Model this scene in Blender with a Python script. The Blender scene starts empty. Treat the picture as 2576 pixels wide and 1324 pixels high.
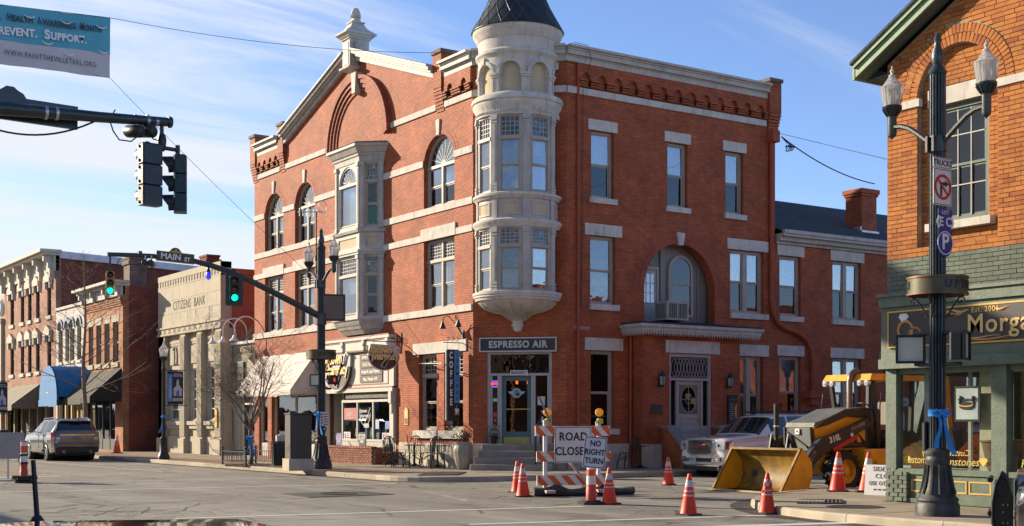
import bpy,bmesh,math,random
from mathutils import Vector,Matrix,geometry
from math import sin,cos,pi,radians as R,sqrt,atan2,tan,hypot
random.seed(7)
S=bpy.context.scene
COL=S.collection
# ------------------------------------------------------------------ camera, sky, sun, exposure
ANG=R(33.9);CA,SA=cos(ANG),sin(ANG)
F,U0,V0=3300.0,1288.0,1064.0 # focal length, principal column and horizon row, in 2576 px of width
CX=-(-.055*CA+40.226*SA);CY=-(.055*SA+40.226*CA);CZ=1.6
cam=bpy.data.objects.new('camera',bpy.data.cameras.new('camera'));COL.objects.link(cam)
cam.location=(CX,CY,CZ);cam.rotation_euler=(R(90),0,-ANG)
cam.data.sensor_width=36;cam.data.lens=F/2576*36;cam.data.shift_y=(V0-662)/2576
cam.data.clip_start=.1;cam.data.clip_end=3000
S.camera=cam
SUN_EL,SUN_AZ=R(20),R(-30) # azimuth clockwise from +Y
S.view_settings.view_transform='Standard';S.view_settings.look='None'
S.view_settings.exposure=1.0;S.view_settings.gamma=1;S.view_settings.use_curve_mapping=False
sun=bpy.data.objects.new('sun',bpy.data.lights.new('sun','SUN'));COL.objects.link(sun)
sun.data.energy=4.5;sun.data.angle=R(.5);sun.data.color=(1,.85,.64)
sdir=Vector((sin(SUN_AZ)*cos(SUN_EL),cos(SUN_AZ)*cos(SUN_EL),sin(SUN_EL)))
sun.rotation_euler=sdir.to_track_quat('Z','Y').to_euler();sun.location=sdir*60
W=bpy.data.worlds.new('World');S.world=W;W.use_nodes=True
nt=W.node_tree;nt.nodes.clear()
def N(tree,typ,**k):
    n=tree.nodes.new(typ)
    for a,b in k.items():setattr(n,a,b)
    return n
def world():
    L=nt.links.new
    out=N(nt,'ShaderNodeOutputWorld');bg=N(nt,'ShaderNodeBackground');L(bg.outputs[0],out.inputs[0])
    bg.inputs[1].default_value=.118
    sky=N(nt,'ShaderNodeTexSky',sky_type='NISHITA');sky.sun_disc=False
    sky.sun_elevation=SUN_EL;sky.sun_rotation=SUN_AZ % (2*pi);sky.air_density=.85;sky.dust_density=.1;sky.ozone_density=3.2;sky.altitude=800
    tc=N(nt,'ShaderNodeTexCoord');sp=N(nt,'ShaderNodeSeparateXYZ');L(tc.outputs['Generated'],sp.inputs[0])
    mz=N(nt,'ShaderNodeMath',operation='MAXIMUM');L(sp.outputs[2],mz.inputs[0]);mz.inputs[1].default_value=.03
    az=N(nt,'ShaderNodeMath',operation='ADD');L(mz.outputs[0],az.inputs[0]);az.inputs[1].default_value=.12
    dx=N(nt,'ShaderNodeMath',operation='DIVIDE');L(sp.outputs[0],dx.inputs[0]);L(az.outputs[0],dx.inputs[1])
    dy=N(nt,'ShaderNodeMath',operation='DIVIDE');L(sp.outputs[1],dy.inputs[0]);L(az.outputs[0],dy.inputs[1])
    cb=N(nt,'ShaderNodeCombineXYZ');L(dx.outputs[0],cb.inputs[0]);L(dy.outputs[0],cb.inputs[1])
    mp=N(nt,'ShaderNodeMapping');L(cb.outputs[0],mp.inputs[0]);mp.inputs['Rotation'].default_value=(0,0,R(28));mp.inputs['Scale'].default_value=(.42,1.7,1)
    n1=N(nt,'ShaderNodeTexNoise');L(mp.outputs[0],n1.inputs[0]);n1.inputs['Scale'].default_value=1.35;n1.inputs['Detail'].default_value=10;n1.inputs['Roughness'].default_value=.6;n1.inputs['Distortion'].default_value=.8
    n2=N(nt,'ShaderNodeTexNoise');L(cb.outputs[0],n2.inputs[0]);n2.inputs['Scale'].default_value=.55;n2.inputs['Detail'].default_value=3
# more cirrus towards the west and the horizon
    mp3=N(nt,'ShaderNodeVectorMath',operation='DOT_PRODUCT');L(tc.outputs['Generated'],mp3.inputs[0]);mp3.inputs[1].default_value=(-.62,.62,-1.0)
    r1=N(nt,'ShaderNodeMapRange');L(mp3.outputs['Value'],r1.inputs[0]);r1.inputs[1].default_value=-.52;r1.inputs[2].default_value=.36;r1.inputs[3].default_value=-.34;r1.inputs[4].default_value=.22
    a1=N(nt,'ShaderNodeMath',operation='ADD');L(n1.outputs[0],a1.inputs[0]);L(r1.outputs[0],a1.inputs[1])
    m2=N(nt,'ShaderNodeMath',operation='MULTIPLY_ADD');L(n2.outputs[0],m2.inputs[0]);m2.inputs[1].default_value=.45;L(a1.outputs[0],m2.inputs[2])
    r2=N(nt,'ShaderNodeMapRange',interpolation_type='SMOOTHSTEP');L(m2.outputs[0],r2.inputs[0]);r2.inputs[1].default_value=.60;r2.inputs[2].default_value=.92;r2.inputs[3].default_value=0;r2.inputs[4].default_value=.92
    mx=N(nt,'ShaderNodeMixRGB');tn=N(nt,'ShaderNodeMixRGB',blend_type='MULTIPLY');tn.inputs[0].default_value=1;L(sky.outputs[0],tn.inputs[1]);tn.inputs[2].default_value=(.95,.885,.94,1);L(r2.outputs[0],mx.inputs[0]);L(tn.outputs[0],mx.inputs[1]);mx.inputs[2].default_value=(3.75,3.9,4.15,1)
    L(mx.outputs[0],bg.inputs[0])
world()
# ------------------------------------------------------------------ picture column/row -> point on a real plane
def ray(u,v):
    a,b=(u-U0)/F,(V0-v)/F
    return Vector((CA*a+SA,-SA*a+CA,b))
def onX(u,v,x):
    r=ray(u,v);t=(x-CX)/r.x;return CY+t*r.y,CZ+t*r.z
def onY(u,v,y):
    r=ray(u,v);t=(y-CY)/r.y;return CX+t*r.x,CZ+t*r.z
def onZ(u,v,z=0.0):
    r=ray(u,v);t=(z-CZ)/r.z;return CX+t*r.x,CY+t*r.y
def sx(u,x=0.0):return-onX(u,V0,x)[0] # s along a west-facing front
def sy(u,y=0.0):return onY(u,V0,y)[0]
# ------------------------------------------------------------------ mesh builder
class MB:
    def __init__(s,M=None):s.v=[];s.f=[];s.sm=False;s.M=M or Matrix()
    def add(s,vs,fs):
        o=len(s.v);M=s.M
        s.v+=[M @ Vector(p) for p in vs];s.f+=[tuple(i+o for i in f) for f in fs];return s
    def box(s,x0,x1,y0,y1,z0,z1):
        return s.add([(x0,y0,z0),(x1,y0,z0),(x1,y1,z0),(x0,y1,z0),(x0,y0,z1),(x1,y0,z1),(x1,y1,z1),(x0,y1,z1)],
                     [(3,2,1,0),(4,5,6,7),(0,1,5,4),(1,2,6,5),(2,3,7,6),(3,0,4,7)])
    def hexa(s,p):return s.add(p,[(3,2,1,0),(4,5,6,7),(0,1,5,4),(1,2,6,5),(2,3,7,6),(3,0,4,7)])
    def bbox(s,x0,x1,y0,y1,z0,z1,b=.02): # box with chamfered vertical edges and top
        p=[(x0+b,y0),(x1-b,y0),(x1,y0+b),(x1,y1-b),(x1-b,y1),(x0+b,y1),(x0,y1-b),(x0,y0+b)]
        cx,cy=(x0+x1)/2,(y0+y1)/2
        q=[(x+(b if x<cx else-b),y+(b if y<cy else-b)) for x,y in p]
        vs=[(x,y,z0) for x,y in p]+[(x,y,z1-b) for x,y in p]+[(x,y,z1) for x,y in q]
        fs=[tuple(reversed(range(8)))]+[(i,(i+1) % 8,8+(i+1) % 8,8+i) for i in range(8)]+[(8+i,8+(i+1) % 8,16+(i+1) % 8,16+i) for i in range(8)]+[tuple(range(16,24))]
        return s.add(vs,fs)
    def prism(s,pts,y0,y1): # polygon in (x,z), pushed along y
        n=len(pts)
        return s.add([(a,y0,b) for a,b in pts]+[(a,y1,b) for a,b in pts],
                     [tuple(range(n)),tuple(range(2*n-1,n-1,-1))]+[(i,i+n,(i+1) % n+n,(i+1) % n) for i in range(n)])
    def slab(s,pts,z0,z1): # polygon in (x,y), pushed along z
        n=len(pts)
        return s.add([(a,b,z0) for a,b in pts]+[(a,b,z1) for a,b in pts],
                     [tuple(range(n-1,-1,-1)),tuple(range(n,2*n))]+[(i,(i+1) % n,(i+1) % n+n,i+n) for i in range(n)])
    def tube(s,pts,r,n=8,caps=True):
        pts=[Vector(p) for p in pts];m=len(pts)
        rs=r if isinstance(r,(list,tuple)) else [r]*m
        vs=[];fs=[];up=None
        for i,p in enumerate(pts):
            t=(pts[min(i+1,m-1)]-pts[max(i-1,0)])
            if t.length<1e-9:t=Vector((0,0,1))
            t.normalize()
            if up is None:up=Vector((0,0,1)) if abs(t.z)<.9 else Vector((1,0,0))
            a=up.cross(t)
            if a.length<1e-6:a=t.orthogonal()
            a.normalize();b=t.cross(a);up=b
            for k in range(n):
                w=2*pi*k/n+pi/n
                vs.append(p+(a*cos(w)+b*sin(w))*rs[i])
        for i in range(m-1):
            for k in range(n):fs.append((i*n+k,i*n+(k+1) % n,(i+1)*n+(k+1) % n,(i+1)*n+k))
        if caps:fs+=[tuple(range(n-1,-1,-1)),tuple(range((m-1)*n,m*n))]
        s.sm=True
        return s.add(vs,fs)
    def bar(s,a,b,w,h,up=(0,0,1)): # rectangular bar from a to b
        a,b=Vector(a),Vector(b);t=(b-a).normalized();up=Vector(up)
        x=t.cross(up)
        if x.length<1e-6:x=t.orthogonal()
        x.normalize();y=x.cross(t);x*=w/2;y*=h/2
        return s.hexa([a-x-y,a+x-y,b+x-y,b-x-y,a-x+y,a+x+y,b+x+y,b-x+y])
    def lathe(s,prof,c=(0,0,0),n=24,a0=0,a1=2*pi,axis='z',cap=True):
        full=abs(a1-a0-2*pi)<1e-6;k=n if full else n+1
        vs=[];fs=[]
        for i in range(k):
            w=a0+(a1-a0)*i/n
            for r,z in prof:
                p=(r*cos(w),r*sin(w),z)
                if axis=='x':p=(p[2],p[0],p[1])
                elif axis=='y':p=(p[0],p[2],p[1])
                vs.append((c[0]+p[0],c[1]+p[1],c[2]+p[2]))
        m=len(prof)
        for i in range(n):
            j=(i+1) % k
            for q in range(m-1):fs.append((i*m+q,j*m+q,j*m+q+1,i*m+q+1))
        if full and cap:
            if prof[0][0]>1e-5:fs.append(tuple(i*m for i in range(k-1,-1,-1)))
            if prof[-1][0]>1e-5:fs.append(tuple(i*m+m-1 for i in range(k)))
        s.sm=True
        return s.add(vs,fs)
    def sphere(s,c,r,n=12,m=8,sz=1.0):
        return s.lathe([(max(r*sin(pi*i/m),1e-6),-r*sz*cos(pi*i/m)) for i in range(m+1)],c,n,cap=False)
    def arcwall(s,a0,a1,r0,r1,z0,z1,n=8,c=(0,0)):
        vs=[];fs=[]
        for i in range(n+1):
            w=a0+(a1-a0)*i/n
            for r,z in ((r1,z0),(r1,z1),(r0,z1),(r0,z0)):vs.append((c[0]+r*cos(w),c[1]+r*sin(w),z))
        for i in range(n):
            for q in range(4):fs.append((i*4+q,i*4+4+q,i*4+4+(q+1) % 4,i*4+(q+1) % 4))
        fs+=[(0,1,2,3),(n*4+3,n*4+2,n*4+1,n*4)]
        return s.add(vs,fs)
    def arch(s,sc,zs,r0,r1,d0,d1,a0=0,a1=pi,n=18): # arched band in the (x,z) plane
        vs=[];fs=[]
        for i in range(n+1):
            w=a0+(a1-a0)*i/n
            for r,d in ((r0,d0),(r1,d0),(r1,d1),(r0,d1)):vs.append((sc+r*cos(w),d,zs+r*sin(w)))
        for i in range(n):
            for q in range(4):fs.append((i*4+q,i*4+4+q,i*4+4+(q+1) % 4,i*4+(q+1) % 4))
        fs+=[(0,1,2,3),(n*4+3,n*4+2,n*4+1,n*4)]
        return s.add(vs,fs)
    def wall(s,outline,holes,d0,dep,edge=True):
        polys=[outline]+list(holes)
        flat=[p for q in polys for p in q]
        tri=geometry.tessellate_polygon([[Vector((a,b,0)) for a,b in q] for q in polys])
        s.add([(a,d0,b) for a,b in flat],[tuple(t) for t in tri])
        for qi,q in enumerate(polys):
            if qi==0 and not edge:continue
            n=len(q)
            s.add([(a,d0,b) for a,b in q]+[(a,d0+dep,b) for a,b in q],[(i,(i+1) % n,(i+1) % n+n,i+n) for i in range(n)])
        return s
    def mesh(s,name,mat,off=Vector(),recalc=True):
        me=bpy.data.meshes.new(name)
        me.from_pydata([tuple(p-off) for p in s.v],[],s.f)
        if recalc and len(s.f)<60000:
            bm=bmesh.new();bm.from_mesh(me);bmesh.ops.recalc_face_normals(bm,faces=bm.faces);bm.to_mesh(me);bm.free()
        if mat:me.materials.append(mat)
        if s.sm:
            me.polygons.foreach_set('use_smooth',[True]*len(me.polygons));me.set_sharp_from_angle(angle=R(38))
        me.update();return me
def rootof(o):
    while o.parent:o=o.parent
    return o
def part(mb,name,mat,parent,kind=None,label=None):
    off=rootof(parent).location if parent else Vector()
    o=bpy.data.objects.new(name,mb.mesh(name,mat,off));COL.objects.link(o)
    if parent:o.parent=parent
    if kind:o['kind']=kind
    if label:o['label']=label
    return o
def struct(mb,name,mat,parent=None):
    o=part(mb,name,mat,parent)
    if not parent:o['kind']='structure'
    return o
def thing(name,label,cat,loc=(0,0,0),group=None,rz=0):
    o=bpy.data.objects.new(name,None);COL.objects.link(o);o.empty_display_size=.2
    o.location=loc;o.rotation_euler.z=rz;o['label']=label;o['category']=cat
    if group:o['group']=group
    return o
def tag(o,label,cat,group=None):
    o['label']=label;o['category']=cat
    if group:o['group']=group
    return o
def single(mb,name,mat,label,cat,loc=None,group=None): # a thing that is one mesh
    if loc is None:
        lo=Vector([min(p[i] for p in mb.v) for i in range(3)]);hi=Vector([max(p[i] for p in mb.v) for i in range(3)])
        loc=Vector(((lo.x+hi.x)/2,(lo.y+hi.y)/2,lo.z))
    loc=Vector(loc)
    o=bpy.data.objects.new(name,mb.mesh(name,mat,loc));COL.objects.link(o);o.location=loc
    return tag(o,label,cat,group)
def copy_tree(o,parent=None):
    c=o.copy();COL.objects.link(c)
    if parent:c.parent=parent
    for ch in list(o.children):copy_tree(ch,c)
    return c
def again(root,loc,rz,label,group=None):
    c=copy_tree(root);c.location=loc;c.rotation_euler=(0,0,rz);c['label']=label
    if group:c['group']=group
    return c
def inst(me,name,parent,M): # a small piece sharing mesh data; M in world space
    o=bpy.data.objects.new(name,me);COL.objects.link(o);o.parent=parent
    o.matrix_basis=Matrix.Translation(-rootof(parent).location) @ M
    return o
def frame(o,n): # local (s to the right seen from outside, d inwards, z up)
    n=Vector((n[0],n[1],0)).normalized();d=-n
    return Matrix(((d.y,d.x,0,o[0]),(-d.x,d.y,0,o[1]),(0,0,1,o[2] if len(o)>2 else 0),(0,0,0,1)))
RX=Matrix.Rotation(pi/2,4,'X')
def text(body,size,mat,parent,Fm,s,d,z,name='lettering',ex=.003,bold=0.,sp=1.,sc=1.,align='CENTER',rot=0.,shear=0.,lines=1.):
    cu=bpy.data.curves.new('t','FONT');cu.body=body;cu.size=size;cu.extrude=ex;cu.offset=bold
    cu.align_x=align;cu.align_y='CENTER';cu.space_character=sp;cu.resolution_u=3;cu.shear=shear;cu.space_line=lines
    t=bpy.data.objects.new('t',cu);COL.objects.link(t)
    me=bpy.data.meshes.new_from_object(t);bpy.data.objects.remove(t);bpy.data.curves.remove(cu)
    off=rootof(parent).location if parent else Vector()
    me.transform(Matrix.Translation(-off) @ Fm @ Matrix.Translation((s,d,z)) @ RX @ Matrix.Rotation(rot,4,'Z') @ Matrix.Diagonal((sc,1,1,1)))
    me.materials.clear();me.materials.append(mat);me.name=name
    o=bpy.data.objects.new(name,me);COL.objects.link(o)
    if parent:o.parent=parent
    return o
def archpts(s0,s1,z0,zs,n=16,r=None):
    c,r=(s0+s1)/2,(s1-s0)/2
    return [(s0,z0),(s1,z0)]+[(c+r*cos(pi*i/n),zs+r*sin(pi*i/n)) for i in range(n+1)]
def rect(s0,s1,z0,z1):return [(s0,z0),(s1,z0),(s1,z1),(s0,z1)]
# ------------------------------------------------------------------ materials
def mk(name):
    m=bpy.data.materials.new(name);m.use_nodes=True
    t=m.node_tree;return m,t,t.nodes['Principled BSDF'],t.links.new
def mixc(t,fac,a,b,mode='MIX'):
    n=N(t,'ShaderNodeMixRGB',blend_type=mode);L=t.links.new
    for i,x in ((0,fac),(1,a),(2,b)):
        if hasattr(x,'is_output'):L(x,n.inputs[i])
        elif i==0:n.inputs[0].default_value=x
        else:n.inputs[i].default_value=(*x[:3],1)
    return n.outputs[0]
def ramp(t,src,stops):
    n=N(t,'ShaderNodeValToRGB');t.links.new(src,n.inputs[0]);cr=n.color_ramp
    while len(cr.elements)<len(stops):cr.elements.new(.5)
    for e,(p,c) in zip(cr.elements,stops):
        e.position=p;e.color=(c,c,c,1) if not hasattr(c,'__len__') else (*c,1)
    return n.outputs[0]
def noise(t,vec,scale,detail=4,rough=.55,dist=0):
    n=N(t,'ShaderNodeTexNoise');n.inputs['Scale'].default_value=scale;n.inputs['Detail'].default_value=detail
    n.inputs['Roughness'].default_value=rough;n.inputs['Distortion'].default_value=dist
    if vec:t.links.new(vec,n.inputs[0])
    return n.outputs[0]
def bump(t,h,strength,dist,b,normal=None):
    n=N(t,'ShaderNodeBump');n.inputs['Strength'].default_value=strength;n.inputs['Distance'].default_value=dist
    t.links.new(h,n.inputs['Height'])
    if normal:t.links.new(normal,n.inputs['Normal'])
    t.links.new(n.outputs[0],b.inputs['Normal']);return n.outputs[0]
def scale3(c,k):return tuple(min(1,x*k) for x in c)
MATS={}
def M(name,col,rough=.6,metal=0.,var=.18,scale=3.,bmp=.15,bs=45.,coat=0.,spec=.5,emit=None,es=1.,rnd=0.,alpha=1.):
    """general painted / cast / woven surface: mottled colour, uneven gloss, fine relief"""
    if name in MATS:return MATS[name]
    m,t,b,L=mk(name);tc=N(t,'ShaderNodeTexCoord').outputs['Object']
    n1=noise(t,tc,scale,6,.6)
    c=mixc(t,ramp(t,n1,[(.3,0.),(.72,1.)]),scale3(col,1-var),scale3(col,1+var))
    if rnd:
        oi=N(t,'ShaderNodeObjectInfo').outputs['Random']
        c=mixc(t,1.,c,ramp(t,oi,[(0,1-rnd),(1,1+rnd)]),'MULTIPLY')
    L(c,b.inputs['Base Color'])
    mr=N(t,'ShaderNodeMapRange');L(noise(t,tc,scale*4,3),mr.inputs[0]);mr.inputs[3].default_value=max(rough-.1,.02);mr.inputs[4].default_value=min(rough+.1,1)
    L(mr.outputs[0],b.inputs['Roughness']);b.inputs['Metallic'].default_value=metal;b.inputs['Specular IOR Level'].default_value=spec
    b.inputs['Coat Weight'].default_value=coat;b.inputs['Coat Roughness'].default_value=.04
    if bmp:bump(t,noise(t,tc,bs,4),bmp,.01,b)
    if emit:b.inputs['Emission Color'].default_value=(*emit,1);b.inputs['Emission Strength'].default_value=es
    MATS[name]=m;return m
def wallvec(t):
    """(distance along the wall, height) for a vertical surface of any direction"""
    L=t.links.new;g=N(t,'ShaderNodeNewGeometry')
    cr=N(t,'ShaderNodeVectorMath',operation='CROSS_PRODUCT');L(g.outputs['True Normal'],cr.inputs[0]);cr.inputs[1].default_value=(0,0,1)
    nm=N(t,'ShaderNodeVectorMath',operation='NORMALIZE');L(cr.outputs[0],nm.inputs[0])
    dt=N(t,'ShaderNodeVectorMath',operation='DOT_PRODUCT');L(nm.outputs[0],dt.inputs[0]);L(g.outputs['Position'],dt.inputs[1])
    sp=N(t,'ShaderNodeSeparateXYZ');L(g.outputs['Position'],sp.inputs[0])
    cb=N(t,'ShaderNodeCombineXYZ');L(dt.outputs['Value'],cb.inputs[0]);L(sp.outputs[2],cb.inputs[1])
    return cb.outputs[0],g.outputs['Position']
def brickmat(name,c1,c2,mortar,bw=.215,bh=.075,ms=.008,bstr=.6,paint=0.,stain=.46,soldier=False):
    if name in MATS:return MATS[name]
    m,t,b,L=mk(name);vec,pos=wallvec(t)
    br=N(t,'ShaderNodeTexBrick');L(vec,br.inputs[0]);br.inputs['Scale'].default_value=1
    br.inputs['Brick Width'].default_value=bw;br.inputs['Row Height'].default_value=bh;br.inputs['Mortar Size'].default_value=ms
    br.inputs['Mortar Smooth'].default_value=.35;br.inputs['Bias'].default_value=0
    br.inputs['Color1'].default_value=(*c1,1);br.inputs['Color2'].default_value=(*c2,1);br.inputs['Mortar'].default_value=(*mortar,1)
    n1=noise(t,pos,1.1,7,.62);n2=noise(t,pos,7.,5,.6)
    mp=N(t,'ShaderNodeMapping');L(pos,mp.inputs[0]);mp.inputs['Scale'].default_value=(1.6,1.6,.22)
    n3=noise(t,mp.outputs[0],1.6,6,.6)
    c=mixc(t,1.,br.outputs[0],ramp(t,n1,[(.25,1-stain),(.75,1+stain*.55)]),'MULTIPLY')
    c=mixc(t,1.,c,ramp(t,n2,[(.2,.86),(.8,1.12)]),'MULTIPLY')
    c=mixc(t,ramp(t,noise(t,pos,2.7,6,.7),[(.5,0.),(.72,.55)]),c,scale3(c2,.8));c=mixc(t,ramp(t,noise(t,pos,1.9,5,.7,.5),[(.58,0.),(.74,.35)]),c,scale3(c1,1.35))
    c=mixc(t,ramp(t,n3,[(.52,0.),(.78,.55)]),c,scale3(c1,.55))
    L(c,b.inputs['Base Color']);b.inputs['Roughness'].default_value=.72 if paint else .85;b.inputs['Specular IOR Level'].default_value=.3
    inv=N(t,'ShaderNodeMath',operation='MULTIPLY_ADD');L(br.outputs['Fac'],inv.inputs[0]);inv.inputs[1].default_value=-1.;L(n2,inv.inputs[2])
    bump(t,inv.outputs[0],bstr,.012,b)
    MATS[name]=m;return m
def glass(name,tint=(.75,.8,.8),base=.10,wav=.02,rough=.0):
    if name in MATS:return MATS[name]
    m,t,b,L=mk(name);t.nodes.remove(b);out=t.nodes['Material Output']
    tr=N(t,'ShaderNodeBsdfTransparent');tr.inputs[0].default_value=(*tint,1)
    gl=N(t,'ShaderNodeBsdfGlossy');gl.inputs['Roughness'].default_value=rough;gl.inputs[0].default_value=(.95,.97,1,1)
    lw=N(t,'ShaderNodeLayerWeight');lw.inputs[0].default_value=.5 # Schlick reflectance, the same from both sides of the pane
    pw=N(t,'ShaderNodeMath',operation='POWER');L(lw.outputs['Facing'],pw.inputs[0]);pw.inputs[1].default_value=4.2
    ad=N(t,'ShaderNodeMath',operation='MULTIPLY_ADD');L(pw.outputs[0],ad.inputs[0]);ad.inputs[1].default_value=.9;ad.inputs[2].default_value=base+.03;ad.use_clamp=True
    tc=N(t,'ShaderNodeTexCoord').outputs['Object']
    bn=N(t,'ShaderNodeBump');bn.inputs['Strength'].default_value=wav;bn.inputs['Distance'].default_value=.1;L(noise(t,tc,2.2,2),bn.inputs['Height'])
    L(bn.outputs[0],gl.inputs['Normal'])
    mx=N(t,'ShaderNodeMixShader');L(ad.outputs[0],mx.inputs[0]);L(tr.outputs[0],mx.inputs[1]);L(gl.outputs[0],mx.inputs[2]);L(mx.outputs[0],out.inputs[0])
    MATS[name]=m;return m
def stonemat(name,col,var=.2,stain=.35,bmp=.3,rough=.8):
    """weathered stone or old paint: blotches, streaks under ledges, pitting"""
    if name in MATS:return MATS[name]
    m,t,b,L=mk(name);g=N(t,'ShaderNodeNewGeometry').outputs['Position']
    mp=N(t,'ShaderNodeMapping');L(g,mp.inputs[0]);mp.inputs['Scale'].default_value=(3.2,3.2,.6)
    c=mixc(t,ramp(t,noise(t,g,2.3,6,.62),[(.3,0.),(.7,1.)]),scale3(col,1-var),scale3(col,1+var*.7))
    c=mixc(t,ramp(t,noise(t,mp.outputs[0],2.1,6,.65),[(.52,0.),(.78,stain)]),c,(.13,.12,.10))
    c=mixc(t,ramp(t,noise(t,g,30,3),[(.62,0.),(.75,stain*.6)]),c,scale3(col,.5))
    L(c,b.inputs['Base Color']);b.inputs['Roughness'].default_value=rough;b.inputs['Specular IOR Level'].default_value=.3
    bump(t,noise(t,g,38,5,.65),bmp,.01,b)
    MATS[name]=m;return m
RED=brickmat('painted_red_brick',(.47,.128,.048),(.34,.087,.036),(.24,.062,.027),bstr=1.,paint=1)
REDD=stonemat('painted_red_metal',(.34,.085,.042),.12,.2,.1)
TRIM=stonemat('grey_painted_trim',(.45,.425,.385),.18,.6,.25,.6)
STONE=stonemat('white_painted_stone',(.55,.515,.455),.18,.6,.35)
BUFF=stonemat('buff_panel',(.50,.405,.27),.1,.2,.15)
FRAME=stonemat('taupe_window_frame',(.37,.335,.275),.1,.2,.1,.5)
DOORP=stonemat('grey_painted_door',(.40,.375,.35),.08,.2,.1,.5)
GLASS=glass('window_glass',(.80,.85,.86),.16,.018)
GLASSD=glass('screened_glass',(.42,.45,.45),.03,.012,.02)
GLASSW=glass('wavy_old_glass',(.6,.66,.68),.10,.06)
GLASSS=glass('shop_glass',(.88,.92,.91),.04,.008)
BLIND=M('blind_cloth',(.66,.65,.60),.9,var=.08,bmp=.2,bs=25)
CURT=M('lace_curtain',(.34,.36,.37),.9,var=.35,scale=14,bmp=.4,bs=30)
BLACK=M('black_cast_metal',(.012,.018,.017),.42,var=.5,scale=9,bmp=.25,bs=60)
BLK=M('black_paint',(.014,.014,.014),.5,var=.3)
ROOM=M('dark_room',(.06,.05,.042),.95,var=.4,scale=1.2)
SHADE=M('room_clutter',(.22,.16,.11),.9,var=.6,scale=5,rnd=.6)
WHITE=M('white_paint',(.72,.71,.68),.5,var=.06)
TEXTW=M('white_lettering',(.74,.73,.69),.6,var=.04,bmp=0)
TEXTB=M('black_lettering',(.015,.015,.016),.55,var=.1,bmp=0)
GALV=M('galvanised_metal',(.45,.46,.47),.4,.75,var=.15)
GOLD=M('gold_paint',(.62,.36,.075),.45,.25,var=.15,bmp=.05)
ROOFD=stonemat('dark_roofing',(.035,.04,.042),.25,.1,.5)
# ------------------------------------------------------------------ ground, roads, pavements, markings
def asphalt():
    m,t,b,L=mk('asphalt');g=N(t,'ShaderNodeNewGeometry').outputs['Position']
    n1=noise(t,g,.22,6,.62);n2=noise(t,g,1.4,6,.6);n3=noise(t,g,55,3,.7)
    c=mixc(t,ramp(t,n1,[(.3,0.),(.7,1.)]),(.235,.21,.17),(.32,.29,.236))
    c=mixc(t,1.,c,ramp(t,n2,[(.25,.82),(.75,1.12)]),'MULTIPLY')
    c=mixc(t,1.,c,ramp(t,n3,[(.3,.62),(.7,1.35)]),'MULTIPLY')
    mp=N(t,'ShaderNodeMapping');L(g,mp.inputs[0]);mp.inputs['Scale'].default_value=(1,1,0)
    ds=N(t,'ShaderNodeMixRGB');ds.inputs[0].default_value=.16;L(mp.outputs[0],ds.inputs[1])
    nn=N(t,'ShaderNodeTexNoise');L(g,nn.inputs[0]);nn.inputs['Scale'].default_value=1.1;nn.inputs['Detail'].default_value=5;L(nn.outputs['Color'],ds.inputs[2])
    vo=N(t,'ShaderNodeTexVoronoi',feature='DISTANCE_TO_EDGE');L(ds.outputs[0],vo.inputs[0]);vo.inputs['Scale'].default_value=.62
    vo2=N(t,'ShaderNodeTexVoronoi',feature='DISTANCE_TO_EDGE');L(ds.outputs[0],vo2.inputs[0]);vo2.inputs['Scale'].default_value=2.6
    zone=ramp(t,noise(t,g,.17,3),[(.5,0.),(.62,1.)])
    k1=mixc(t,1.,ramp(t,vo.outputs[0],[(.0,1.),(.028,0.)]),ramp(t,noise(t,g,.5,3),[(.42,0.),(.6,1.)]),'MULTIPLY')
    k2=mixc(t,1.,ramp(t,vo2.outputs[0],[(.0,1.),(.06,0.)]),zone,'MULTIPLY')
    k=mixc(t,1.,k1,k2,'ADD')
    c=mixc(t,mixc(t,1.,k,(.8,.8,.8),'MULTIPLY'),c,(.03,.028,.025))
    st=ramp(t,noise(t,g,.8,4,.5,1.),[(.66,0.),(.76,.5)])
    c=mixc(t,st,c,(.07,.063,.055))
    mt=N(t,'ShaderNodeMapping');L(g,mt.inputs[0]);mt.inputs['Scale'].default_value=(.85,.05,1);c=mixc(t,1.,c,ramp(t,noise(t,mt.outputs[0],1.,4,.6),[(.35,.74),(.65,1.12)]),'MULTIPLY')
    c=mixc(t,ramp(t,noise(t,g,5.5,3,.6),[(.66,0.),(.78,.45)]),c,(.09,.08,.068))
    L(c,b.inputs['Base Color']);b.inputs['Roughness'].default_value=.86;b.inputs['Specular IOR Level'].default_value=.3
    h=mixc(t,1.,n3,mixc(t,1.,k,(.6,.6,.6),'MULTIPLY'),'SUBTRACT')
    bump(t,h,.55,.012,b);return m
ASPH=asphalt()
def concrete(name,col,scale=1.):
    m,t,b,L=mk(name);g=N(t,'ShaderNodeNewGeometry').outputs['Position']
    oi=N(t,'ShaderNodeObjectInfo').outputs['Random']
    c=mixc(t,ramp(t,noise(t,g,.9*scale,7,.65),[(.3,0.),(.7,1.)]),scale3(col,.74),scale3(col,1.12))
    c=mixc(t,1.,c,ramp(t,oi,[(0,.88),(1,1.1)]),'MULTIPLY')
    c=mixc(t,ramp(t,noise(t,g,3.1,5,.6,.6),[(.6,0.),(.74,.45)]),c,scale3(col,.38))
    c=mixc(t,1.,c,ramp(t,noise(t,g,70,2),[(.3,.86),(.7,1.12)]),'MULTIPLY')
    L(c,b.inputs['Base Color']);b.inputs['Roughness'].default_value=.88;b.inputs['Specular IOR Level'].default_value=.25
    bump(t,noise(t,g,45,4,.7),.35,.01,b);return m
CONC=concrete('pavement_concrete',(.34,.285,.205));KERB=concrete('kerb_concrete',(.42,.365,.275));JOINT=M('dirty_joint',(.07,.058,.045),.95)
STEPM=concrete('step_concrete',(.27,.245,.205))
PAVER=None
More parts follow.
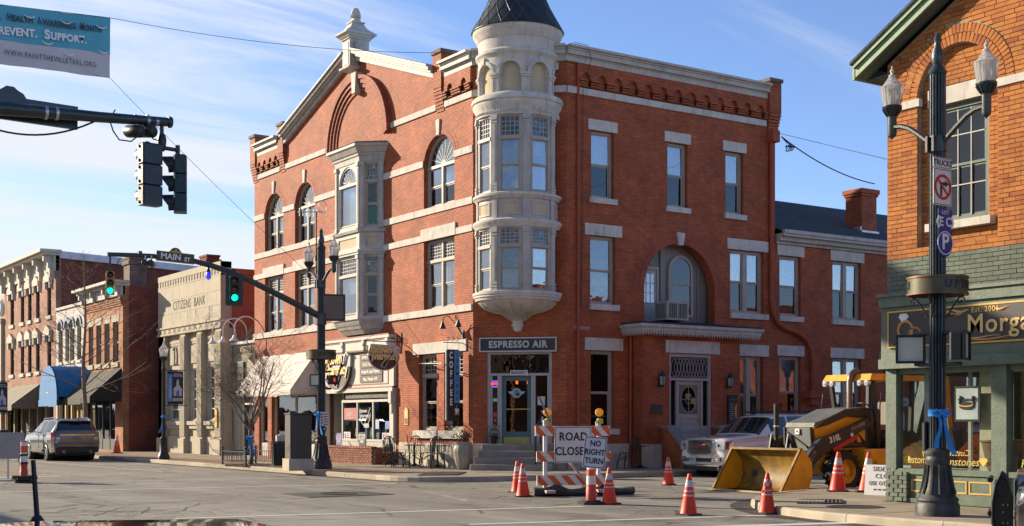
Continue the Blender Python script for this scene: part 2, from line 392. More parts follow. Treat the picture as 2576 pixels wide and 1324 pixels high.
def paver():
    m,t,b,L=mk('brick_paving');g=N(t,'ShaderNodeNewGeometry').outputs['Position']
    br=N(t,'ShaderNodeTexBrick');L(g,br.inputs[0]);br.inputs['Scale'].default_value=1;br.inputs['Brick Width'].default_value=.2;br.inputs['Row Height'].default_value=.1
    br.inputs['Mortar Size'].default_value=.006;br.inputs['Color1'].default_value=(.26,.13,.075,1);br.inputs['Color2'].default_value=(.20,.115,.075,1);br.inputs['Mortar'].default_value=(.10,.085,.065,1)
    c=mixc(t,1.,br.outputs[0],ramp(t,noise(t,g,1.3,6),[(.3,.75),(.7,1.2)]),'MULTIPLY');L(c,b.inputs['Base Color']);b.inputs['Roughness'].default_value=.85
    inv=N(t,'ShaderNodeMath',operation='MULTIPLY');L(br.outputs['Fac'],inv.inputs[0]);inv.inputs[1].default_value=-1;bump(t,inv.outputs[0],.5,.008,b);return m
PAVER=paver()
mb=MB();mb.slab([(-420,-420),(420,-420),(420,420),(-420,420)],-.4,-.05)
struct(mb,'ground',M('dry_grass_ground',(.10,.085,.05),.95,var=.35,scale=.3,bmp=.4))
mb=MB()
for x0,x1,y0,y1 in ((-20.6,-4.5,-210,210),(-4.5,230,-13.4,-2.9),(-230,-20.6,-13.4,-2.4),(-4.5,.6,-20.2,-13.4),(-4.5,-1.5,-2.9,.2)):
    mb.add([(x0,y0,0),(x1,y0,0),(x1,y1,0),(x0,y1,0)],[(0,1,2,3)])
struct(mb,'road',ASPH)
def convex(corner_c,r,a0,a1,rest,n=10):
    return [(corner_c[0]+r*cos(a0+(a1-a0)*i/n),corner_c[1]+r*sin(a0+(a1-a0)*i/n)) for i in range(n+1)]+rest
NE=convex((-2.95,-1.2),2.1,R(180),R(270),[(70,-3.3),(70,90),(-5.05,90)])
SE=convex((.1,-19.4),6.35,R(180),R(90),[(70,-13.05),(70,-75),(-6.25,-75)])[::-1]
SW=[(-20.4,-75),(-20.4,-14.4),(-70,-14.4),(-70,-75)]
NW=[(-70,-1.8),(-20.4,-1.8),(-20.4,90),(-70,90)]
def clip(poly,conv): # Sutherland-Hodgman against a convex counter-clockwise outline
    out=poly
    for i in range(len(conv)):
        a,b=conv[i],conv[(i+1) % len(conv)]
        src,out=out,[]
        f=lambda p:(b[0]-a[0])*(p[1]-a[1])-(b[1]-a[1])*(p[0]-a[0])
        for j in range(len(src)):
            p,q=src[j],src[(j+1) % len(src)];fp,fq=f(p),f(q)
            if fp>=0:out.append(p)
            if fp*fq<0:k=fp/(fp-fq);out.append((p[0]+(q[0]-p[0])*k,p[1]+(q[1]-p[1])*k))
        if not out:return []
    return out
def inset(poly,w):
    res=[];n=len(poly)
    for i in range(n):
        p0,p1,p2=Vector(poly[i-1]),Vector(poly[i]),Vector(poly[(i+1) % n])
        d1=(p1-p0).normalized();d2=(p2-p1).normalized()
        n1=Vector((-d1.y,d1.x));n2=Vector((-d2.y,d2.x));k=(n1+n2)
        k=k/max(k.length_squared,.2)*2;res.append(tuple(p1+k*w))
    return res
def orient(p):
    a=sum(p[i-1][0]*p[i][1]-p[i][0]*p[i-1][1] for i in range(len(p)))
    return p if a>0 else p[::-1]
NE,SE,SW,NW=map(orient,(NE,SE,SW,NW))
ZS=.135
def kerbline(pts,root,w=.17,h=.14,step=1.9,rnd=.012):
    d=0;segs=[];cur=[Vector(pts[0])];left=step
    for a,b in zip(pts,pts[1:]):
        a,b=Vector(a),Vector(b);t=0;Ln=(b-a).length
        while Ln-t>left:
            t+=left;q=a+(b-a)*t/Ln;cur.append(q);segs.append(cur);cur=[q];left=step
        left-=Ln-t;cur.append(b)
    segs.append(cur)
    for sg in segs:
        if len(sg)<2 or (sg[0]-sg[-1]).length<.3:continue
        mb=MB();jz=random.uniform(-rnd,rnd)*.6;outer=[];inner=[]
        for i,p in enumerate(sg):
            t=(sg[min(i+1,len(sg)-1)]-sg[max(i-1,0)]).normalized();nrm=Vector((-t.y,t.x))
            e=.008*(1 if i==0 else-1 if i==len(sg)-1 else 0)
            outer.append(p+t*e);inner.append(p+t*e+nrm*w)
        vs=[];fs=[]
        for o_,i_ in zip(outer,inner):
            k=(i_-o_).normalized()
            for q,z in ((o_,-.05),(o_+k*.012,h-.03+jz),(o_+k*.04,h+jz),(i_,h+jz),(i_,-.05)):vs.append((q.x,q.y,z))
        m=len(outer)
        for i in range(m-1):
            for q in range(4):fs.append((i*5+q,i*5+q+1,i*5+6+q,i*5+5+q))
        fs+=[(0,1,2,3,4),tuple((m-1)*5+q for q in (4,3,2,1,0))]
        mb.add(vs,fs);part(mb,'kerb_stone',KERB,root)
def pavement(name,poly,zones,holes,kerb_pts,cell=1.52):
    mb=MB();ins=inset(poly,.16);mb.slab(ins,-.05,ZS-.012);root=struct(mb,name,JOINT)
    for (x0,x1,y0,y1) in zones:
        nx=max(1,round((x1-x0)/cell));ny=max(1,round((y1-y0)/cell))
        for i in range(nx):
            for j in range(ny):
                ax,bx=x0+(x1-x0)*i/nx,x0+(x1-x0)*(i+1)/nx;ay,by=y0+(y1-y0)*j/ny,y0+(y1-y0)*(j+1)/ny
                g=.009;cellp=[(ax+g,ay+g),(bx-g,ay+g),(bx-g,by-g),(ax+g,by-g)]
                if any(h[0]<=(ax+bx)/2<=h[1] and h[2]<=(ay+by)/2<=h[3] for h in holes):continue
                c=clip(cellp,inset(poly,.175))
                if len(c)<3:continue
                mb=MB();mb.slab(c,0,ZS+random.uniform(-.003,.003));part(mb,'paving_slab',CONC,root)
    kr=struct(MB().box(0,.01,0,.01,-.3,-.29),'kerb',KERB);kerbline(kerb_pts,kr)
    return root
ne_arc=[p for p in convex((-2.95,-1.2),2.1,R(180),R(270),[])]
pv=pavement('pavement',NE,[(-3.35,.6,-.2,31.5),(-4.9,.6,-3.2,-.2),(.6,26,-3.2,.3)],[(.15,30,.35,60)],[(-5.05,62)]+ne_arc+[(40,-3.3)])
mb=MB();mb.box(-4.88,-3.36,-.19,62,0,ZS+.001);struct(mb,'paving_strip',PAVER,pv)
mb=MB();mb.box(-3.35,1,31.5,70,0,ZS-.002);struct(mb,'paving_field',CONC,pv)
se_arc=convex((.1,-19.4),6.35,R(180),R(90),[])
pavement('pavement',SE,[(-6.2,-2.95,-30,-12.9),(-2.95,20,-16.9,-12.9)],[(-2.8,30,-60,-17)],([(-6.25,-45)]+se_arc+[(40,-13.05)])[::-1],1.6)
for nm,pl in (('pavement',SW),('pavement',NW)):
    mb=MB();mb.slab(pl,-.05,ZS);struct(mb,nm,CONC)
def paintmat(name,col,wear):
    m,t,b,L=mk(name);g=N(t,'ShaderNodeNewGeometry').outputs['Position'];out=t.nodes['Material Output']
    k=ramp(t,mixc(t,.5,noise(t,g,2.2,5,.65),noise(t,g,34,4,.7)),[(wear-.05,0.),(wear+.06,1.)])
    c=mixc(t,ramp(t,noise(t,g,9,4),[(.3,0.),(.7,1.)]),scale3(col,.72),col);L(c,b.inputs['Base Color']);b.inputs['Roughness'].default_value=.7
    tr=N(t,'ShaderNodeBsdfTransparent');mx=N(t,'ShaderNodeMixShader');L(k,mx.inputs[0]);L(tr.outputs[0],mx.inputs[1]);L(b.outputs[0],mx.inputs[2]);L(mx.outputs[0],out.inputs[0])
    return m
LINEW=paintmat('worn_white_line',(.72,.70,.65),.34);LINEO=paintmat('faded_white_line',(.50,.48,.43),.48);LINEY=paintmat('worn_yellow_line',(.55,.33,.06),.42)
def mark(p,q,w,mat=LINEW,name='road_marking',z=.005):
    a,b=Vector(onZ(*p)),Vector(onZ(*q));t=(b-a).normalized();n=Vector((-t.y,t.x))*w/2
    c=[a+n,a-n,b-n,b+n]
    struct(MB().add([(k.x,k.y,z) for k in c],[(0,1,2,3)]),name,mat)
mark((-60,1217),(754,1203),.16);mark((-60,1240.5),(1000,1217),.17);mark((1000,1217),(1100,1215.5),.15,LINEO)
mark((440,1305.5),(1470,1274.5),.17);mark((1555,1272.5),(1760,1267),.16,LINEO);mark((1180,1320),(1925,1297.5),.17);mark((1700,1329),(2150,1315.5),.3)
mark((-60,1203),(150,1198.5),.34);mark((-50,1150),(408,1187),.12);mark((-50,1172),(122,1197),.11,LINEY);mark((-50,1176.5),(112,1198),.11,LINEY)
mark((1072,1238),(1190,1263.5),.14,LINEO);mark((1736,1210.5),(1819,1221.5),.35,LINEO);mark((1660,1212),(1850,1240),.3,LINEO);mark((1400,1205),(1560,1219),.14,LINEO);mark((1520,1222),(1700,1238),.16,LINEO);mark((1510,1246),(1640,1259),.2,LINEO)
mark((100,1190),(210,1178),.18,LINEO);mark((880,1214),(1010,1217),.1,LINEO)
TAR=M('tar_seam',(.028,.026,.024),.6,var=.3);rg=random.Random(3)
def seam(u,v,du,dv,n,w,wob=.25):
    x,y=onZ(u,v);x1,y1=onZ(u+du,v+dv);vs=[];L_=hypot(x1-x,y1-y);nx,ny=-(y1-y)/L_,(x1-x)/L_;o=0
    for i in range(n+1):
        o+=rg.gauss(0,wob*L_/n);t=i/n;px,py=x+(x1-x)*t+nx*o,y+(y1-y)*t+ny*o;k=w*rg.uniform(.4,1.2)/2;vs+=[(px+nx*k,py+ny*k,.0035),(px-nx*k,py-ny*k,.0035)]
    struct(MB().add(vs,[(2*i,2*i+1,2*i+3,2*i+2) for i in range(n)]),'road_crack',TAR)
for u,v,du,dv in ((60,1293,420,-12),(120,1300,330,-20),(200,1286,260,6),(20,1284,200,14),(330,1270,260,-16),(240,1299,90,-22),(330,1297,60,-20),(420,1290,70,-24),(130,1292,50,-14),(560,1262,380,-14),(860,1268,90,12),(1240,1262,220,8),(640,1285,200,-10),(1000,1233,160,-6),(1380,1290,140,8),(260,1262,240,4)):seam(u,v,du,dv,22,.03)
GRIT=paintmat('gutter_grit',(.075,.06,.045),.45)
for pts in ([(-5.25,60),(-5.25,-1.2)],[(-2.95,-3.5),(40,-3.5)],[(-6.45,-45),(-6.45,-19.4)],[(.1,-12.87),(40,-12.87)]):
    a,b=map(Vector,pts);t=(b-a).normalized();n_=Vector((-t.y,t.x))*.2;struct(MB().add([(p.x,p.y,.003) for p in (a+n_,a-n_,b-n_,b+n_)],[(0,1,2,3)]),'gutter_grit',GRIT)
for c,r_,a0,a1 in (((-2.95,-1.2),2.3,R(180),R(270)),((.1,-19.4),6.55,R(180),R(90))):
    vs=[(c[0]+q*cos(a0+(a1-a0)*i/14),c[1]+q*sin(a0+(a1-a0)*i/14),.003) for i in range(15) for q in (r_-.2,r_+.2)];struct(MB().add(vs,[(2*i,2*i+1,2*i+3,2*i+2) for i in range(14)]),'gutter_grit',GRIT)
# manhole, gully gratings, catch basin
IRON=M('rusty_iron',(.06,.045,.035),.7,.5,var=.4,scale=12)
x,y=onZ(850,1244);r=thing('manhole_cover','round iron manhole cover set in a rough square asphalt patch','manhole cover',(x,y,.004))
mb=MB(Matrix.Translation((x,y,0)));mb.slab([(-1.1,-.85),(1.0,-.8),(1.05,.8),(-1.0,.85)],0,.012);part(mb,'patch',M('fresh_asphalt',(.045,.042,.038),.9),r)
mb=MB(Matrix.Translation((x,y,0)));mb.lathe([(.44,0),(.44,.02),(.40,.03),(.385,.022),(.0001,.022)],n=28);part(mb,'cover',IRON,r)
x,y=onZ(2150,1276,ZS);mb=MB(Matrix.Translation((x,y,ZS)));mb.lathe([(.5,0),(.5,.006),(.46,.012),(.44,.006),(.0001,.006)],n=28);single(mb,'manhole_cover',IRON,'round dark manhole cover on the pavement beside the corner gully grating','manhole cover')
def grating(p0,p1,p2,z,nb,label):
    a,b,c=(Vector(onZ(*p,z)) for p in (p0,p1,p2));u=b-a;w=c-a;o=(a+u/2+w/2)
    r=thing('drain_grating',label,'drain grating',(o.x,o.y,z))
    P=lambda s,t,h=0:(*(a+u*s+w*t),z+h)
    mb=MB();mb.hexa([P(0,0,.002),P(1,0,.002),P(1,1,.002),P(0,1,.002),P(0,0,.005),P(1,0,.005),P(1,1,.005),P(0,1,.005)]);part(mb,'pit',M('grating_pit',(.035,.03,.026),.9),r)
    mb=MB()
    for s0,t0,s1,t1 in ((0,0,1,0),(1,0,1,1),(1,1,0,1),(0,1,0,0)):mb.bar(P(s0,t0,.012),P(s1,t1,.012),.05,.02)
    part(mb,'rim',IRON,r)
    for i in range(nb):
        s=(i+.5)/nb;mb=MB();mb.bar(P(s,.02,.014),P(s,.98,.014),u.length/nb*.5,.014);part(mb,'bar',M('worn_grating',(.16,.15,.14),.5,.5),r)
grating((1052,1197),(1150,1196),(1078,1190),ZS,18,'long drain grating at the kerb ramp of the corner pavement below the coffee sign')
grating((2008,1268),(2118,1268),(2012,1259),ZS,11,'drain grating at the south kerb beside the bucket of the loader')
x,y=onZ(1985,1283);r=thing('storm_inlet','open kerb storm inlet with broken concrete lip beside the grating','storm drain',(x,y,0))
fm=Matrix.Translation((x,y,0)) @ Matrix.Rotation(R(-52),4,'Z')
mb=MB(fm);mb.box(-.62,.62,.0,.42,.10,.165);part(mb,'lid',KERB,r)
mb=MB(fm);mb.box(-.62,-.45,-.02,.4,.0,.1);mb.box(.45,.62,-.02,.4,0,.1);part(mb,'cheek',KERB,r)
mb=MB(fm);mb.box(-.45,.45,-.005,.3,.004,.1);part(mb,'throat',BLK,r)
# distant tree line
mb=MB()
for i in range(260):
    a=2*pi*i/260+random.uniform(-.01,.01);rr=random.uniform(215,300);h=random.uniform(3.5,6)
    c=(rr*cos(a),rr*sin(a))
    for k in range(7):mb.sphere((c[0]+random.uniform(-4,4),c[1]+random.uniform(-4,4),h*random.uniform(.25,.8)),random.uniform(1.2,2.6),7,5)
o=struct(mb,'treeline',M('winter_trees',(.06,.05,.04),.95,var=.5,scale=.6));o['kind']='stuff'
# ------------------------------------------------------------------ red corner building
C=2.137;Q2=sqrt(2)
FL=frame((0,0),(-1,0));FR=frame((0,0),(0,-1));FC=frame((0,C),(-1,-1))
RB=thing('brick_building','three storey painted red brick corner building with a round stone turret over its corner door','building',(0,0,0))
PANE1=MB().box(-.5,.5,-.5,.5,-.5,.5).mesh('unit_pane',None)
def coloured(name,col,base=.10):
    m=glass(name,col,base*.4,.03);return m
LEAD_COLS=[coloured('leaded_green',(.10,.17,.08)),coloured('leaded_blue',(.05,.08,.22)),coloured('leaded_violet',(.11,.07,.16)),coloured('leaded_smoke',(.22,.23,.20),.16),coloured('leaded_amber',(.28,.2,.06)),coloured('leaded_clear',(.5,.52,.52),.3)]
PANES=[]
for m_ in LEAD_COLS:
    me=PANE1.copy();me.materials.append(m_);me.name='leaded_pane';PANES.append(me)
CAME=M('lead_came',(.42,.40,.36),.6,.1,var=.1)
def leaded(w,Fm,s0,s1,z0,z1,d,nx,ny,wts=(3,4,3,3,1,0)):
    gx,gz=(s1-s0)/nx,(z1-z0)/ny;b=.018
    mb=MB(Fm)
    for i in range(nx+1):mb.box(s0+gx*i-b/2,s0+gx*i+b/2,d-.012,d+.012,z0,z1)
    for j in range(ny+1):mb.box(s0,s1,d-.0095,d+.0095,z0+gz*j-b/2,z0+gz*j+b/2)
    part(mb,'lead_came',CAME,w)
    for i in range(nx):
        for j in range(ny):
            me=random.choices(PANES,wts)[0]
            Mx=Fm @ Matrix.Translation((s0+gx*(i+.5),d,z0+gz*(j+.5))) @ Matrix.Rotation(random.uniform(-.015,.015),4,'Z') @ Matrix.Rotation(random.uniform(-.015,.015),4,'X') @ Matrix.Diagonal((gx-b,.008,gz-b,1))
            inst(me,'leaded_pane',w,Mx)
BLINDC=M('cream_blind',(.58,.52,.40),.9,var=.1);BLINDG=M('grey_blind',(.40,.41,.41),.9,var=.15)
def window(root,Fm,s0,s1,z0,z1,d=.13,lights=1,trans=None,fan=None,fr=.075,mat=None,up=None,low=None,blind=1.,bmat=None,lead=(4,4),rail=.5,mul=.10,cross=0,leadw=(3,4,3,3,1,0),label=None,dep=.09):
    """timber sash window: outer frame, mullions, sashes with meeting rails; panes and blinds are sub-parts"""
    mat=mat or FRAME;up=up or GLASS;low=low or GLASSD
    mb=MB(Fm);zt=z1 if fan is None else fan
    mb.box(s0,s0+fr,d,d+dep,z0,zt);mb.box(s1-fr,s1,d,d+dep,z0,zt)
    mb.box(s0+fr,s1-fr,d-.004,d+dep,z0,z0+fr*.8)
    if fan is None:mb.box(s0+fr,s1-fr,d-.003,d+dep,z1-fr,z1)
    wdt=(s1-s0-2*fr-mul*(lights-1))/lights
    for i in range(1,lights):
        x=s0+fr+wdt*i+mul*(i-1);mb.box(x,x+mul,d-.02,d+dep,z0+fr*.8,(zt-fr) if fan is None else zt)
    zs=trans if trans else (fan if fan else z1-fr)
    if trans or fan:mb.box(s0+.004,s1-.004,d-.03,d+dep,zs-.05,zs+.05)
    w=part(mb,'window',mat,root,label=label)
    for i in range(lights):
        a=s0+fr+(wdt+mul)*i;b=a+wdt;za,zb=z0+fr*.8,zs-(.05 if (trans or fan) else 0);zm=za+(zb-za)*rail;f2=.045
        for q,(p0,p1,dd,gm) in enumerate(((za,zm,.055,low),(zm,zb,.03,up))):
            mb=MB(Fm);mb.box(a,a+f2,d+dd,d+dd+.035,p0,p1);mb.box(b-f2,b,d+dd,d+dd+.035,p0,p1)
            mb.box(a+f2,b-f2,d+dd,d+dd+.035,p0,p0+f2);mb.box(a+f2,b-f2,d+dd,d+dd+.035,p1-f2*.9,p1)
            if cross and q==1:mb.box((a+b)/2-.012,(a+b)/2+.012,d+dd+.002,d+dd+.033,p0+f2,p1-f2)
            part(mb,'sash',mat,w)
            c_=Matrix.Translation(((a+b)/2,d+dd+.017,(p0+p1)/2));mb=MB(Fm @ c_ @ Matrix.Rotation(random.gauss(0,.012),4,'Z') @ Matrix.Rotation(random.gauss(0,.009),4,'X'));hx,hz=(b-a)/2-f2+.012,(p1-p0)/2-f2+.012;mb.box(-hx,hx,-.003,.003,-hz,hz);part(mb,'pane',gm,w)
        if trans:leaded(w,Fm,a+.02,b-.02,trans+.07,z1-fr-.02,d+.045,lead[0],lead[1],leadw)
    if blind:
        if blind==1. and not fan:blind=random.choice((1.,1.,.75,.6,.5))
        mb=MB(Fm);zt2=z1-.05;n=14;zb2=z0+(zt2-z0)*(1-blind);vs=[];fs=[]
        for i in range(n*lights+1):vs+=[(s0+.05+(s1-s0-.1)*i/(n*lights),d+.2+.018*sin(i*2.1)+.01*sin(i*.9),z) for z in (zb2,zt2)]
        fs=[(2*i,2*i+2,2*i+3,2*i+1) for i in range(n*lights)];mb.add(vs,fs);part(mb,'blind',bmat or random.choice((BLIND,BLIND,BLINDC,BLINDG)),w)
    if fan:
        c,r=(s0+s1)/2,(s1-s0)/2;mb=MB(Fm);mb.arch(c,fan,r-fr,r,d,d+dep);hub=r*.13
        mb.arch(c,fan+.05,.001,hub,d+.03,d+.07)
        for k in range(1,9):
            t=pi*k/9;mb.bar((c+hub*cos(t),d+.05,fan+.05+hub*sin(t)),(c+(r-fr+.01)*cos(t),d+.05,fan+(r-fr+.01)*sin(t)),.022,.022,(0,1,0))
        part(mb,'fanlight',mat,w)
        n=18;pts=[(c+(r-fr+.01)*cos(pi*i/n),fan+.02+(r-fr)*sin(pi*i/n)) for i in range(n+1)]
        part(MB(Fm).prism(pts,d+.05,d+.056),'pane',up,w)
    return w
def bandpart(Fm,s0,s1,z0,z1,p=.045,name='stone_band',mat=None,root=None,back=.06):
    return part(MB(Fm).box(s0,s1,-p,back,z0,z1),name,mat or STONE,root or RB)
def lintel(Fm,s0,s1,z0,z1,p=.035,root=None,mat=None):return bandpart(Fm,s0,s1,z0,z1,p,'lintel',mat,root)
def sill(Fm,s0,s1,z0,z1,p=.09,root=None,mat=None):return bandpart(Fm,s0,s1,z0,z1,p,'sill',mat,root,.2)
# ---- walls
GY=10.4
def rake(y):return 15.28-.335*abs(y-GY)
out=[(-19.86,0.1),(-C,0.1),(-C,13.4),(-4.25,13.4),(-4.25,rake(4.25)),(-GY,rake(GY)),(-16.7,rake(16.7)),(-16.7,13.4),(-19.86,13.4)]
AW=[(17.79,.95),(14.77,.93),(4.28,1.0)] # arched window centres and half widths
holes=[]
for yc,h in AW:
    holes.append(archpts(-yc-h,-yc+h,8.85,11.22-h));holes.append(rect(-yc-h,-yc+h,5.42,7.75))
holes+=[rect(-11.0,-8.4,5.6,11.0),rect(-12.93,-7.2,.2,4.42),rect(-19.35,-13.7,.2,2.9),rect(-5.62,-4.42,1.35,3.92),rect(-3.93,-2.74,1.35,3.92)]
mb=MB(FL);mb.wall(out,holes,0,.3);part(mb,'front_wall',RED,RB)
RXE=11.31
mb=MB(FR)
rw=[(3.115,4.04),(6.31,7.19),(8.93,9.77)]
holes=[rect(a,b,8.83,10.97) for a,b in rw]+[rect(3.08,4.1,5.42,7.6),rect(9.15,10.75,5.42,7.6),rect(3.1,4.05,1.42,3.92),rect(9.5,10.72,1.42,3.92),archpts(5.31,8.43,4.65,6.04,22)]
mb.wall([(C,.1),(RXE,.1),(RXE,13.4),(C,13.4)],holes,0,.36);part(mb,'side_wall',RED,RB)
mb=MB(FC);WC=C*Q2
mb.wall([(0,.1),(WC,.1),(WC,13.4),(0,13.4)],[rect(.46,2.56,.9,3.86)],0,.3);part(mb,'corner_wall',RED,RB)
mb=MB();mb.box(.3,RXE,19.56,19.86,.1,13.4);part(mb,'north_wall',RED,RB)
mb=MB();mb.box(RXE-.3,RXE,.36,19.56,.1,13.4);part(mb,'rear_wall',RED,RB)
mb=MB();mb.slab([(.31,2.3),(2.3,.37),(RXE-.31,.37),(RXE-.31,19.55),(.31,19.55)],12.9,13.05)
mb.add([(.31,GY,15.2),(10.9,GY,15.2),(10.9,4.3,13.1),(.31,4.3,13.1),(10.9,16.6,13.1),(.31,16.6,13.1)],[(0,1,2,3),(0,5,4,1)])
part(mb,'roof',M('white_roof_membrane',(.75,.75,.74),.6),RB)
mb=MB();mb.slab([(.31,2.3),(2.3,.37),(RXE-.31,.37),(RXE-.31,19.55),(.31,19.55)],4.6,4.75);mb.slab([(.31,2.3),(2.3,.37),(RXE-.31,.37),(RXE-.31,19.55),(.31,19.55)],8.2,8.35)
mb.slab([(.31,2.3),(2.3,.37),(RXE-.31,.37),(RXE-.31,19.55),(.31,19.55)],.1,.9);mb.box(4.2,4.3,5.2,19,.9,13);mb.box(2,RXE-.5,4.6,4.7,.9,13)
part(mb,'floors',ROOM,RB)
# ---- stone base of the front (rubble blocks), right of the pharmacy
RUB=stonemat('rubble_base_stone',(.52,.46,.37),.3,.35,.8,.9)
for (a,b) in ((-6.95,-2.16),):
    z=.1
    for row in range(3):
        h=(.26,.30,.26)[row];s=a
        while s<b-.05:
            w_=min(random.uniform(.35,.8),b-s)
            if b-s-w_<.2:w_=b-s
            part(MB(FL).bbox(s+.006,s+w_-.006,-.07+random.uniform(-.012,.012),.0,z+.005,z+h-.005,.018),'base_stone',RUB,RB);s+=w_
        z+=h
bandpart(FC,0,.46,.1,.95,.05,'base_stone',RUB);bandpart(FC,2.56,WC,.1,.95,.05,'base_stone',RUB)
for a,b in ((C+.02,3.2),(3.21,4.7),(9.05,10.2),(10.21,11.3)):bandpart(FR,a,b,.1,.92,.05,'base_stone',RUB)
# ---- stone bands, lintels, sills of the front
BAYL,BAYR=11.3,8.1
for a,b in ((-19.87,-BAYL),(-BAYR,-C-.01)):bandpart(FL,a,b,5.2,5.42,.07)
es=[19.87]+[q for yc,h in AW for q in (yc+h+.12,yc-h-.12)]+[C+.01]
def bands(z0,z1,edges,skip=(BAYL,BAYR)):
    for a,b in zip(edges[::2],edges[1::2]): # y from a down to b
        if a>skip[0]>b:bandpart(FL,-a,-skip[0],z0,z1);bandpart(FL,-skip[1],-b,z0,z1)
        elif a-b>.05:bandpart(FL,-a,-b,z0,z1)
bands(7.75,7.96,es)
for yc,h in AW:lintel(FL,-yc-h-.12,-yc+h+.12,7.75,8.16,.06)
bands(8.63,8.85,[19.87,C+.01])
ea=[19.87]+[q for yc,h in AW for q in (yc+h+.003,yc-h-.003)]+[C+.01]
bands(10.28,10.5,ea)
for a,b in ((16.55,12.3),(7.75,4.42),(19.42,17.12),(3.86,C+.01)):bandpart(FL,-a,-b,12.04,12.24,.05)
ARCHB=brickmat('arch_brick',(.40,.105,.05),(.34,.088,.043),(.25,.062,.03),.075,.215,.008,.9,1)
for yc,h in AW:
    mb=MB(FL);mb.arch(-yc,11.22-h,h+.005,h+.16,-.012,.2);mb.arch(-yc,11.22-h,h+.17,h+.32,-.006,.2);part(mb,'brick_arch',ARCHB,RB)
    part(MB(FL).prism([(-yc-.085,11.2),(-yc+.085,11.2),(-yc+.12,11.72),(-yc-.12,11.72)],-.06,.1),'keystone',STONE,RB)
# big blind arch in the gable: stepped rings
mb=MB(FL);ac,ar=-10.0,2.4
n=26;mb.prism([(ac+(ar-.55)*cos(pi*i/n),11.95+(ar-.55)*sin(pi*i/n)) for i in range(n+1)],-.004,.05);part(mb,'blind_arch_panel',RED,RB)
for k in range(4):part(MB(FL).arch(ac,11.95,ar-.55+.155*k,ar-.55+.155*(k+1)-.012,-.05-.055*k,.05,n=30),'arch_ring',ARCHB,RB)
part(MB(FL).prism([(ac-.12,11.95+ar-.6),(ac+.12,11.95+ar-.6),(ac+.19,12+ar+.12),(ac-.19,12+ar+.12)],-.27,0),'keystone',STONE,RB)
# ---- windows of the front
LW=(2,2,2,3,2,3)
for k,(yc,h) in enumerate(AW):
    window(RB,FL,-yc-h,-yc+h,8.85,11.22,.16,2,fan=11.22-h,blind=.9,fr=.09)
    window(RB,FL,-yc-h,-yc+h,5.42,7.75,.16,2,trans=7.05,lead=(5,5) if k==2 else (4,5),low=GLASS,leadw=LW,fr=.09,blind=1)
for a,b in ((-5.62,-4.42),(-3.93,-2.74)):
    window(RB,FL,a,b,1.35,3.92,.16,1,trans=3.2,lead=(5,4),up=GLASSD,low=GLASSS,blind=0,fr=.1,leadw=(1,1,1,3,0,3));sill(FL,a-.22,b+.16,1.08,1.34,.12)
lintel(FL,-5.95,-2.5,3.93,4.3,.05)
# ---- parapet: corbelled brick piers, corbel tables, cornices, raking cornice
def corbel_pier(Fm,s0,s1,z0,z1,p=.16,cap=True):
    mb=MB(Fm);k=7
    for i in range(k):mb.box(s0+.04*(1-i/k),s1-.04*(1-i/k),-p*(i+1)/k,.3,z0+i*.11,z0+(i+1)*.11-.022)
    for i in range(k):mb.box(s0+.06,s1-.06,-p*(i+1)/k+.02,.29,z0+(i+1)*.11-.022,z0+(i+1)*.11)
    mb.box(s0,s1,-p,.3,z0+k*.11,z1);w=part(mb,'corbelled_pier',RED,RB)
    if cap:part(MB(Fm).box(s0-.05,s1+.05,-p-.05,.5,z1,z1+.12),'pier_cap',stonemat('sooty_cap',(.16,.13,.11),.3,.4),w)
corbel_pier(FL,-19.98,-19.44,11.95,13.86);corbel_pier(FL,-17.1,-16.55,11.95,13.86);corbel_pier(FL,-4.42,-3.87,11.95,13.86);corbel_pier(FR,10.86,11.42,11.75,13.62,.2)
def cornice(Fm,s0,s1,z0=13.02,z1=13.5,name='cornice',mat=None,p=(.10,.13,.22,.26,.34)):
    mb=MB(Fm);zs=[z0,z0+.16,z0+.2,z0+.34,z1-.08,z1]
    for k in range(5):mb.box(s0-.0,s1+.0,-p[k],.3,zs[k],zs[k+1])
    return part(mb,name,mat or TRIM,RB)
cornice(FL,-19.44,-17.1);cornice(FL,-3.87,-C+.08);cornice(FC,.0,WC);cornice(FR,C-.08,10.86)
def corbel_table(Fm,s0,s1,n,first=None):
    """proud brick face pierced by a row of small round arches above corbel blocks"""
    z0,z1=12.26,13.02;pitch=(s1-s0)/n;h=.155;holes=[]
    for i in range(n):
        c=s0+pitch*(i+.5);holes.append(archpts(c-h,c+h,12.3,12.58,8))
    mb=MB(Fm);mb.wall([(s0,z0+.02),(s1,z0+.02),(s1,z1),(s0,z1)],holes,-.1,.1);part(mb,'corbel_table',RED,RB)
    for i in range(n+1):
        a=s0+pitch*i-pitch/2+h;b=a+pitch-2*h;a,b=max(a,s0),min(b,s1)
        mb=MB(Fm)
        for k in range(3):mb.box(a,b,-.10-.028*(3-k),0,12.5-.075*k-.05,12.5-.075*k)
        part(mb,'corbel',RED,RB)
corbel_table(FL,-19.42,-17.12,4);corbel_table(FL,-3.86,-C-.01,2);corbel_table(FR,2.55,10.84,13)
bandpart(FR,C+.02,10.84,12.04,12.25,.06);bandpart(FC,0,WC,12.04,12.25,.06)
def raking(y0,y1):
    mb=MB(FL)
    for (p,za,zb) in ((.14,-.16,.0),(.24,0,.08),(.34,.08,.2),(.42,.2,.27)):
        mb.hexa([(-y0,-p,rake(y0)+za),(-y1,-p,rake(y1)+za),(-y1,.3,rake(y1)+za),(-y0,.3,rake(y0)+za),(-y0,-p,rake(y0)+zb),(-y1,-p,rake(y1)+zb),(-y1,.3,rake(y1)+zb),(-y0,.3,rake(y0)+zb)])
    part(mb,'raking_cornice',TRIM,RB)
raking(16.54,10.72);raking(10.08,4.43)
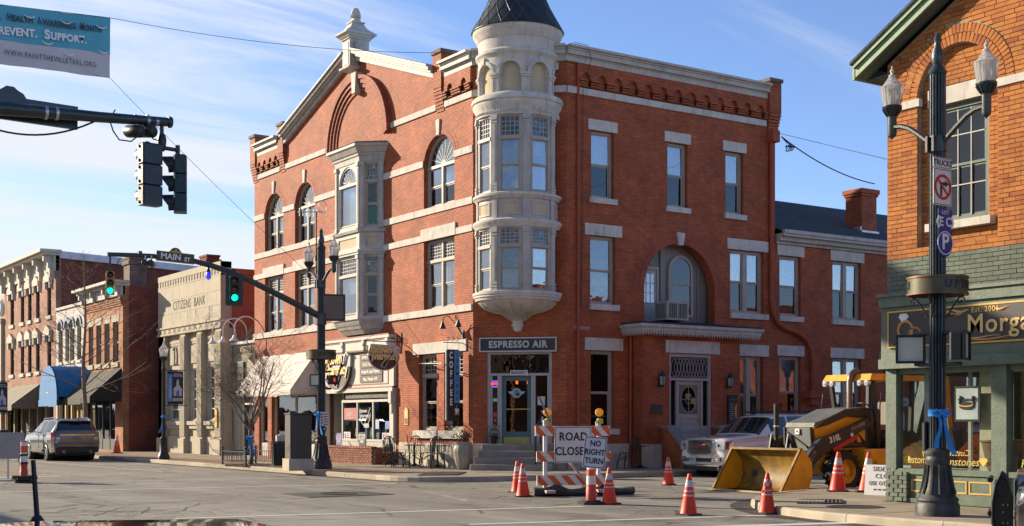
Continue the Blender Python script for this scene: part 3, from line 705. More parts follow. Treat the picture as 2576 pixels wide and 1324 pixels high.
# gable pedestal with pineapple finial
g=-GY;PDM=FL @ Matrix.Translation((g,0,14.45)) @ Matrix.Diagonal((.68,.8,.715,1)) @ Matrix.Translation((-g,0,-14.35));mb=MB(PDM)
def sq(mb,w0,d0,z0,w1,d1,z1,dc=.05):
    mb.hexa([(g-w0,dc-d0,z0),(g+w0,dc-d0,z0),(g+w0,dc+d0,z0),(g-w0,dc+d0,z0),(g-w1,dc-d1,z1),(g+w1,dc-d1,z1),(g+w1,dc+d1,z1),(g-w1,dc+d1,z1)])
for a in ((.16,.18,14.35,.24,.3,14.6),(.24,.3,14.6,.6,.62,14.72),(.6,.62,14.72,.6,.62,14.82),(.44,.5,14.82,.44,.5,16.25),(.5,.56,16.25,.5,.56,16.33),(.54,.6,16.33,.68,.74,16.5),(.72,.78,16.5,.72,.78,16.6),(.7,.74,16.6,.42,.44,16.85),(.42,.44,16.85,.27,.28,17.15),(.34,.34,17.15,.34,.34,17.22),(.19,.19,17.22,.16,.16,17.42)):sq(mb,*a)
ped=part(mb,'gable_pedestal',STONE,RB)
mb=MB(PDM);mb.box(g-.26,g+.26,-.47,-.44,14.95,16.1);part(mb,'sunk_panel',TRIM,ped)
mb=MB(PDM @ Matrix.Translation((g,.05,0)));mb.lathe([(.13,17.4),(.2,17.46),(.235,17.6),(.22,17.78),(.14,17.93),(.001,18.0)],n=20)
for k in range(10):mb.tube([(.235*(1-.55*q*q)*cos(2*pi*k/10+q*1.6),.235*(1-.55*q*q)*sin(2*pi*k/10+q*1.6),17.46+q*.5) for q in [i/7 for i in range(8)]],.022,5)
part(mb,'pineapple_finial',STONE,RB)
for sg in (-1,1):
    mb=MB(PDM);mb.prism([(g+sg*.44,16.15),(g+sg*.7,15.95),(g+sg*1.15,15.15),(g+sg*.44,15.3)],-.12,.3)
    mb.lathe([(.0001,-.2),(.1,-.21),(.13,-.17),(.26,-.19),(.3,-.15),(.3,-.1)],(g+sg*.62,0,15.85),18,axis='y')
    for k in range(5):mb.bar((g+sg*.78,-.14,15.85-k*.07),(g+sg*1.12-sg*k*.02,-.14,15.25-.0*k),.04,.03,(0,1,0))
    part(mb,'scroll_bracket',STONE,RB)
# ---- oriel bay on the front
mb=MB()
pb=.65;bF=frame((-pb,0),(-1,0));bR=frame((-pb,8.75),(-1,-1));bL=frame((0,11.3),(-1,1));cw=pb*Q2
def bayplan(e,dz=0):return [(.02,11.3+e),(-pb-e*.9,10.65+e*.6),(-pb-e*.9,8.75-e*.6),(.02,8.1-e)]
def baysl(e0,z0,e1,z1,name,mat=TRIM):
    a,b=bayplan(e0),bayplan(e1);mb=MB();mb.hexa([(x,y,z0) for x,y in a]+[(x,y,z1) for x,y in b]);return mb
bay=part(baysl(-.3,4.82,-.12,5.0,''),'oriel_bay',TRIM,RB)
for (e0,z0,e1,z1) in ((-.1,5.0,-.02,5.12),(.0,5.12,.06,5.2),(.02,5.2,.1,5.32),(.14,5.32,.14,5.42),(.1,7.66,.1,7.74),(.14,7.74,.14,7.82),(.02,7.82,.02,7.86),(.02,8.4,.02,8.46),(.1,8.46,.14,8.56),(.05,8.56,.03,8.62),(.03,11.0,.06,11.2),(.1,11.2,.12,11.3),(.16,11.3,.3,11.5),(.34,11.5,.34,11.6)):
    part(baysl(e0,z0,e1,z1,''),'moulding',TRIM,bay)
part(baysl(.36,11.6,.2,11.68,''),'lead_cap',ROOFD,bay)
for (z0,z1,up) in ((5.42,7.66,0),(8.6,11.0,1)):
    for Fm,a,b in ((bF,-10.65,-8.75),(bR,0,cw),(bL,0,cw)):
        wd=b-a;m_=.26 if Fm is bF else .2
        h=archpts(a+m_,b-m_,z0+.1,z1-.06-(wd-2*m_)/2) if (up and Fm is bF) else rect(a+m_,b-m_,z0+.06,z1-.06)
        mb=MB(Fm);mb.wall(rect(a,b,z0,z1),[h],0,.08);part(mb,'bay_face',TRIM,bay)
        if Fm is bF:
            if up:window(bay,Fm,a+m_,b-m_,z0+.1,z1-.06,.03,fan=z1-.06-(wd-2*m_)/2,rail=.02,up=GLASS,fr=.06)
            else:window(bay,Fm,a+m_,b-m_,z0+.06,z1-.06,.03,trans=6.95,lead=(8,4),rail=.02,fr=.05,leadw=LW)
        else:window(bay,Fm,a+m_,b-m_,z0+.06,z1-.06,.03,trans=z1-.72,lead=(4,4),up=GLASSD,low=GLASSD,blind=0,fr=.05,leadw=(1,1,1,4,0,1))
        for x in (a+.09,b-.09):
            mb=MB(Fm);mb.box(x-.07,x+.07,-.05,0,z0,z1);mb.box(x-.09,x+.09,-.075,0,z0,z0+.14);mb.box(x-.1,x+.1,-.09,0,z1-.16,z1-.02);mb.box(x-.03,x+.03,-.06,0,z0+.2,z1-.22);part(mb,'pilaster',TRIM,bay)
for Fm,a,b in ((bF,-10.65,-8.75),(bR,0,cw),(bL,0,cw)):
    mb=MB(Fm);mb.wall(rect(a,b,7.84,8.42),[rect(a+.24,b-.24,7.95,8.3)],-.015,.06);part(mb,'bay_face',TRIM,bay)
    part(MB(Fm).box(a+.2,b-.2,.02,.05,7.9,8.35),'panel',BUFF,bay)
mb=MB();mb.slab([(.3,11.1),(-.45,10.5),(-.45,8.9),(.3,8.3)],11.0,11.05);mb.slab([(.3,11.1),(-.5,10.5),(-.5,8.9),(.3,8.3)],5.3,5.4);mb.slab([(.3,11.1),(-.5,10.5),(-.5,8.9),(.3,8.3)],7.8,8.5);part(mb,'bay_floor',ROOM,bay)
# ---- corner turret
TX,TY=1.02,1.10;TC=(TX,TY);AZC=R(225)
def ring(prof,name,mat=STONE,parent=None,n=56):return part(MB().lathe(prof,(TX,TY,0),n),name,mat,parent or TUR)
mb=MB();mb.lathe([(.0001,4.47),(.1,4.5),(.15,4.58),(.16,4.66),(.2,4.66),(.2,4.73),(.17,4.75),(.2,4.84),(.3,4.96),(.5,5.06),(.8,5.13),(1.08,5.24),(1.24,5.38),(1.29,5.44)],(TX,TY,0),56)
TUR=part(mb,'corner_turret',STONE,RB)
mb=MB()
for k in range(24):
    t=2*pi*k/24;pr=[(.24,4.85),(.5,5.045),(.8,5.115),(1.08,5.225),(1.23,5.37)]
    mb.tube([(TX+r_*cos(t),TY+r_*sin(t),z) for r_,z in pr],[.012,.018,.022,.024,.02],5)
part(mb,'bowl_rib',STONE,TUR)
ring([(1.1,5.43),(1.34,5.43),(1.36,5.5),(1.4,5.52),(1.4,5.57),(1.43,5.6),(1.43,5.68),(1.36,5.7),(1.1,5.7)],'moulding')
ring([(1.1,7.66),(1.33,7.66),(1.36,7.72),(1.4,7.78),(1.43,7.82),(1.43,7.88),(1.36,7.93),(1.1,7.93)],'moulding')
ring([(1.1,8.55),(1.33,8.55),(1.36,8.6),(1.42,8.64),(1.42,8.71),(1.34,8.75),(1.1,8.75)],'moulding')
ring([(1.1,11.14),(1.33,11.14),(1.34,11.22),(1.31,11.26),(1.34,11.38),(1.42,11.5),(1.42,11.58),(1.47,11.62),(1.47,11.7),(1.43,11.78),(1.32,11.84),(1.1,11.84)],'cornice')
mb=MB()
for k in range(90):
    t=2*pi*k/90;mb.tube([(TX+1.335*cos(t),TY+1.335*sin(t),11.2),(TX+1.335*cos(t+.07),TY+1.335*sin(t+.07),11.27)],.022,5)
part(mb,'rope_moulding',STONE,TUR)
ring([(1.1,12.95),(1.25,12.95),(1.3,13.04),(1.34,13.08),(1.34,13.16),(1.27,13.22),(1.25,13.24),(1.26,13.56),(1.3,13.6),(1.32,13.66),(1.4,13.78),(1.43,13.86),(1.43,13.95),(1.1,13.95)],'cornice')
HA=R(15.5) # half angle of a window bay
for lev,(z0,z1,tr) in enumerate(((5.7,7.66,7.08),(8.75,11.14,10.42))):
    mb=MB()
    for k in range(8):mb.arcwall(AZC+R(45)*k+HA,AZC+R(45)*(k+1)-HA,1.02,1.29,z0,z1,5,TC)
    part(mb,'turret_wall',TRIM,TUR)
    for k in range(8):
        t=AZC+R(45)*(k+.5);Fm=frame((TX+1.29*cos(t),TY+1.29*sin(t)),(cos(t),sin(t)))
        if k not in (0,1,6,7):continue
        mb=MB(Fm);mb.box(-.1,.1,-.045,.05,z0,z1);mb.box(-.115,.115,-.06,.05,z0,z0+.08);mb.box(-.12,.12,-.07,.05,z0+.09,z0+.15);mb.box(-.12,.12,-.065,.05,z0+.19,z0+.25)
        mb.box(-.12,.12,-.07,.05,z1-.1,z1);mb.box(-.125,.125,-.085,.05,z1-.16,z1-.11);mb.box(-.12,.12,-.065,.05,z1-.25,z1-.19);mb.box(-.035,.035,-.055,.05,z0+.3,z1-.3);part(mb,'pilaster',TRIM,TUR)
    for k in (-1,0,1):
        t=AZC+R(45)*k;ch=1.29*cos(HA);hw=1.29*sin(HA)+.01
        Fm=frame((TX+ch*cos(t),TY+ch*sin(t)),(cos(t),sin(t)))
        window(TUR,Fm,-hw,hw,z0,z1,-.005,trans=tr,lead=(4,4),up=GLASSW if (lev==0 and k==0) else GLASS,low=GLASSW if (lev==0 and k==0) else GLASS,blind=0 if k==0 else .5,fr=.06,leadw=(3,4,3,4,1,0) if k>=0 else LW)
    part(MB().lathe([(.85,z0),(.85,z1)],(TX,TY,0),24,cap=False),'dark_core',ROOM,TUR)
mb=MB();mb.lathe([(1.27,7.9),(1.27,8.58)],(TX,TY,0),56,cap=False);part(mb,'turret_wall',TRIM,TUR)
for k in range(-2,3):
    t=AZC+R(45)*k;mb=MB();mb.arcwall(t-R(11.5),t+R(11.5),1.2,1.278,8.08,8.4,8,TC);part(mb,'panel',BUFF,TUR)
    mb=MB();mb.arcwall(t-R(13.5),t+R(13.5),1.2,1.3,8.4,8.45,8,TC);mb.arcwall(t-R(13.5),t+R(13.5),1.2,1.3,8.03,8.08,8,TC);mb.arcwall(t-R(13.5),t-R(11.5),1.2,1.3,8.08,8.4,2,TC);mb.arcwall(t+R(11.5),t+R(13.5),1.2,1.3,8.08,8.4,2,TC);part(mb,'panel_frame',TRIM,TUR)
    t2=t+R(22.5);mb=MB();mb.arcwall(t2-R(4.2),t2+R(4.2),1.2,1.315,7.92,8.56,3,TC);part(mb,'pilaster',TRIM,TUR)
# blind arcade under the cone
mb=MB();mb.lathe([(1.13,11.8),(1.13,13.0)],(TX,TY,0),56,cap=False);part(mb,'arcade_back',BUFF,TUR)
mb=MB();na=8;zs,za=12.43,.335
nA,zR=160,[11.84,12.43]
vs=[];fs=[]
for k in range(8): # spandrel wall with an arched opening, bent round the drum
    t0=AZC+R(45)*k;L=R(22.5);a=.345/1.25
    cols=[]
    for i in range(13):
        w_=-a+2*a*i/12;cols.append((t0+w_,zs+sqrt(max(.345**2-(w_*1.25)**2,0))))
    for i in range(12):
        for rr,rev in ((1.25,0),):
            o=len(vs);vs+=[(TX+rr*cos(q),TY+rr*sin(q),z) for q,z in ((cols[i][0],cols[i][1]),(cols[i+1][0],cols[i+1][1]),(cols[i+1][0],12.96),(cols[i][0],12.96))];fs.append((o,o+1,o+2,o+3))
            o=len(vs);vs+=[(TX+r_*cos(q),TY+r_*sin(q),z) for r_,q,z in ((1.25,cols[i][0],cols[i][1]),(1.25,cols[i+1][0],cols[i+1][1]),(1.12,cols[i+1][0],cols[i+1][1]),(1.12,cols[i][0],cols[i][1]))];fs.append((o,o+1,o+2,o+3))
    mb.arcwall(t0+a,t0+R(45)-a,1.12,1.25,11.82,12.96,5,TC)
mb.add(vs,fs);part(mb,'arcade_wall',STONE,TUR)
for k in range(-2,4):
    t0=AZC+R(45)*k
    mb=MB();m_=14;vs=[];fs=[]
    for i in range(m_+1):
        w_=pi*i/m_
        for rr,r2 in ((.345,1.25),(.345,1.29),(.45,1.29),(.45,1.25)):
            q=t0+rr*cos(w_)/1.25;vs.append((TX+r2*cos(q),TY+r2*sin(q),zs+rr*sin(w_)))
    for i in range(m_):
        for q in range(4):fs.append((i*4+q,i*4+4+q,i*4+4+(q+1) % 4,i*4+(q+1) % 4))
    mb.add(vs,fs);part(mb,'arch_moulding',STONE,TUR)
    Fm=frame((TX+1.25*cos(t0),TY+1.25*sin(t0)),(cos(t0),sin(t0)))
    part(MB(Fm).prism([(-.05,12.76),(.05,12.76),(.08,12.97),(-.08,12.97)],-.07,.03),'keystone',STONE,TUR)
    t1=t0+R(22.5);mb=MB();a=.345/1.25
    hwid=R(22.5)-a
    mb.arcwall(t1-hwid-.03,t1+hwid+.03,1.2,1.33,12.37,12.44,5,TC);mb.arcwall(t1-hwid-.01,t1+hwid+.01,1.2,1.3,12.3,12.37,5,TC);mb.arcwall(t1-hwid*.9,t1-hwid*.5,1.2,1.275,11.84,12.3,2,TC);mb.arcwall(t1+hwid*.5,t1+hwid*.9,1.2,1.275,11.84,12.3,2,TC)
    part(mb,'impost',STONE,TUR)
mb=MB();prof=[]
for i in range(15):
    q=i/14;prof.append((1.45*(1-q)**1.35*(1-.18*sin(pi*q))+.03,13.95+4.4*q))
SLATE=M('dark_metal_slate',(.03,.036,.038),.45,.3,var=.35,scale=2.5,bmp=.15)
mb.lathe([(1.2,13.94),(1.47,13.93),(1.47,13.97)]+prof,(TX,TY,0),48);cone=part(mb,'cone_roof',SLATE,TUR)
mb=MB()
for sg in (-1,1):
    for k in range(20):
        mb.tube([(TX+(r_+.004)*cos(2*pi*k/20+sg*(z-13.95)*.42),TY+(r_+.004)*sin(2*pi*k/20+sg*(z-13.95)*.42),z) for r_,z in prof[:12]],.009,4)
part(mb,'slate_seam',M('slate_seam',(.06,.066,.066),.5,.3),cone)
# ---- windows and stonework of the side
for a,b in rw:
    window(RB,FR,a,b,8.83,10.97,.14,1,fr=.07,low=GLASSD,up=GLASS,blind=.5,bmat=CURT);lintel(FR,a-.13,b+.13,10.98,11.32);sill(FR,a-.08,b+.1,8.64,8.82)
window(RB,FR,3.08,4.1,5.42,7.6,.14,up=GLASSW,low=GLASSW,blind=0,fr=.07);lintel(FR,2.85,4.36,7.61,7.98);sill(FR,3.04,4.22,5.22,5.41)
window(RB,FR,9.15,10.75,5.42,7.6,.14,2,bmat=CURT,fr=.08,mul=.2);lintel(FR,9.0,10.95,7.61,7.98);sill(FR,9.12,10.92,5.22,5.41)
window(RB,FR,3.1,4.05,1.42,3.92,.14,up=GLASSD,low=GLASSS,blind=0,fr=.07,rail=.46);lintel(FR,2.85,4.4,3.93,4.33);sill(FR,3.04,4.22,1.22,1.41)
window(RB,FR,9.5,10.72,1.42,3.92,.14,2,bmat=CURT,fr=.08,mul=.2,rail=.46,low=GLASSS,blind=.55);lintel(FR,9.4,10.98,3.93,4.33);sill(FR,9.45,10.9,1.22,1.41)
# arched loggia over the porch
mb=MB(FR);mb.arch(6.87,6.04,1.565,1.78,-.014,.2,n=26);mb.arch(6.87,6.04,1.79,2.0,-.008,.2,n=26);part(mb,'brick_arch',ARCHB,RB)
part(MB(FR).prism([(6.77,7.56),(6.97,7.56),(7.05,7.98),(6.69,7.98)],-.06,.1),'keystone',STONE,RB)
LOG=M('loggia_boards',(.23,.215,.195),.6,var=.08)
mb=MB(FR);mb.box(5.1,8.6,.52,.6,4.6,7.75);logg=part(mb,'loggia',LOG,RB)
s=5.32
while s<8.5:part(MB(FR).box(s,s+.105,.5,.52,4.65,7.7),'board',LOG,logg);s+=.115
mb=MB(FR);mb.box(5.45,6.2,.44,.5,4.66,6.72);d_=part(mb,'door',DOORP,logg)
mb=MB(FR);mb.box(5.36,5.45,.41,.5,4.66,6.82);mb.box(6.2,6.29,.41,.5,4.66,6.82);mb.box(5.36,6.29,.405,.5,6.73,6.83);part(mb,'door_frame',FRAME,logg)
mb=MB(FR);mb.box(5.56,6.1,.425,.445,5.62,6.6);part(mb,'door_glass',GLASS,logg)
mb=MB(FR)
for k in range(4):mb.box(5.55+.18*k,5.575+.18*k,.415,.45,5.6,6.62);mb.box(5.555,6.12,.4165,.448,5.6+.33*k,5.625+.33*k)
part(mb,'muntin',TRIM,logg)
mb=MB(FR);mb.box(6.38,6.5,.43,.5,4.7,7.55);mb.box(6.52,6.6,.45,.5,4.7,7.55);mb.box(8.05,8.13,.45,.5,4.7,6.9);part(mb,'pilaster',LOG,logg)
wl=MB(FR);lw=archpts(6.82,7.72,5.3,6.75,12)
mb=MB(FR);mb.wall(archpts(6.72,7.82,5.2,6.75,12),[archpts(6.82,7.72,5.3,6.75,12)],.41,.09);mb.box(6.82,7.72,.42,.47,6.28,6.34);w_=part(mb,'window',FRAME,logg)
part(MB(FR).prism(archpts(6.82,7.72,6.3,6.75,12),.44,.446),'pane',GLASSD,logg);part(MB(FR).box(6.82,7.72,.45,.456,5.3,6.3),'pane',GLASSD,logg);part(MB(FR).box(6.84,7.7,.47,.49,5.3,7.15),'curtain',CURT,logg)
# porch: brick box with flat roof, scalloped fascia and panelled door
PX0,PX1,PY=4.75,9.0,.63;FP=frame((0,-PY),(0,-1))
mb=MB(FP);mb.wall([(PX0,.1),(PX1,.1),(PX1,4.5),(PX0,4.5)],[rect(5.86,7.72,.8,3.88)],0,.25);mb.box(PX0,PX0+.25,.25,PY,.1,4.5);mb.box(PX1-.25,PX1,.25,PY,.1,4.5);porch=part(mb,'porch',RED,RB)
mb=MB(FP);mb.box(PX0-.38,PX1+.55,-.4,PY,4.5,4.56);mb.box(PX0-.42,PX1+.6,-.44,PY,4.56,4.68);mb.box(PX0-.48,PX1+.66,-.5,PY,4.68,4.78);part(mb,'roof_fascia',TRIM,porch)
mb=MB(FP);mb.box(PX0-.44,PX1+.6,-.46,PY,4.78,4.84);mb.hexa([(PX0+.2,-.2,4.84),(PX1+.2,-.2,4.84),(PX1+.2,PY,4.84),(PX0+.2,PY,4.84),(PX0+1,PY-.1,4.98),(PX1-.6,PY-.1,4.98),(PX1-.6,PY,4.98),(PX0+1,PY,4.98)]);part(mb,'roof_felt',ROOFD,porch)
mb=MB(FP);n=46;x=PX0-.4;st=(PX1+.58-x)/n
for i in range(n):mb.prism([(x+st*i+.004,4.56),(x+st*(i+.5),4.40),(x+st*(i+1)-.004,4.56)],-.415,-.395)
m2=MB(FP)
for i in range(10):mb.hexa([(PX0-.39,-.39+.1*i,4.56),(PX0-.37,-.39+.1*i,4.56),(PX0-.37,-.3+.1*i,4.56),(PX0-.39,-.3+.1*i,4.56)][:4]+[(PX0-.39,-.35+.1*i,4.41),(PX0-.37,-.35+.1*i,4.41),(PX0-.37,-.34+.1*i,4.41),(PX0-.39,-.34+.1*i,4.41)])
part(mb,'scalloped_trim',TRIM,porch)
lintel(FP,5.69,8.06,3.9,4.31,.03,porch)
mb=MB(FP);f=.1
mb.box(5.86,5.96,.05,.2,.8,3.88);mb.box(7.62,7.72,.05,.2,.8,3.88);mb.box(5.96,7.62,.052,.2,3.78,3.88);mb.box(5.9,7.68,.03,.2,3.0,3.08);mb.box(6.2,6.28,.048,.2,.8,3.0);mb.box(7.28,7.36,.048,.2,.8,3.0);mb.box(5.96,6.2,.1,.2,.8,1.5);mb.box(7.36,7.62,.1,.2,.8,1.5);part(mb,'door_frame',DOORP,porch)
mb=MB(FP);mb.box(6.28,7.28,.12,.17,.8,3.0)
dr=part(mb,'panelled_door',DOORP,porch)
for z0,z1 in ((.95,1.25),(1.3,1.5),(1.55,1.68),(1.72,1.84)):
    mb=MB(FP);mb.box(6.42,7.14,.105,.12,z0,z1);mb.box(6.45,7.11,.098,.105,z0+.03,z1-.03);part(mb,'door_panel',DOORP,porch)
mb=MB(FP);mb.wall(rect(6.38,7.18,1.9,2.86),[[(6.78+.33*cos(t),2.38+.42*sin(t)) for t in [2*pi*i/24 for i in range(24)]]],.108,.012);part(mb,'glazing_panel',M('bronze_glazing',(.16,.125,.09),.4),porch)
mb=MB(FP);mb.prism([(6.78+.34*cos(t),2.38+.43*sin(t)) for t in [2*pi*i/24 for i in range(24)]],.113,.118);part(mb,'oval_glass',glass('oval_leaded',(.1,.1,.1),.02,.04),porch)
mb=MB(FP)
for (q0,q1) in ((-.3,-.02),(.5,1.3)):
    mb.prism([(6.78+.3*q*cos(t)+.0,2.3+.28*q*sin(t)) for q,t in [(1,.2+q0*2+i*.12) for i in range(9)]+[(.4,.2+q0*2+(8-i)*.12) for i in range(9)]],.106,.112)
part(mb,'amber_glass',M('amber_pane',(.42,.27,.07),.25),porch)
mb=MB(FP);mb.tube([(6.78+.335*cos(t),.106,2.38+.425*sin(t)) for t in [2*pi*i/24 for i in range(25)]],.012,5);mb.bar((6.78,.106,1.96),(6.78,.106,2.8),.014,.014);mb.bar((6.45,.106,2.38),(7.11,.106,2.38),.014,.014);mb.tube([(6.78+.12*cos(t),.106,2.38+.17*sin(t)) for t in [2*pi*i/16 for i in range(17)]],.009,5);part(mb,'lead_came',CAME,porch)
mb=MB(FP);mb.sphere((7.2,.08,1.72),.035,10,8);mb.box(7.18,7.22,.1,.12,1.62,1.82);part(mb,'door_knob',GOLD,porch)
text('3',.17,TEXTB,porch,FP,6.78,.116,1.765,'house_number')
mb=MB(FP);mb.box(5.96,6.2,.13,.135,1.5,3.0);mb.box(7.36,7.62,.13,.135,1.5,3.0);part(mb,'sidelight',GLASSD,porch)
mb=MB(FP);mb.box(5.96,7.62,.13,.135,3.08,3.78);part(mb,'transom_glass',glass('amber_transom',(.2,.17,.12),.12,.05),porch)
mb=MB(FP)
for i in range(6):
    for sgn in (0,1):
        c=(6.1+.277*i,3.08+.35*1);mb.tube([(c[0]+.2*cos(t)+(0 if sgn else .14),.125,c[1]+.32*sin(t)) for t in [2*pi*k/18 for k in range(19)]],.009,4)
part(mb,'petal_tracery',CAME,porch)
mb=MB(FP);mb.box(5.86,7.72,.25,1.6,.1,.8);part(mb,'threshold',STEPM,porch)
mb=MB(FP)
for k in range(4):mb.box(5.86,7.72,-.28*(k+1),-.28*k-.002,.13,.8-.17*(k+0)-.02)
part(mb,'step',STEPM,porch)
for x in (5.5,7.75):
    mb=MB(FP);mb.prism([(0,0),(1,0)],0,0) if 0 else None
    vs=[(x,-.002,.13),(x+.3,-.002,.13),(x+.3,-1.3,.13),(x,-1.3,.13),(x,-.002,1.42),(x+.3,-.002,1.42),(x+.3,-.3,1.42),(x,-.3,1.42),(x,-1.3,.55),(x+.3,-1.3,.55)]
    mb.add(vs,[(0,1,2,3),(4,7,6,5),(7,8,9,6),(3,2,9,8),(0,3,8,7,4),(1,5,6,9,2)]);ck=part(mb,'cheek_wall',RED,porch)
    mb=MB(FP);mb.hexa([(x-.04,.0,1.42),(x+.34,.0,1.42),(x+.34,-.32,1.42),(x-.04,-.32,1.42),(x-.04,0,1.52),(x+.34,0,1.52),(x+.34,-.34,1.52),(x-.04,-.34,1.52)]);mb.hexa([(x-.04,-.32,1.42),(x+.34,-.32,1.42),(x+.34,-1.34,.53),(x-.04,-1.34,.53),(x-.04,-.34,1.52),(x+.34,-.34,1.52),(x+.34,-1.36,.63),(x-.04,-1.36,.63)]);part(mb,'cheek_cap',stonemat('grey_cap_stone',(.22,.22,.21),.2,.3),porch)
bandpart(FP,PX0-.02,5.48,.1,.9,.05,'base_stone',RUB,porch)
# cornice lamps etc are things of their own further down
# ---- corner door under the turret
mb=MB(FC);DT=M('teal_door',(.075,.135,.15),.5,var=.2,scale=6)
mb.box(.46,.56,.04,.2,.9,3.86);mb.box(2.46,2.56,.04,.2,.9,3.86);mb.box(.56,2.46,.042,.2,3.78,3.86);mb.box(.5,2.52,.02,.2,3.1,3.18);mb.box(.79,.93,.038,.2,.9,3.1);mb.box(1.88,2.02,.038,.2,.9,3.1);mb.box(.56,.79,.06,.2,.9,1.55);mb.box(2.02,2.46,.06,.2,.9,1.55)
mb.box(.56,.62,.06,.16,1.55,3.1);mb.box(2.4,2.46,.06,.16,1.55,3.1)
ent=part(mb,'corner_entrance',DOORP,RB)
mb=MB(FC);mb.box(.93,1.06,.1,.15,.9,3.08);mb.box(1.75,1.88,.1,.15,.9,3.08);mb.box(1.06,1.75,.1,.15,2.94,3.08);mb.box(1.06,1.75,.1,.15,.9,1.32);part(mb,'cafe_door',DT,ent)
part(MB(FC).box(.98,1.83,.092,.1,.92,1.14),'kick_plate',M('brass_kick_plate',(.42,.36,.09),.45,.3),ent)
part(MB(FC).box(1.06,1.75,.12,.126,1.32,2.94),'door_glass',GLASSD,ent)
part(MB(FC).box(1.08,1.86,.07,.09,2.02,2.05),'push_bar',GOLD,ent)
part(MB(FC).box(.62,.79,.11,.116,1.55,3.1),'sidelight',GLASSD,ent);part(MB(FC).box(2.02,2.4,.11,.116,1.55,3.1),'sidelight',GLASSD,ent)
part(MB(FC).box(.56,2.46,.12,.126,3.18,3.78),'transom_glass',glass('dark_transom',(.12,.13,.13),.05,.05),ent)
mb=MB(FC)
for i in range(5):mb.tube([(.75+.38*i+.24*cos(t),.112,3.48+.27*sin(t)) for t in [2*pi*k/18 for k in range(19)]],.005,4)
part(mb,'petal_tracery',M('dark_came',(.06,.065,.065),.5),ent)
mb=MB(FC);mb.lathe([(.0001,.1),(.155,.1),(.155,.115),(.0001,.115)],(1.4,0,2.55),24,axis='y');mb.prism([(1.12,2.6),(1.26,2.6),(1.27,2.5),(1.18,2.52)],.105,.115);mb.prism([(1.68,2.6),(1.54,2.6),(1.53,2.5),(1.62,2.52)],.105,.115);lg=part(mb,'winged_emblem',M('emblem_silver',(.42,.43,.46),.5),ent)
mb=MB(FC);mb.lathe([(.0001,.09),(.11,.09),(.11,.1)],(1.4,0,2.55),24,axis='y');part(mb,'emblem_disc',M('emblem_teal',(.10,.30,.33),.5),ent)
mb=MB(FC);mb.prism([(1.33,2.62),(1.38,2.66),(1.44,2.65),(1.46,2.6),(1.4,2.59)],.083,.089);part(mb,'emblem_leaf',M('emblem_green',(.05,.22,.05),.5),ent)
mb=MB(FC);mb.prism([(1.38,2.54),(1.5,2.55),(1.48,2.47),(1.42,2.45)],.083,.089);part(mb,'emblem_cup',TEXTB,ent)
for s_,z_,col,w_,h_ in ((.7,2.33,(.6,.6,.58),.07,.05),(2.2,2.3,(.55,.56,.54),.12,.14),(2.24,1.95,(.2,.3,.5),.05,.05),(.7,1.86,(.5,.06,.06),.055,.07),(.7,1.68,(.45,.06,.06),.04,.06),(2.22,1.7,(.6,.6,.58),.04,.1)):
    part(MB(FC).box(s_-w_,s_+w_,.1,.105,z_-h_,z_+h_),'sticker',M('sticker_%d' % int(1000*s_+10*z_),col,.5),ent)
WARM=M('pendant_glow',(1,.3,.05),emit=(1,.2,.03),es=3.5)
for s_ in (1.25,1.62):part(MB(FC).box(s_-.035,s_+.035,.9,.97,2.86,3.02),'pendant_lamp',WARM,ent)
part(MB(FC).box(2.33,2.38,.5,.55,2.72,2.86),'pendant_lamp',WARM,ent)
mb=MB(FC);mb.box(.3,2.7,2.6,2.7,.9,4.4);mb.box(.6,2.3,1.6,2.0,.9,1.9);part(mb,'cafe_interior',ROOM,ent)
# steps and handrail
mb=MB(FC)
stp=[(.42,2.72,-.65,.93),(.40,2.75,-1.0,.73),(.36,2.8,-1.35,.53),(.28,2.85,-1.7,.33)]
for k,(a,b,d,z) in enumerate(stp):mb.bbox(a,b,d,-.02 if k==0 else stp[k-1][2]+.012,.1,z-.002*k,.02)
part(mb,'corner_steps',STEPM,RB)
mb=MB(FC)
for s_ in (2.3,):mb.bar((s_,-.6,.93),(s_,-.6,1.85),.05,.05,(0,1,0));mb.bar((s_,-1.5,.33),(s_,-1.5,1.25),.05,.05,(0,1,0));mb.bar((s_,-.5,1.9),(s_,-1.6,1.2),.05,.05)
part(mb,'handrail',BLACK,RB)
# downspouts and service boxes on the side
mb=MB();PIPE=REDD
mb.tube([(2.55,-.07,13.0),(2.55,-.07,.4)],.045,8);part(mb,'downspout',PIPE,RB)
mb=MB();mb.tube([(4.62,-.1,4.6),(4.66,-.1,4.3),(4.66,-.08,.5)],.045,8);part(mb,'downspout',PIPE,RB)
mb=MB();x0=11.05
mb.tube([(x0,-.09,11.7),(x0,-.09,6.0),(x0+.05,-.09,5.55),(x0+.3,-.09,5.15),(x0+.7,-.09,4.95),(x0+1.35,-.09,4.82),(x0+1.75,-.09,4.6),(x0+2.02,-.09,4.2),(x0+2.08,-.09,3.8),(x0+2.08,-.09,2.75)],.085,10);part(mb,'conduit',PIPE,RB)
mb=MB();mb.box(x0-.12,x0+.2,-.3,0,11.5,11.9);part(mb,'weatherhead',PIPE,RB)
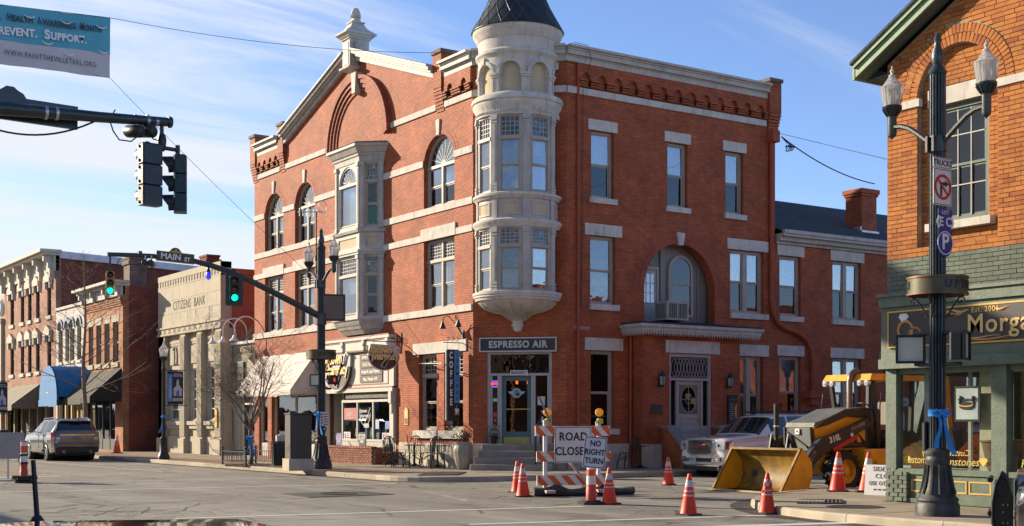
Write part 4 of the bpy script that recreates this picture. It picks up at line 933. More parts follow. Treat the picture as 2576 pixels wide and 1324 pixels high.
# ------------------------------------------------------------------ pharmacy shopfront and corner shop, both set into the front of the red building
CREAM=stonemat('cream_shop_paint',(.53,.50,.43),.08,.2,.1,.5);MAROON=M('maroon_trim',(.24,.05,.035),.5)
def ySpan(a,b,x=0.):return sx(a,x),sx(b,x)
s0,s1=-12.9,-7.22
mb=MB(FL);mb.box(s0,s1,-.3,.1,4.62,4.72);mb.box(s0,s1,-.24,.1,4.2,4.62);mb.box(s0,s1,-.1,.06,2.84,4.2);mb.box(s0,s1,-.16,.06,2.72,2.86);mb.box(s1-.2,s1,-.12,.1,.9,2.72);mb.box(s0,s0+.2,-.12,.1,.1,2.72);mb.box(-11.5,-7.42,.04,.14,.9,1.0)
sf=part(mb,'pharmacy_front',CREAM,RB)
mb=MB(FL);mb.box(s0,s1,-.31,.1,4.72,4.76);mb.box(s0,s1,-.26,.1,4.56,4.6);mb.box(s0,s1,-.26,.1,4.22,4.26);mb.box(s0,s1,-.17,.06,2.86,2.9);mb.box(-12.6,-7.6,-.115,-.1,2.98,3.02);mb.box(-7.64,-7.6,-.115,-.1,3.02,4.12);mb.box(-12.6,-7.6,-.115,-.1,4.12,4.16);part(mb,'painted_trim',MAROON,sf)
for x in (-12.7,-10.9,-9.2,-7.4):
    mb=MB(FL);mb.box(x-.09,x+.09,-.31,-.2,4.24,4.6);mb.lathe([(.0001,-.33),(.06,-.33),(.06,-.3)],(x,0,4.45),12,axis='y');part(mb,'cornice_block',CREAM,sf)
mb=MB(FL);mb.box(-7.45,-7.25,-.2,.05,2.3,2.72);mb.box(-7.42,-7.28,-.16,.05,1.95,2.3);part(mb,'bracket',CREAM,sf)
# window with three lights, angled recess with boarded wall
mb=MB(FL)
for x in (-11.52,-10.3,-9.05,-7.75,-7.4):mb.box(x-.04,x+.04,.04,.12,1.0,2.36)
mb.box(-11.56,-7.36,.035,.13,2.36,2.46);mb.box(-11.56,-7.36,.02,.14,.92,1.0);part(mb,'window_frame',CREAM,sf)
for a,b in ((-11.48,-10.34),(-10.26,-9.09),(-9.01,-7.79),(-7.71,-7.44)):part(MB(FL).box(a,b,.075,.081,1.0,2.36),'pane',GLASSS,sf)
part(MB(FL).box(-11.56,-7.2,.05,.12,.75,.92),'stall_riser',CREAM,sf)
s=-11.55
while s<-7.3:part(MB(FL).box(s,s+.1,.03,.05,.3,.9),'board',CREAM,sf);s+=.112
s=0;n=13
a_,b_=Vector((-12.75,1.3)),Vector((-11.56,.08));dv=(b_-a_)/n;ang=atan2(dv.y,dv.x)
for i in range(n):
    p=a_+dv*i;mb=MB(FL @ Matrix.Translation((p.x,p.y,0)) @ Matrix.Rotation(ang,4,'Z'));mb.box(.005,dv.length-.006,0,.03,.15,2.75);part(mb,'board',CREAM,sf)
mb=MB(FL);mb.box(-12.88,-12.7,.3,1.4,.15,2.75);part(mb,'pharmacy_door',FRAME,sf)
mb=MB(FL);mb.box(-12.9,-7.2,.2,4.5,2.74,2.84);mb.box(-12.9,-7.2,.1,4.5,.1,.16);mb.box(-12.9,-7.2,4.4,4.5,.1,2.8);part(mb,'shop_room',ROOM,sf)
mb=MB(FL);mb.box(-11.5,-7.4,.12,.8,.5,.98);part(mb,'window_bench',M('blue_cloth',(.03,.12,.35),.8),sf)
for r_ in range(4):
    for k in range(34):
        x=-11.45+k*.118;h=random.uniform(.08,.2)
        mb=MB(FL);mb.box(x,x+.09,2.2,2.35,1.1+r_*.36,1.1+r_*.36+h);part(mb,'goods',SHADE,sf)
mb=MB(FL)
for r_ in range(4):mb.box(-11.5,-7.3,2.15,2.5,1.06+r_*.36,1.095+r_*.36)
part(mb,'shelf',CREAM,sf)
for x in (-10.9,-10.1,-9.7,-9.2,-8.7,-8.2):part(MB(FL @ Matrix.Translation((x,.3,1.0)) @ Matrix.Rotation(.25,4,'Y')).bbox(-.13,.13,0,.05,0,.42,.02),'display_card',M('display_grey',(.3,.31,.3),.7),sf)
# lettered boards
part(MB(FL).box(-11.1,-7.6,-.03,.0,2.5,2.74),'prescriptions_board',M('dark_carved_board',(.07,.06,.045),.7),sf)
text('PRESCRIPTIONS',.26,M('bronze_letters',(.14,.12,.08),.6),sf,FL,-9.3,-.032,2.615,bold=.008,sc=1.28,sp=1.05)
DKB=M('dark_brown_board',(.085,.05,.038),.6)
for k,t_ in enumerate(('Jarrett L. Boyd, PharmD','Cara D. Hoyt, PharmD','Bridget M. Lloyd, PharmD','Max J. Peoples, R.Ph.')):
    z=4.0-.27*k;b_=part(MB(FL).box(-9.75,-8.02,-.13,-.1,z-.125,z+.125),'name_board',DKB,sf);text(t_,.17,TEXTW,sf,FL,-8.9,-.133,z,sc=.78,bold=.004)
YEL=M('pale_yellow_lettering',(.70,.52,.20),.6,var=.05)
def bowlsign(root,Fm,s,d,z,w,pale=True,lit=YEL,line=None):
    """pharmacy mortar: half-round bowl with rim line, pestle, two lines of lettering"""
    k=w/1.0
    bowl=[(s-.5*k,z),(s+.5*k,z)]+[(s+.5*k*cos(t),z-.42*k*sin(t)) for t in [pi*i/16 for i in range(1,16)]]
    up=[(s-.5*k,z),(s+.5*k,z),(s+.52*k,z+.22*k),(s+.4*k,z+.3*k),(s-.42*k,z+.32*k)]
    part(MB(Fm).prism(bowl,d,d-.05*k),'mortar',DKB,root);part(MB(Fm).prism(up,d,d-.04*k),'backing',M('sign_grey',(.46,.44,.43),.6),root)
    mb=MB(Fm)
    ln=[(s+.5*k*cos(t),d-.055*k,z-.42*k*sin(t)) for t in [pi*i/20 for i in range(21)]];mb.tube(ln,.014*k,5);part(mb,'rim_line',TEXTW,root)
    part(MB(Fm).bar((s-.5*k,d-.055*k,z),(s+.5*k,d-.055*k,z),.02*k,.02*k),'rim_line',TEXTW,root)
    mb=MB(Fm);mb.bar((s-.02*k,d-.06*k,z-.33*k),(s+.3*k,d-.06*k,z+.12*k),.07*k,.01);part(mb,'pestle',TEXTB,root)
    mb=MB(Fm);mb.tube([(s+.3*k,d-.065*k,z+.05*k),(s+.36*k,d-.065*k,z+.2*k),(s+.44*k,d-.065*k,z+.26*k),(s+.5*k,d-.065*k,z+.2*k)],.02*k,6);mb.tube([(s-.1*k,d-.065*k,z-.3*k),(s+.02*k,d-.065*k,z-.14*k),(s+.15*k,d-.065*k,z-.12*k),(s+.02*k,d-.065*k,z-.36*k),(s-.1*k,d-.065*k,z-.3*k)],.011*k,5);part(mb,'pestle_line',TEXTW,root)
    text('Uptown',.27*k,TEXTB,root,Fm,s-.15*k,d-.05*k,z+.15*k,ex=.008*k,bold=.018*k,sc=.9);text('Uptown',.27*k,lit,root,Fm,s-.15*k,d-.07*k,z+.155*k,ex=.004,bold=.011*k,sc=.9)
    text('pharmacy',.25*k,TEXTB,root,Fm,s+.03*k,d-.06*k,z-.045*k,ex=.008*k,bold=.018*k,sc=.9);text('pharmacy',.25*k,lit,root,Fm,s+.03*k,d-.075*k,z-.04*k,ex=.004,bold=.010*k,sc=.9)
bs=thing('pharmacy_sign','cut-out mortar and pestle pharmacy sign fixed flat on the cream shopfront','sign',FL @ Vector((-11.45,-.12,3.0)));bowlsign(bs,FL,-11.45,-.12,3.68,2.1)
REDS=M('red_poster',(.42,.09,.08),.6)
fl=part(MB(FL).box(-11.4,-10.42,.06,.07,1.72,2.15),'flu_poster',REDS,sf)
text('FLU',.17,TEXTW,sf,FL,-10.91,.055,2.06,sc=.9);text('SHOTS',.17,TEXTW,sf,FL,-10.91,.055,1.9,sc=.9);text('AVAILABLE NOW',.085,TEXTW,sf,FL,-10.91,.055,1.77,sc=.95)
text('Uptown',.2,TEXTW,sf,FL,-9.85,.06,2.04,sc=.95);text('pharmacy',.2,TEXTW,sf,FL,-9.7,.06,1.86,sc=.95)
mb=MB(FL);mb.tube([(-9.7+.42*cos(t),.065,1.95-.45*sin(t)) for t in [pi*i/14 for i in range(15)]],.012,4);mb.tube([(-9.7,.065,1.62),(-9.4,.065,1.98),(-9.3,.065,2.16)],.014,4);part(mb,'window_lettering',TEXTW,sf)
for x,z,w_,h_,c in ((-11.15,1.13,.27,.13,(.55,.5,.5)),(-8.1,1.1,.27,.14,(.55,.5,.5)),(-9.6,1.5,.2,.08,(.4,.4,.42)),(-8.75,1.55,.13,.17,(.35,.42,.48)),(-8.0,1.52,.14,.14,(.12,.2,.45))):
    part(MB(FL).box(x-w_,x+w_,.062,.068,z-h_,z+h_),'poster',M('poster_%d' % int(-100*x),c,.6),sf)
for x in (-11.15,-8.1):
    part(MB(FL).box(x-.2,x-.1,.058,.064,1.02,1.2),'poster_figure',M('poster_blue',(.05,.08,.25),.6),sf);text('Save\nYour\nPharmacy',.07,REDS,sf,FL,x+.06,.058,1.12)
mb=MB(FL);mb.box(-10.7,-10.25,-.62,-.6,.78,1.22);y1=single(mb,'yard_sign',M('violet_sign',(.14,.11,.33),.6),'violet yard sign standing in the brick planter under the pharmacy window','sign');text('GET YOUR\nVACCINE\nHERE',.1,TEXTW,y1,FL,-10.47,-.622,1.0,lines=.9)
mb=MB(FL);mb.box(-9.0,-8.5,-.56,-.54,.78,1.26);y2=single(mb,'yard_sign',M('dark_sign',(.03,.03,.035),.6),'black yard sign with white words standing in the brick planter','sign');text('GET YOUR\nFLU SHOT\nHERE!',.115,TEXTW,y2,FL,-8.75,-.562,1.03,lines=.95,bold=.003)
# brick planter
BRK=M('planter_brick',(.24,.085,.05),.85,var=.3,scale=9,bmp=.4,rnd=.3);MORT=M('mortar',(.30,.26,.21),.95,var=.2,bmp=.5)
pl=thing('brick_planter','low brick planter wall below the pharmacy window','planter',FL @ Vector((-9.3,-.6,.13)))
part(MB(FL).box(-11.3,-7.32,-.84,-.1,.13,.69),'wall_core',MORT,pl);part(MB(FL).box(-11.2,-7.42,-.72,-.2,.69,.72),'soil',M('soil',(.05,.035,.025),.95),pl)
bme=MB().bbox(-.5,.5,-.5,.5,-.5,.5,.035).mesh('brick',BRK)
for r_ in range(8):
    z=.13+.035+r_*.078;x=-11.3+(.11 if r_ % 2 else 0)
    while x<-7.36:
        L=min(.215,-7.32-x)
        if L>.06:inst(bme,'brick',pl,FL @ Matrix.Translation((x+L/2,-.84+random.uniform(-.004,.004)-.02,z)) @ Matrix.Diagonal((L-.012,.08,.066,1)))
        x+=.225
    for k in range(3):inst(bme,'brick',pl,FL @ Matrix.Translation((-7.30,-.74+.23*k+(.1 if r_ % 2 else 0),z)) @ Matrix.Diagonal((.06,.21,.066,1)))
for k in range(18):inst(bme,'brick',pl,FL @ Matrix.Translation((-11.2+.22*k,-.8,.735)) @ Matrix.Diagonal((.205,.24,.07,1)))
# corner shop with white awning
a0,a1=-19.35,-13.7
mb=MB(FL);mb.box(a0,a1,.1,.2,2.7,2.9);mb.box(a0,a1,.08,.2,.2,.75);mb.box(-18.0,-17.85,.1,.2,.75,2.7);mb.box(-15.9,-15.8,.1,.2,.75,2.7);mb.box(a1-.12,a1,.1,.2,.75,2.7);mb.box(a0,a0+.1,.1,.2,.75,2.7);ws=part(mb,'awning_shop_front',CREAM,RB)
for a,b in ((-17.85,-15.9),(-15.8,a1-.12),(a0+.1,-18.0)):part(MB(FL).box(a,b,.14,.146,.75,2.7),'pane',GLASSS,ws)
mb=MB(FL);mb.box(-18.35,-17.95,-.04,.1,.15,2.7);part(mb,'brick_pier',RED,ws)
mb=MB(FL);mb.box(a0,a1,.2,4,2.85,2.9);mb.box(a0,a1,3.5,3.6,.1,2.9);mb.box(a0,a1,.2,3.6,.1,.16);part(mb,'shop_room',ROOM,ws)
for x,z in ((-17.3,2.1),(-16.9,1.9),(-16.4,2.15),(-15.2,2.1),(-14.6,2.0)):
    mb=MB(FL);mb.sphere((x,.8,z),.17,10,8,1.7);part(mb,'hanging_ornament',M('cream_ornament',(.45,.42,.33),.8),ws)
for x in (-17.5,-16.7,-15.4,-14.7):mb=MB(FL);mb.sphere((x,.6,1.0),.35,10,6,.6);part(mb,'display',M('display_green',(.12,.16,.12),.9,var=.5,scale=9),ws)
AWN=M('white_canvas',(.55,.49,.44),.8,var=.06,bmp=.15);AWS=M('canvas_stripe',(.50,.45,.40),.8)
aw=thing('shop_awning','long off-white canvas awning sloping over the corner shop left of the pharmacy','awning',FL @ Vector((-16.5,0,2.7)))
b0,b1,pr=-19.2,-13.66,1.12
mb=MB(FL);mb.hexa([(b0,0,4.36),(b1,0,4.36),(b1,-pr,2.86),(b0,-pr,2.86),(b0,0,4.42),(b1,0,4.42),(b1,-pr,2.9),(b0,-pr,2.9)]);part(mb,'canopy',AWN,aw)
n=40;mb=MB(FL);st=(b1-b0)/n
for i in range(n):mb.prism([(b0+st*i,2.88),(b0+st*i,2.72),(b0+st*(i+.25),2.68),(b0+st*(i+.75),2.68),(b0+st*(i+1),2.72),(b0+st*(i+1),2.88)],-pr-.012,-pr+.0)
part(mb,'valance',AWN,aw)
mb=MB(FL);mb.add([(b1,0,4.4),(b1,0,2.72),(b1,-pr,2.72),(b1,-pr,2.88)],[(0,1,2,3)]);part(mb,'side_panel',AWN,aw)
for i in range(7):
    y0=-pr*(i+.3)/7;y1_=-pr*(i+.7)/7;zt=lambda y:4.38-(4.38-2.88)*(-y/pr)
    mb=MB(FL);mb.add([(b1+.006,y0,2.72),(b1+.006,y1_,2.72),(b1+.006,y1_,zt(y1_)),(b1+.006,y0,zt(y0))],[(0,1,2,3)]);part(mb,'stripe',AWS,aw)
# ------------------------------------------------------------------ annex on the side street
AX=thing('brick_annex','two storey painted brick annex with white gutter and dark shingle roof behind the loader','building',(18,0,0))
AXE=25.0
wins=[(11.55,12.62),(14.27,15.8),(18.6,20.1),(22,23.1)]
mb=MB(FR);mb.wall([(RXE+.01,.1),(AXE,.1),(AXE,8.0),(RXE+.01,8.0)],[rect(a,b,z0,z1) for a,b in wins for z0,z1 in ((5.42,7.56),(1.42,3.98))],0.02,.3);part(mb,'wall',RED,AX)
mb=MB();mb.box(AXE-.3,AXE,.33,9,.1,8.0);mb.box(RXE+.02,AXE-.31,8.7,9,.1,8.0);part(mb,'rear_wall',RED,AX)
for i,(a,b) in enumerate(wins):
    for z0,z1 in ((5.42,7.56),(1.42,3.98)):
        l=2 if b-a>1.3 else 1;lowf=z0<3
        window(AX,FR,a,b,z0,z1,.15,l,fr=.08,mul=.18,bmat=CURT,blind=.5 if lowf else 1.,low=GLASSS if lowf else GLASSD)
        lintel(FR,a-.13,b+.15,z1+.01,z1+.38,.02,AX);sill(FR,a-.05,b+.08,z0-.2,z0-.01,.07,AX)
mb=MB(FR);mb.box(RXE+.02,AXE,.02-.1,.2,7.96,8.06);mb.box(RXE+.02,AXE+.1,-.25,.2,8.06,8.2);mb.box(RXE+.02,AXE+.1,-.42,.2,8.2,8.3);mb.box(RXE+.02,AXE+.1,-.48,-.34,8.3,8.42);part(mb,'gutter',TRIM,AX)
def shingle():
    m,t,b,L=mk('asphalt_shingles');tc=N(t,'ShaderNodeTexCoord').outputs['Object']
    br=N(t,'ShaderNodeTexBrick');L(tc,br.inputs[0]);br.inputs['Scale'].default_value=1;br.inputs['Brick Width'].default_value=.3;br.inputs['Row Height'].default_value=.14;br.inputs['Mortar Size'].default_value=.006
    br.inputs['Color1'].default_value=(.035,.042,.045,1);br.inputs['Color2'].default_value=(.052,.058,.06,1);br.inputs['Mortar'].default_value=(.012,.013,.014,1)
    L(mixc(t,1.,br.outputs[0],ramp(t,noise(t,tc,2.,5),[(.3,.8),(.7,1.2)]),'MULTIPLY'),b.inputs['Base Color']);b.inputs['Roughness'].default_value=.9
    return m
SHING=shingle()
mb=MB();mb.add([(RXE+.02,-.36,8.36),(AXE+.2,-.36,8.36),(AXE+.2,4.3,10.5),(RXE+.02,4.3,10.5),(AXE+.2,9.2,8.3),(RXE+.02,9.2,8.3)],[(0,1,2,3),(3,2,4,5)]);part(mb,'roof',SHING,AX)
mb=MB();mb.slab([(RXE+.02,.35),(AXE-.3,.35),(AXE-.3,8.6),(RXE+.02,8.6)],4.5,4.6);mb.box(RXE+.02,AXE-.3,3.5,3.6,.1,8);part(mb,'floors',ROOM,AX)
x0,y0=16.9,.95;mb=MB();mb.box(x0,x0+.85,y0,y0+.8,8.5,10.35);mb.box(x0-.05,x0+.9,y0-.05,y0+.85,10.35,10.45);mb.box(x0-.09,x0+.94,y0-.09,y0+.89,10.45,10.62);ch=part(mb,'chimney',RED,AX)
mb=MB();mb.box(x0-.06,x0+.91,y0-.08,y0-.0,8.6,9.0);mb.box(x0-.06,x0,y0,y0+.8,8.7,9.15);part(mb,'flashing',GALV,ch)
mb=MB(FR);mb.box(12.75,13.65,-.35,.02,2.5,2.75);mb.box(12.9,13.45,-.25,.02,2.25,2.5);part(mb,'service_box',REDD,AX)
# ------------------------------------------------------------------ jeweller's shop on the south corner
MX,MY=-2.84,-16.95
FM=frame((MX,0),(-1,0));MG=thing('corner_shop','orange brick gabled jewellery shop with a green timber shopfront','building',(MX,-19,.1))
GREEN=M('green_shop_paint',(.095,.132,.092),.5,var=.25,scale=5,bmp=.4,bs=18);GREEND=stonemat('green_trim',(.045,.11,.06),.15,.1,.2,.5)
sA,sB=-MY,-MY+9.2;sG=-MY+4.6;rz=lambda s:8.30+(4.6-abs(s-sG))*.545
RS,RE,RH=17.64,19.34,7.49;RC=(RS+RE)/2;RR=(RE-RS)/2
WX0,WX1=17.93,19.05
mb=MB(FM)
mb.wall([(sA,3.95),(sB,3.95),(sB,rz(sB)),(sG,rz(sG)),(sA,rz(sA))],[archpts(RS,RE,4.75,RH,20),archpts(sG+4.6-2.41-.0,sG+4.6-.71,4.75,RH,20)],0,.15)
mb.wall(archpts(RS-.1,RE+.1,4.7,RH,20),[rect(WX0,WX1,5.22,7.32)],.13,.3)
mb.wall(archpts(sG+2.1,sG+4.,4.7,RH,20),[],.13,.3)
part(mb,'wall_backing',M('pale_mortar',(.34,.25,.15),.95,var=.25,scale=6,bmp=.5),MG)
def rbrick(name,c1,c2,c3):
    m,t,b,L=mk(name);oi=N(t,'ShaderNodeObjectInfo').outputs['Random'];g=N(t,'ShaderNodeNewGeometry');ad=N(t,'ShaderNodeMath',operation='ADD');L(oi,ad.inputs[0]);L(g.outputs['Random Per Island'],ad.inputs[1])
    fr=N(t,'ShaderNodeMath',operation='FRACT');L(ad.outputs[0],fr.inputs[0])
    c=ramp(t,fr.outputs[0],[(0,c1),(.45,c2),(.8,c3),(1,c1)])
    c=mixc(t,1.,c,ramp(t,noise(t,g.outputs['Position'],1.5,6,.6),[(.25,.72),(.75,1.22)]),'MULTIPLY')
    c=mixc(t,ramp(t,noise(t,g.outputs['Position'],16,4),[(.58,0.),(.75,.5)]),c,(.10,.04,.02));L(c,b.inputs['Base Color']);b.inputs['Roughness'].default_value=.88
    bump(t,noise(t,g.outputs['Position'],40,4,.7),.6,.012,b);return m
BRO=rbrick('orange_brick',(.38,.135,.030),(.45,.165,.035),(.29,.08,.024));BRG=rbrick('green_painted_brick',(.125,.15,.115),(.145,.17,.13),(.105,.13,.10))
bricks=[] # (s0, s1, z, depth, green)
def course(z,a,b,d,green,off):
    x=a-off
    while x<b:
        p,q=max(x,a),min(x+.222,b)
        if q-p>.045:bricks.append((p,q,z,d,green))
        x+=.23
z=3.98;k=0;RO=RR+.34
while z<11.0:
    lim=[s for s in (sA,sB)];zt=z+.08
    lo,hi=sA,sB
    if zt>8.3:q=(zt-8.3)/.545;lo,hi=sA+q,sB-q
    cuts=[]
    for c in (RC,sG+3.05):
        if z<RH:cuts.append((c-RR,c+RR))
        elif z<RH+RO:hw=sqrt(max(RO**2-(z-RH)**2,0));cuts.append((c-hw,c+hw))
    segs=[];a=lo
    for c0,c1 in cuts:
        if z<4.75:continue
        segs.append((a,min(c0,hi)));a=c1
    segs.append((a,hi));green=z<4.62-.06*((k*7) % 3)
    for a,b in segs:
        if b-a>.06:course(z,a,b,0,green,.115*(k % 2))
    for c in (RC,):
        if 4.75<=z<RH+RR-.03:
            hw=RR if z<RH else sqrt(max(RR**2-(z-RH)**2,0))
            if 5.15<z<7.62:ss=[(c-hw,WX0-.02),(WX1+.02,c+hw)]
            else:ss=[(c-hw,c+hw)]
            for a,b in ss:
                if b-a>.06:course(z,a,b,.13,green,.115*(k % 2))
    z+=.082;k+=1
# the visible face is about 5 m of front: the bricks that show largest are objects, the rest one joined part
def px(b):return (1/(ray(0,0).length) if 0 else 1)*(1/max(1.,(FM @ Vector((b[0],b[3],b[2]))-Vector((CX,CY,CZ))).length)) if b[0]<21.4 and b[2]<9.7 else 0
full=sorted([b for b in bricks if b[1]-b[0]>.15],key=px,reverse=True)[:262];fs_=set(id(b) for b in full)
bmO=MB().bbox(-.5,.5,-.5,.5,-.5,.5,.04).mesh('brick',BRO);bmG=bmO.copy();bmG.materials[0]=BRG
rest={0:MB(FM),1:MB(FM)}
for b in bricks:
    p,q,z,d,g=b;j=random.uniform(-.004,.004)
    if id(b) in fs_:inst(bmG if g else bmO,'brick',MG,FM @ Matrix.Translation(((p+q)/2,d+j,z+.04)) @ Matrix.Rotation(random.uniform(-.012,.012),4,'Y') @ Matrix.Diagonal((q-p,.036,.069,1)))
    else:rest[1 if g else 0].box(p,q,d-.018+j,d+.01,z+.006,z+.075)
part(rest[0],'brickwork',BRO,MG,'stuff');part(rest[1],'painted_brickwork',BRG,MG,'stuff')
na=0
for c in (RC,):
    for rr in (RR+.085,RR+.255):
        n=int(pi*rr/.082)
        for i in range(n):
            t=pi*(i+.5)/n;Mx=FM @ Matrix.Translation((c+rr*cos(t),-.004,RH+rr*sin(t))) @ Matrix.Rotation(-(t-pi/2),4,'Y') @ Matrix.Diagonal((.068,.044,.158,1))
            if na<38 and t<1.6:inst(bmO,'brick',MG,Mx);na+=1
            else:
                m2=MB(Mx);m2.box(-.5,.5,-.5,.5,-.5,.5);part(m2,'arch_brick',BRO,MG)
for a,b in ((sA+.02,RS+.06),(RE-.04,sG+2.2)):bandpart(FM,a if a>18 else RS-.42,b,7.38,7.52,.05,'impost_stone',STONE,MG)
lintel(FM,WX0-.12,WX1+.12,7.33,7.64,-.1,MG);bandpart(FM,WX0-.1,WX1+.16,5.06,5.2,.05,'sill',STONE,MG,.2)
GRF=M('dark_green_frame',(.05,.085,.065),.5)
window(MG,FM,WX0,WX1,5.22,7.32,.17,fr=.085,mat=GRF,up=GLASSD,low=GLASSD,blind=0,rail=.47)
mb=MB(FM)
for z in (5.85,6.75):mb.box(WX0+.1,WX1-.1,.2,.225,z,z+.02)
for x in (WX0+.42,WX0+.7):mb.box(x,x+.02,.198,.226,5.3,7.25)
part(mb,'muntin',TRIM,MG)
mb=MB(FM);mb.box(WX0,WX1,.5,.55,5.2,7.4);part(mb,'blind',M('dim_drape',(.09,.10,.10),.9),MG)
# gable roof: fascia, soffit boards, shingles
ov,os=.30,.50
mb=MB(FM);rr_=lambda s:rz(s)+.06
for (d0,d1,za,zb) in ((-ov-.04,-ov,.03,.30),(-ov-.09,-ov-.04,.2,.34)):
    for e0,e1 in ((sA-os,sG),(sB+os,sG)):
        mb.hexa([(e0,d0,rr_(e0)+za),(e1,d0,rr_(e1)+za),(e1,d1,rr_(e1)+za),(e0,d1,rr_(e0)+za),(e0,d0,rr_(e0)+zb),(e1,d0,rr_(e1)+zb),(e1,d1,rr_(e1)+zb),(e0,d1,rr_(e0)+zb)])
mb.box(sA-os-.05,sA-os,-ov-.05,12,rr_(sA-os)+.0,rr_(sA-os)+.27)
part(mb,'fascia',M('sage_fascia',(.16,.25,.135),.55),MG)
s=sA-os
SOF=M('soffit_board',(.085,.12,.085),.7,var=.1,rnd=.15)
nb=38;st=(ov)/5
for i in range(5):
    d0=-ov+st*i
    mb=MB(FM);e0,e1=sA-os,sG;mb.hexa([(e0,d0+.004,rr_(e0)+.03),(e1,d0+.004,rr_(e1)+.03),(e1,d0+st-.004,rr_(e1)+.03),(e0,d0+st-.004,rr_(e0)+.03),(e0,d0+.004,rr_(e0)+.06),(e1,d0+.004,rr_(e1)+.06),(e1,d0+st-.004,rr_(e1)+.06),(e0,d0+st-.004,rr_(e0)+.06)]);part(mb,'soffit_board',SOF,MG)
for i in range(5):mb=MB(FM);w_=os/5;mb.box(sA-os+w_*i+.004,sA-os+w_*(i+1)-.004,.004,11,rr_(sA-os)+.02,rr_(sA-os)+.05);part(mb,'soffit_board',SOF,MG)
mb=MB(FM)
for e0,e1 in ((sA-os-.06,sG),(sB+os,sG)):mb.hexa([(e0,-ov-.12,rr_(e0)+.3),(e1,-ov-.12,rr_(e1)+.3),(e1,11.2,rr_(e1)+.3),(e0,11.2,rr_(e0)+.3),(e0,-ov-.12,rr_(e0)+.36),(e1,-ov-.12,rr_(e1)+.36),(e1,11.2,rr_(e1)+.36),(e0,11.2,rr_(e0)+.36)])
part(mb,'roof',SHING,MG)
OB=brickmat('orange_side_brick',(.46,.175,.05),(.36,.11,.04),(.36,.28,.18),.23,.082,.012,.8)
mb=MB();mb.box(MX+.2,9,MY-.3,MY,3.0,8.35);mb.box(MX+3.6,9,MY-.3,MY,.1,3.0);part(mb,'north_wall',OB,MG)
mb=MB();mb.box(8.7,9,-26,MY-.31,.1,8.3);mb.box(MX+.45,8.69,-26.1,-25.8,.1,8.3);part(mb,'rear_wall',OB,MG)
# green shopfront
mb=MB(FM);mb.box(sA-.05,sB,-.2,.02,3.74,3.93);mb.box(sA-.07,sB,-.25,.02,3.93,3.99);mb.box(sA-.04,sB,-.14,.02,2.72,3.74);mb.box(sA-.06,sB,-.2,.02,2.6,2.78)
shop=part(mb,'shopfront',GREEN,MG)
mb=MB(FM);mb.box(sA,sA+.24,-.06,.14,.75,2.6);mb.box(19.24,19.54,-.06,.14,.2,2.6);mb.box(22.3,22.6,-.06,.14,.2,2.6);mb.box(sA+.24,sB,.0,.14,2.5,2.6);mb.box(sA+.24,19.24,-.04,.14,.66,.76);mb.box(sA+.24,19.24,.0,.12,.14,.66);mb.box(19.54,22.3,-.04,.14,.66,.76);mb.box(19.54,22.3,.0,.12,.14,.66);mb.box(sA+.24,19.24,-.05,.1,.14,.22);part(mb,'shop_frame',GREEN,shop)
z=.16;kk=0
while z<.7:
    x=sA+.01-.1*(kk % 2)
    while x<sA+.52:
        p,q=max(x,sA+.01),min(x+.2,sA+.52)
        if q-p>.05:part(MB(FM).bbox(p,q-.012,-.09,.05,z,z+.068,.01),'brick',BRG,shop)
        x+=.205
    z+=.078;kk+=1
for a,b in ((17.5,18.1),(17.75+.45,18.55+.15),(18.75,19.2)):
    mb=MB(FM);w=.025
    for r_ in (rect(a,b,.34,.34+w),rect(a,b,.54,.54+w),rect(a,a+w,.365,.54),rect(b-w,b,.365,.54)):mb.prism(r_,-.012,.0)
    part(mb,'gilt_panel',GOLD,shop)
part(MB(FM).box(sA+.25,19.23,.06,.066,.76,2.5),'pane',GLASSS,shop);part(MB(FM).box(19.55,22.29,.06,.066,.76,2.5),'pane',GLASSS,shop)
mb=MB();mb.box(MX+.15,MX+.3,MY-.1,MY,.1,3.0);mb.box(MX+3.4,MX+3.6,MY-.3,MY,.1,3.0);mb.box(MX+.3,MX+3.4,MY-.14,MY-.02,.1,.75);mb.box(MX+.3,MX+3.4,MY-.14,MY-.02,2.5,3.0);part(mb,'side_window_frame',GREEN,shop)
mb=MB();mb.box(MX+.3,MX+3.4,MY-.08,MY-.074,.75,2.5);part(mb,'pane',GLASSS,shop)
mb=MB(FM);mb.box(17.2,25,4.6,4.7,.1,3);mb.box(17.0,25,.16,4.6,2.62,2.7);part(mb,'shop_wall',M('cream_plaster',(.62,.55,.38),.9),shop)
mb=MB(FM);mb.box(17.1,25,.16,4.6,.1,.2);mb.box(17.2,22.2,.2,.8,.2,.72);part(mb,'shop_floor',M('shop_floor',(.25,.17,.10),.6),shop)
mb=MB();mb.box(MX+3.6,8.6,MY-.36,MY-.31,.1,3.0);part(mb,'plaster_lining',M('cream_plaster',(.62,.55,.38),.9),shop)
part(MB(FM).box(19.6,22.28,1.2,1.3,.2,2.6),'shop_partition',M('cream_partition',(.66,.58,.40),.9),shop);part(MB(FM).box(17.25,22.2,.18,1.2,.72,.745),'display_base',M('cream_partition',(.66,.58,.4)),shop)
part(MB(FM).box(18.74,19.22,.3,.42,.75,2.6),'shop_partition',M('cream_partition',(.66,.58,.40),.9),shop);part(MB(FM).box(18.5,18.56,.3,.36,.7,2.6),'shop_partition',CREAM,shop)
mb=MB(FM);mb.box(17.5,17.66,.35,.5,.7,2.6);part(mb,'white_post',M('shop_post',(.5,.52,.5),.6),shop)
mb=MB(FM);mb.lathe([(.26,.72),(.34,1.25),(.37,1.27),(.36,1.3)],(19.0,.55,0),16,cap=False);part(mb,'wicker_chair',M('wicker',(.2,.11,.05),.7),shop)
mb=MB(FM);mb.box(18.36,18.9,.1,.125,1.62,2.25);pf=part(mb,'framed_poster',BLK,shop)
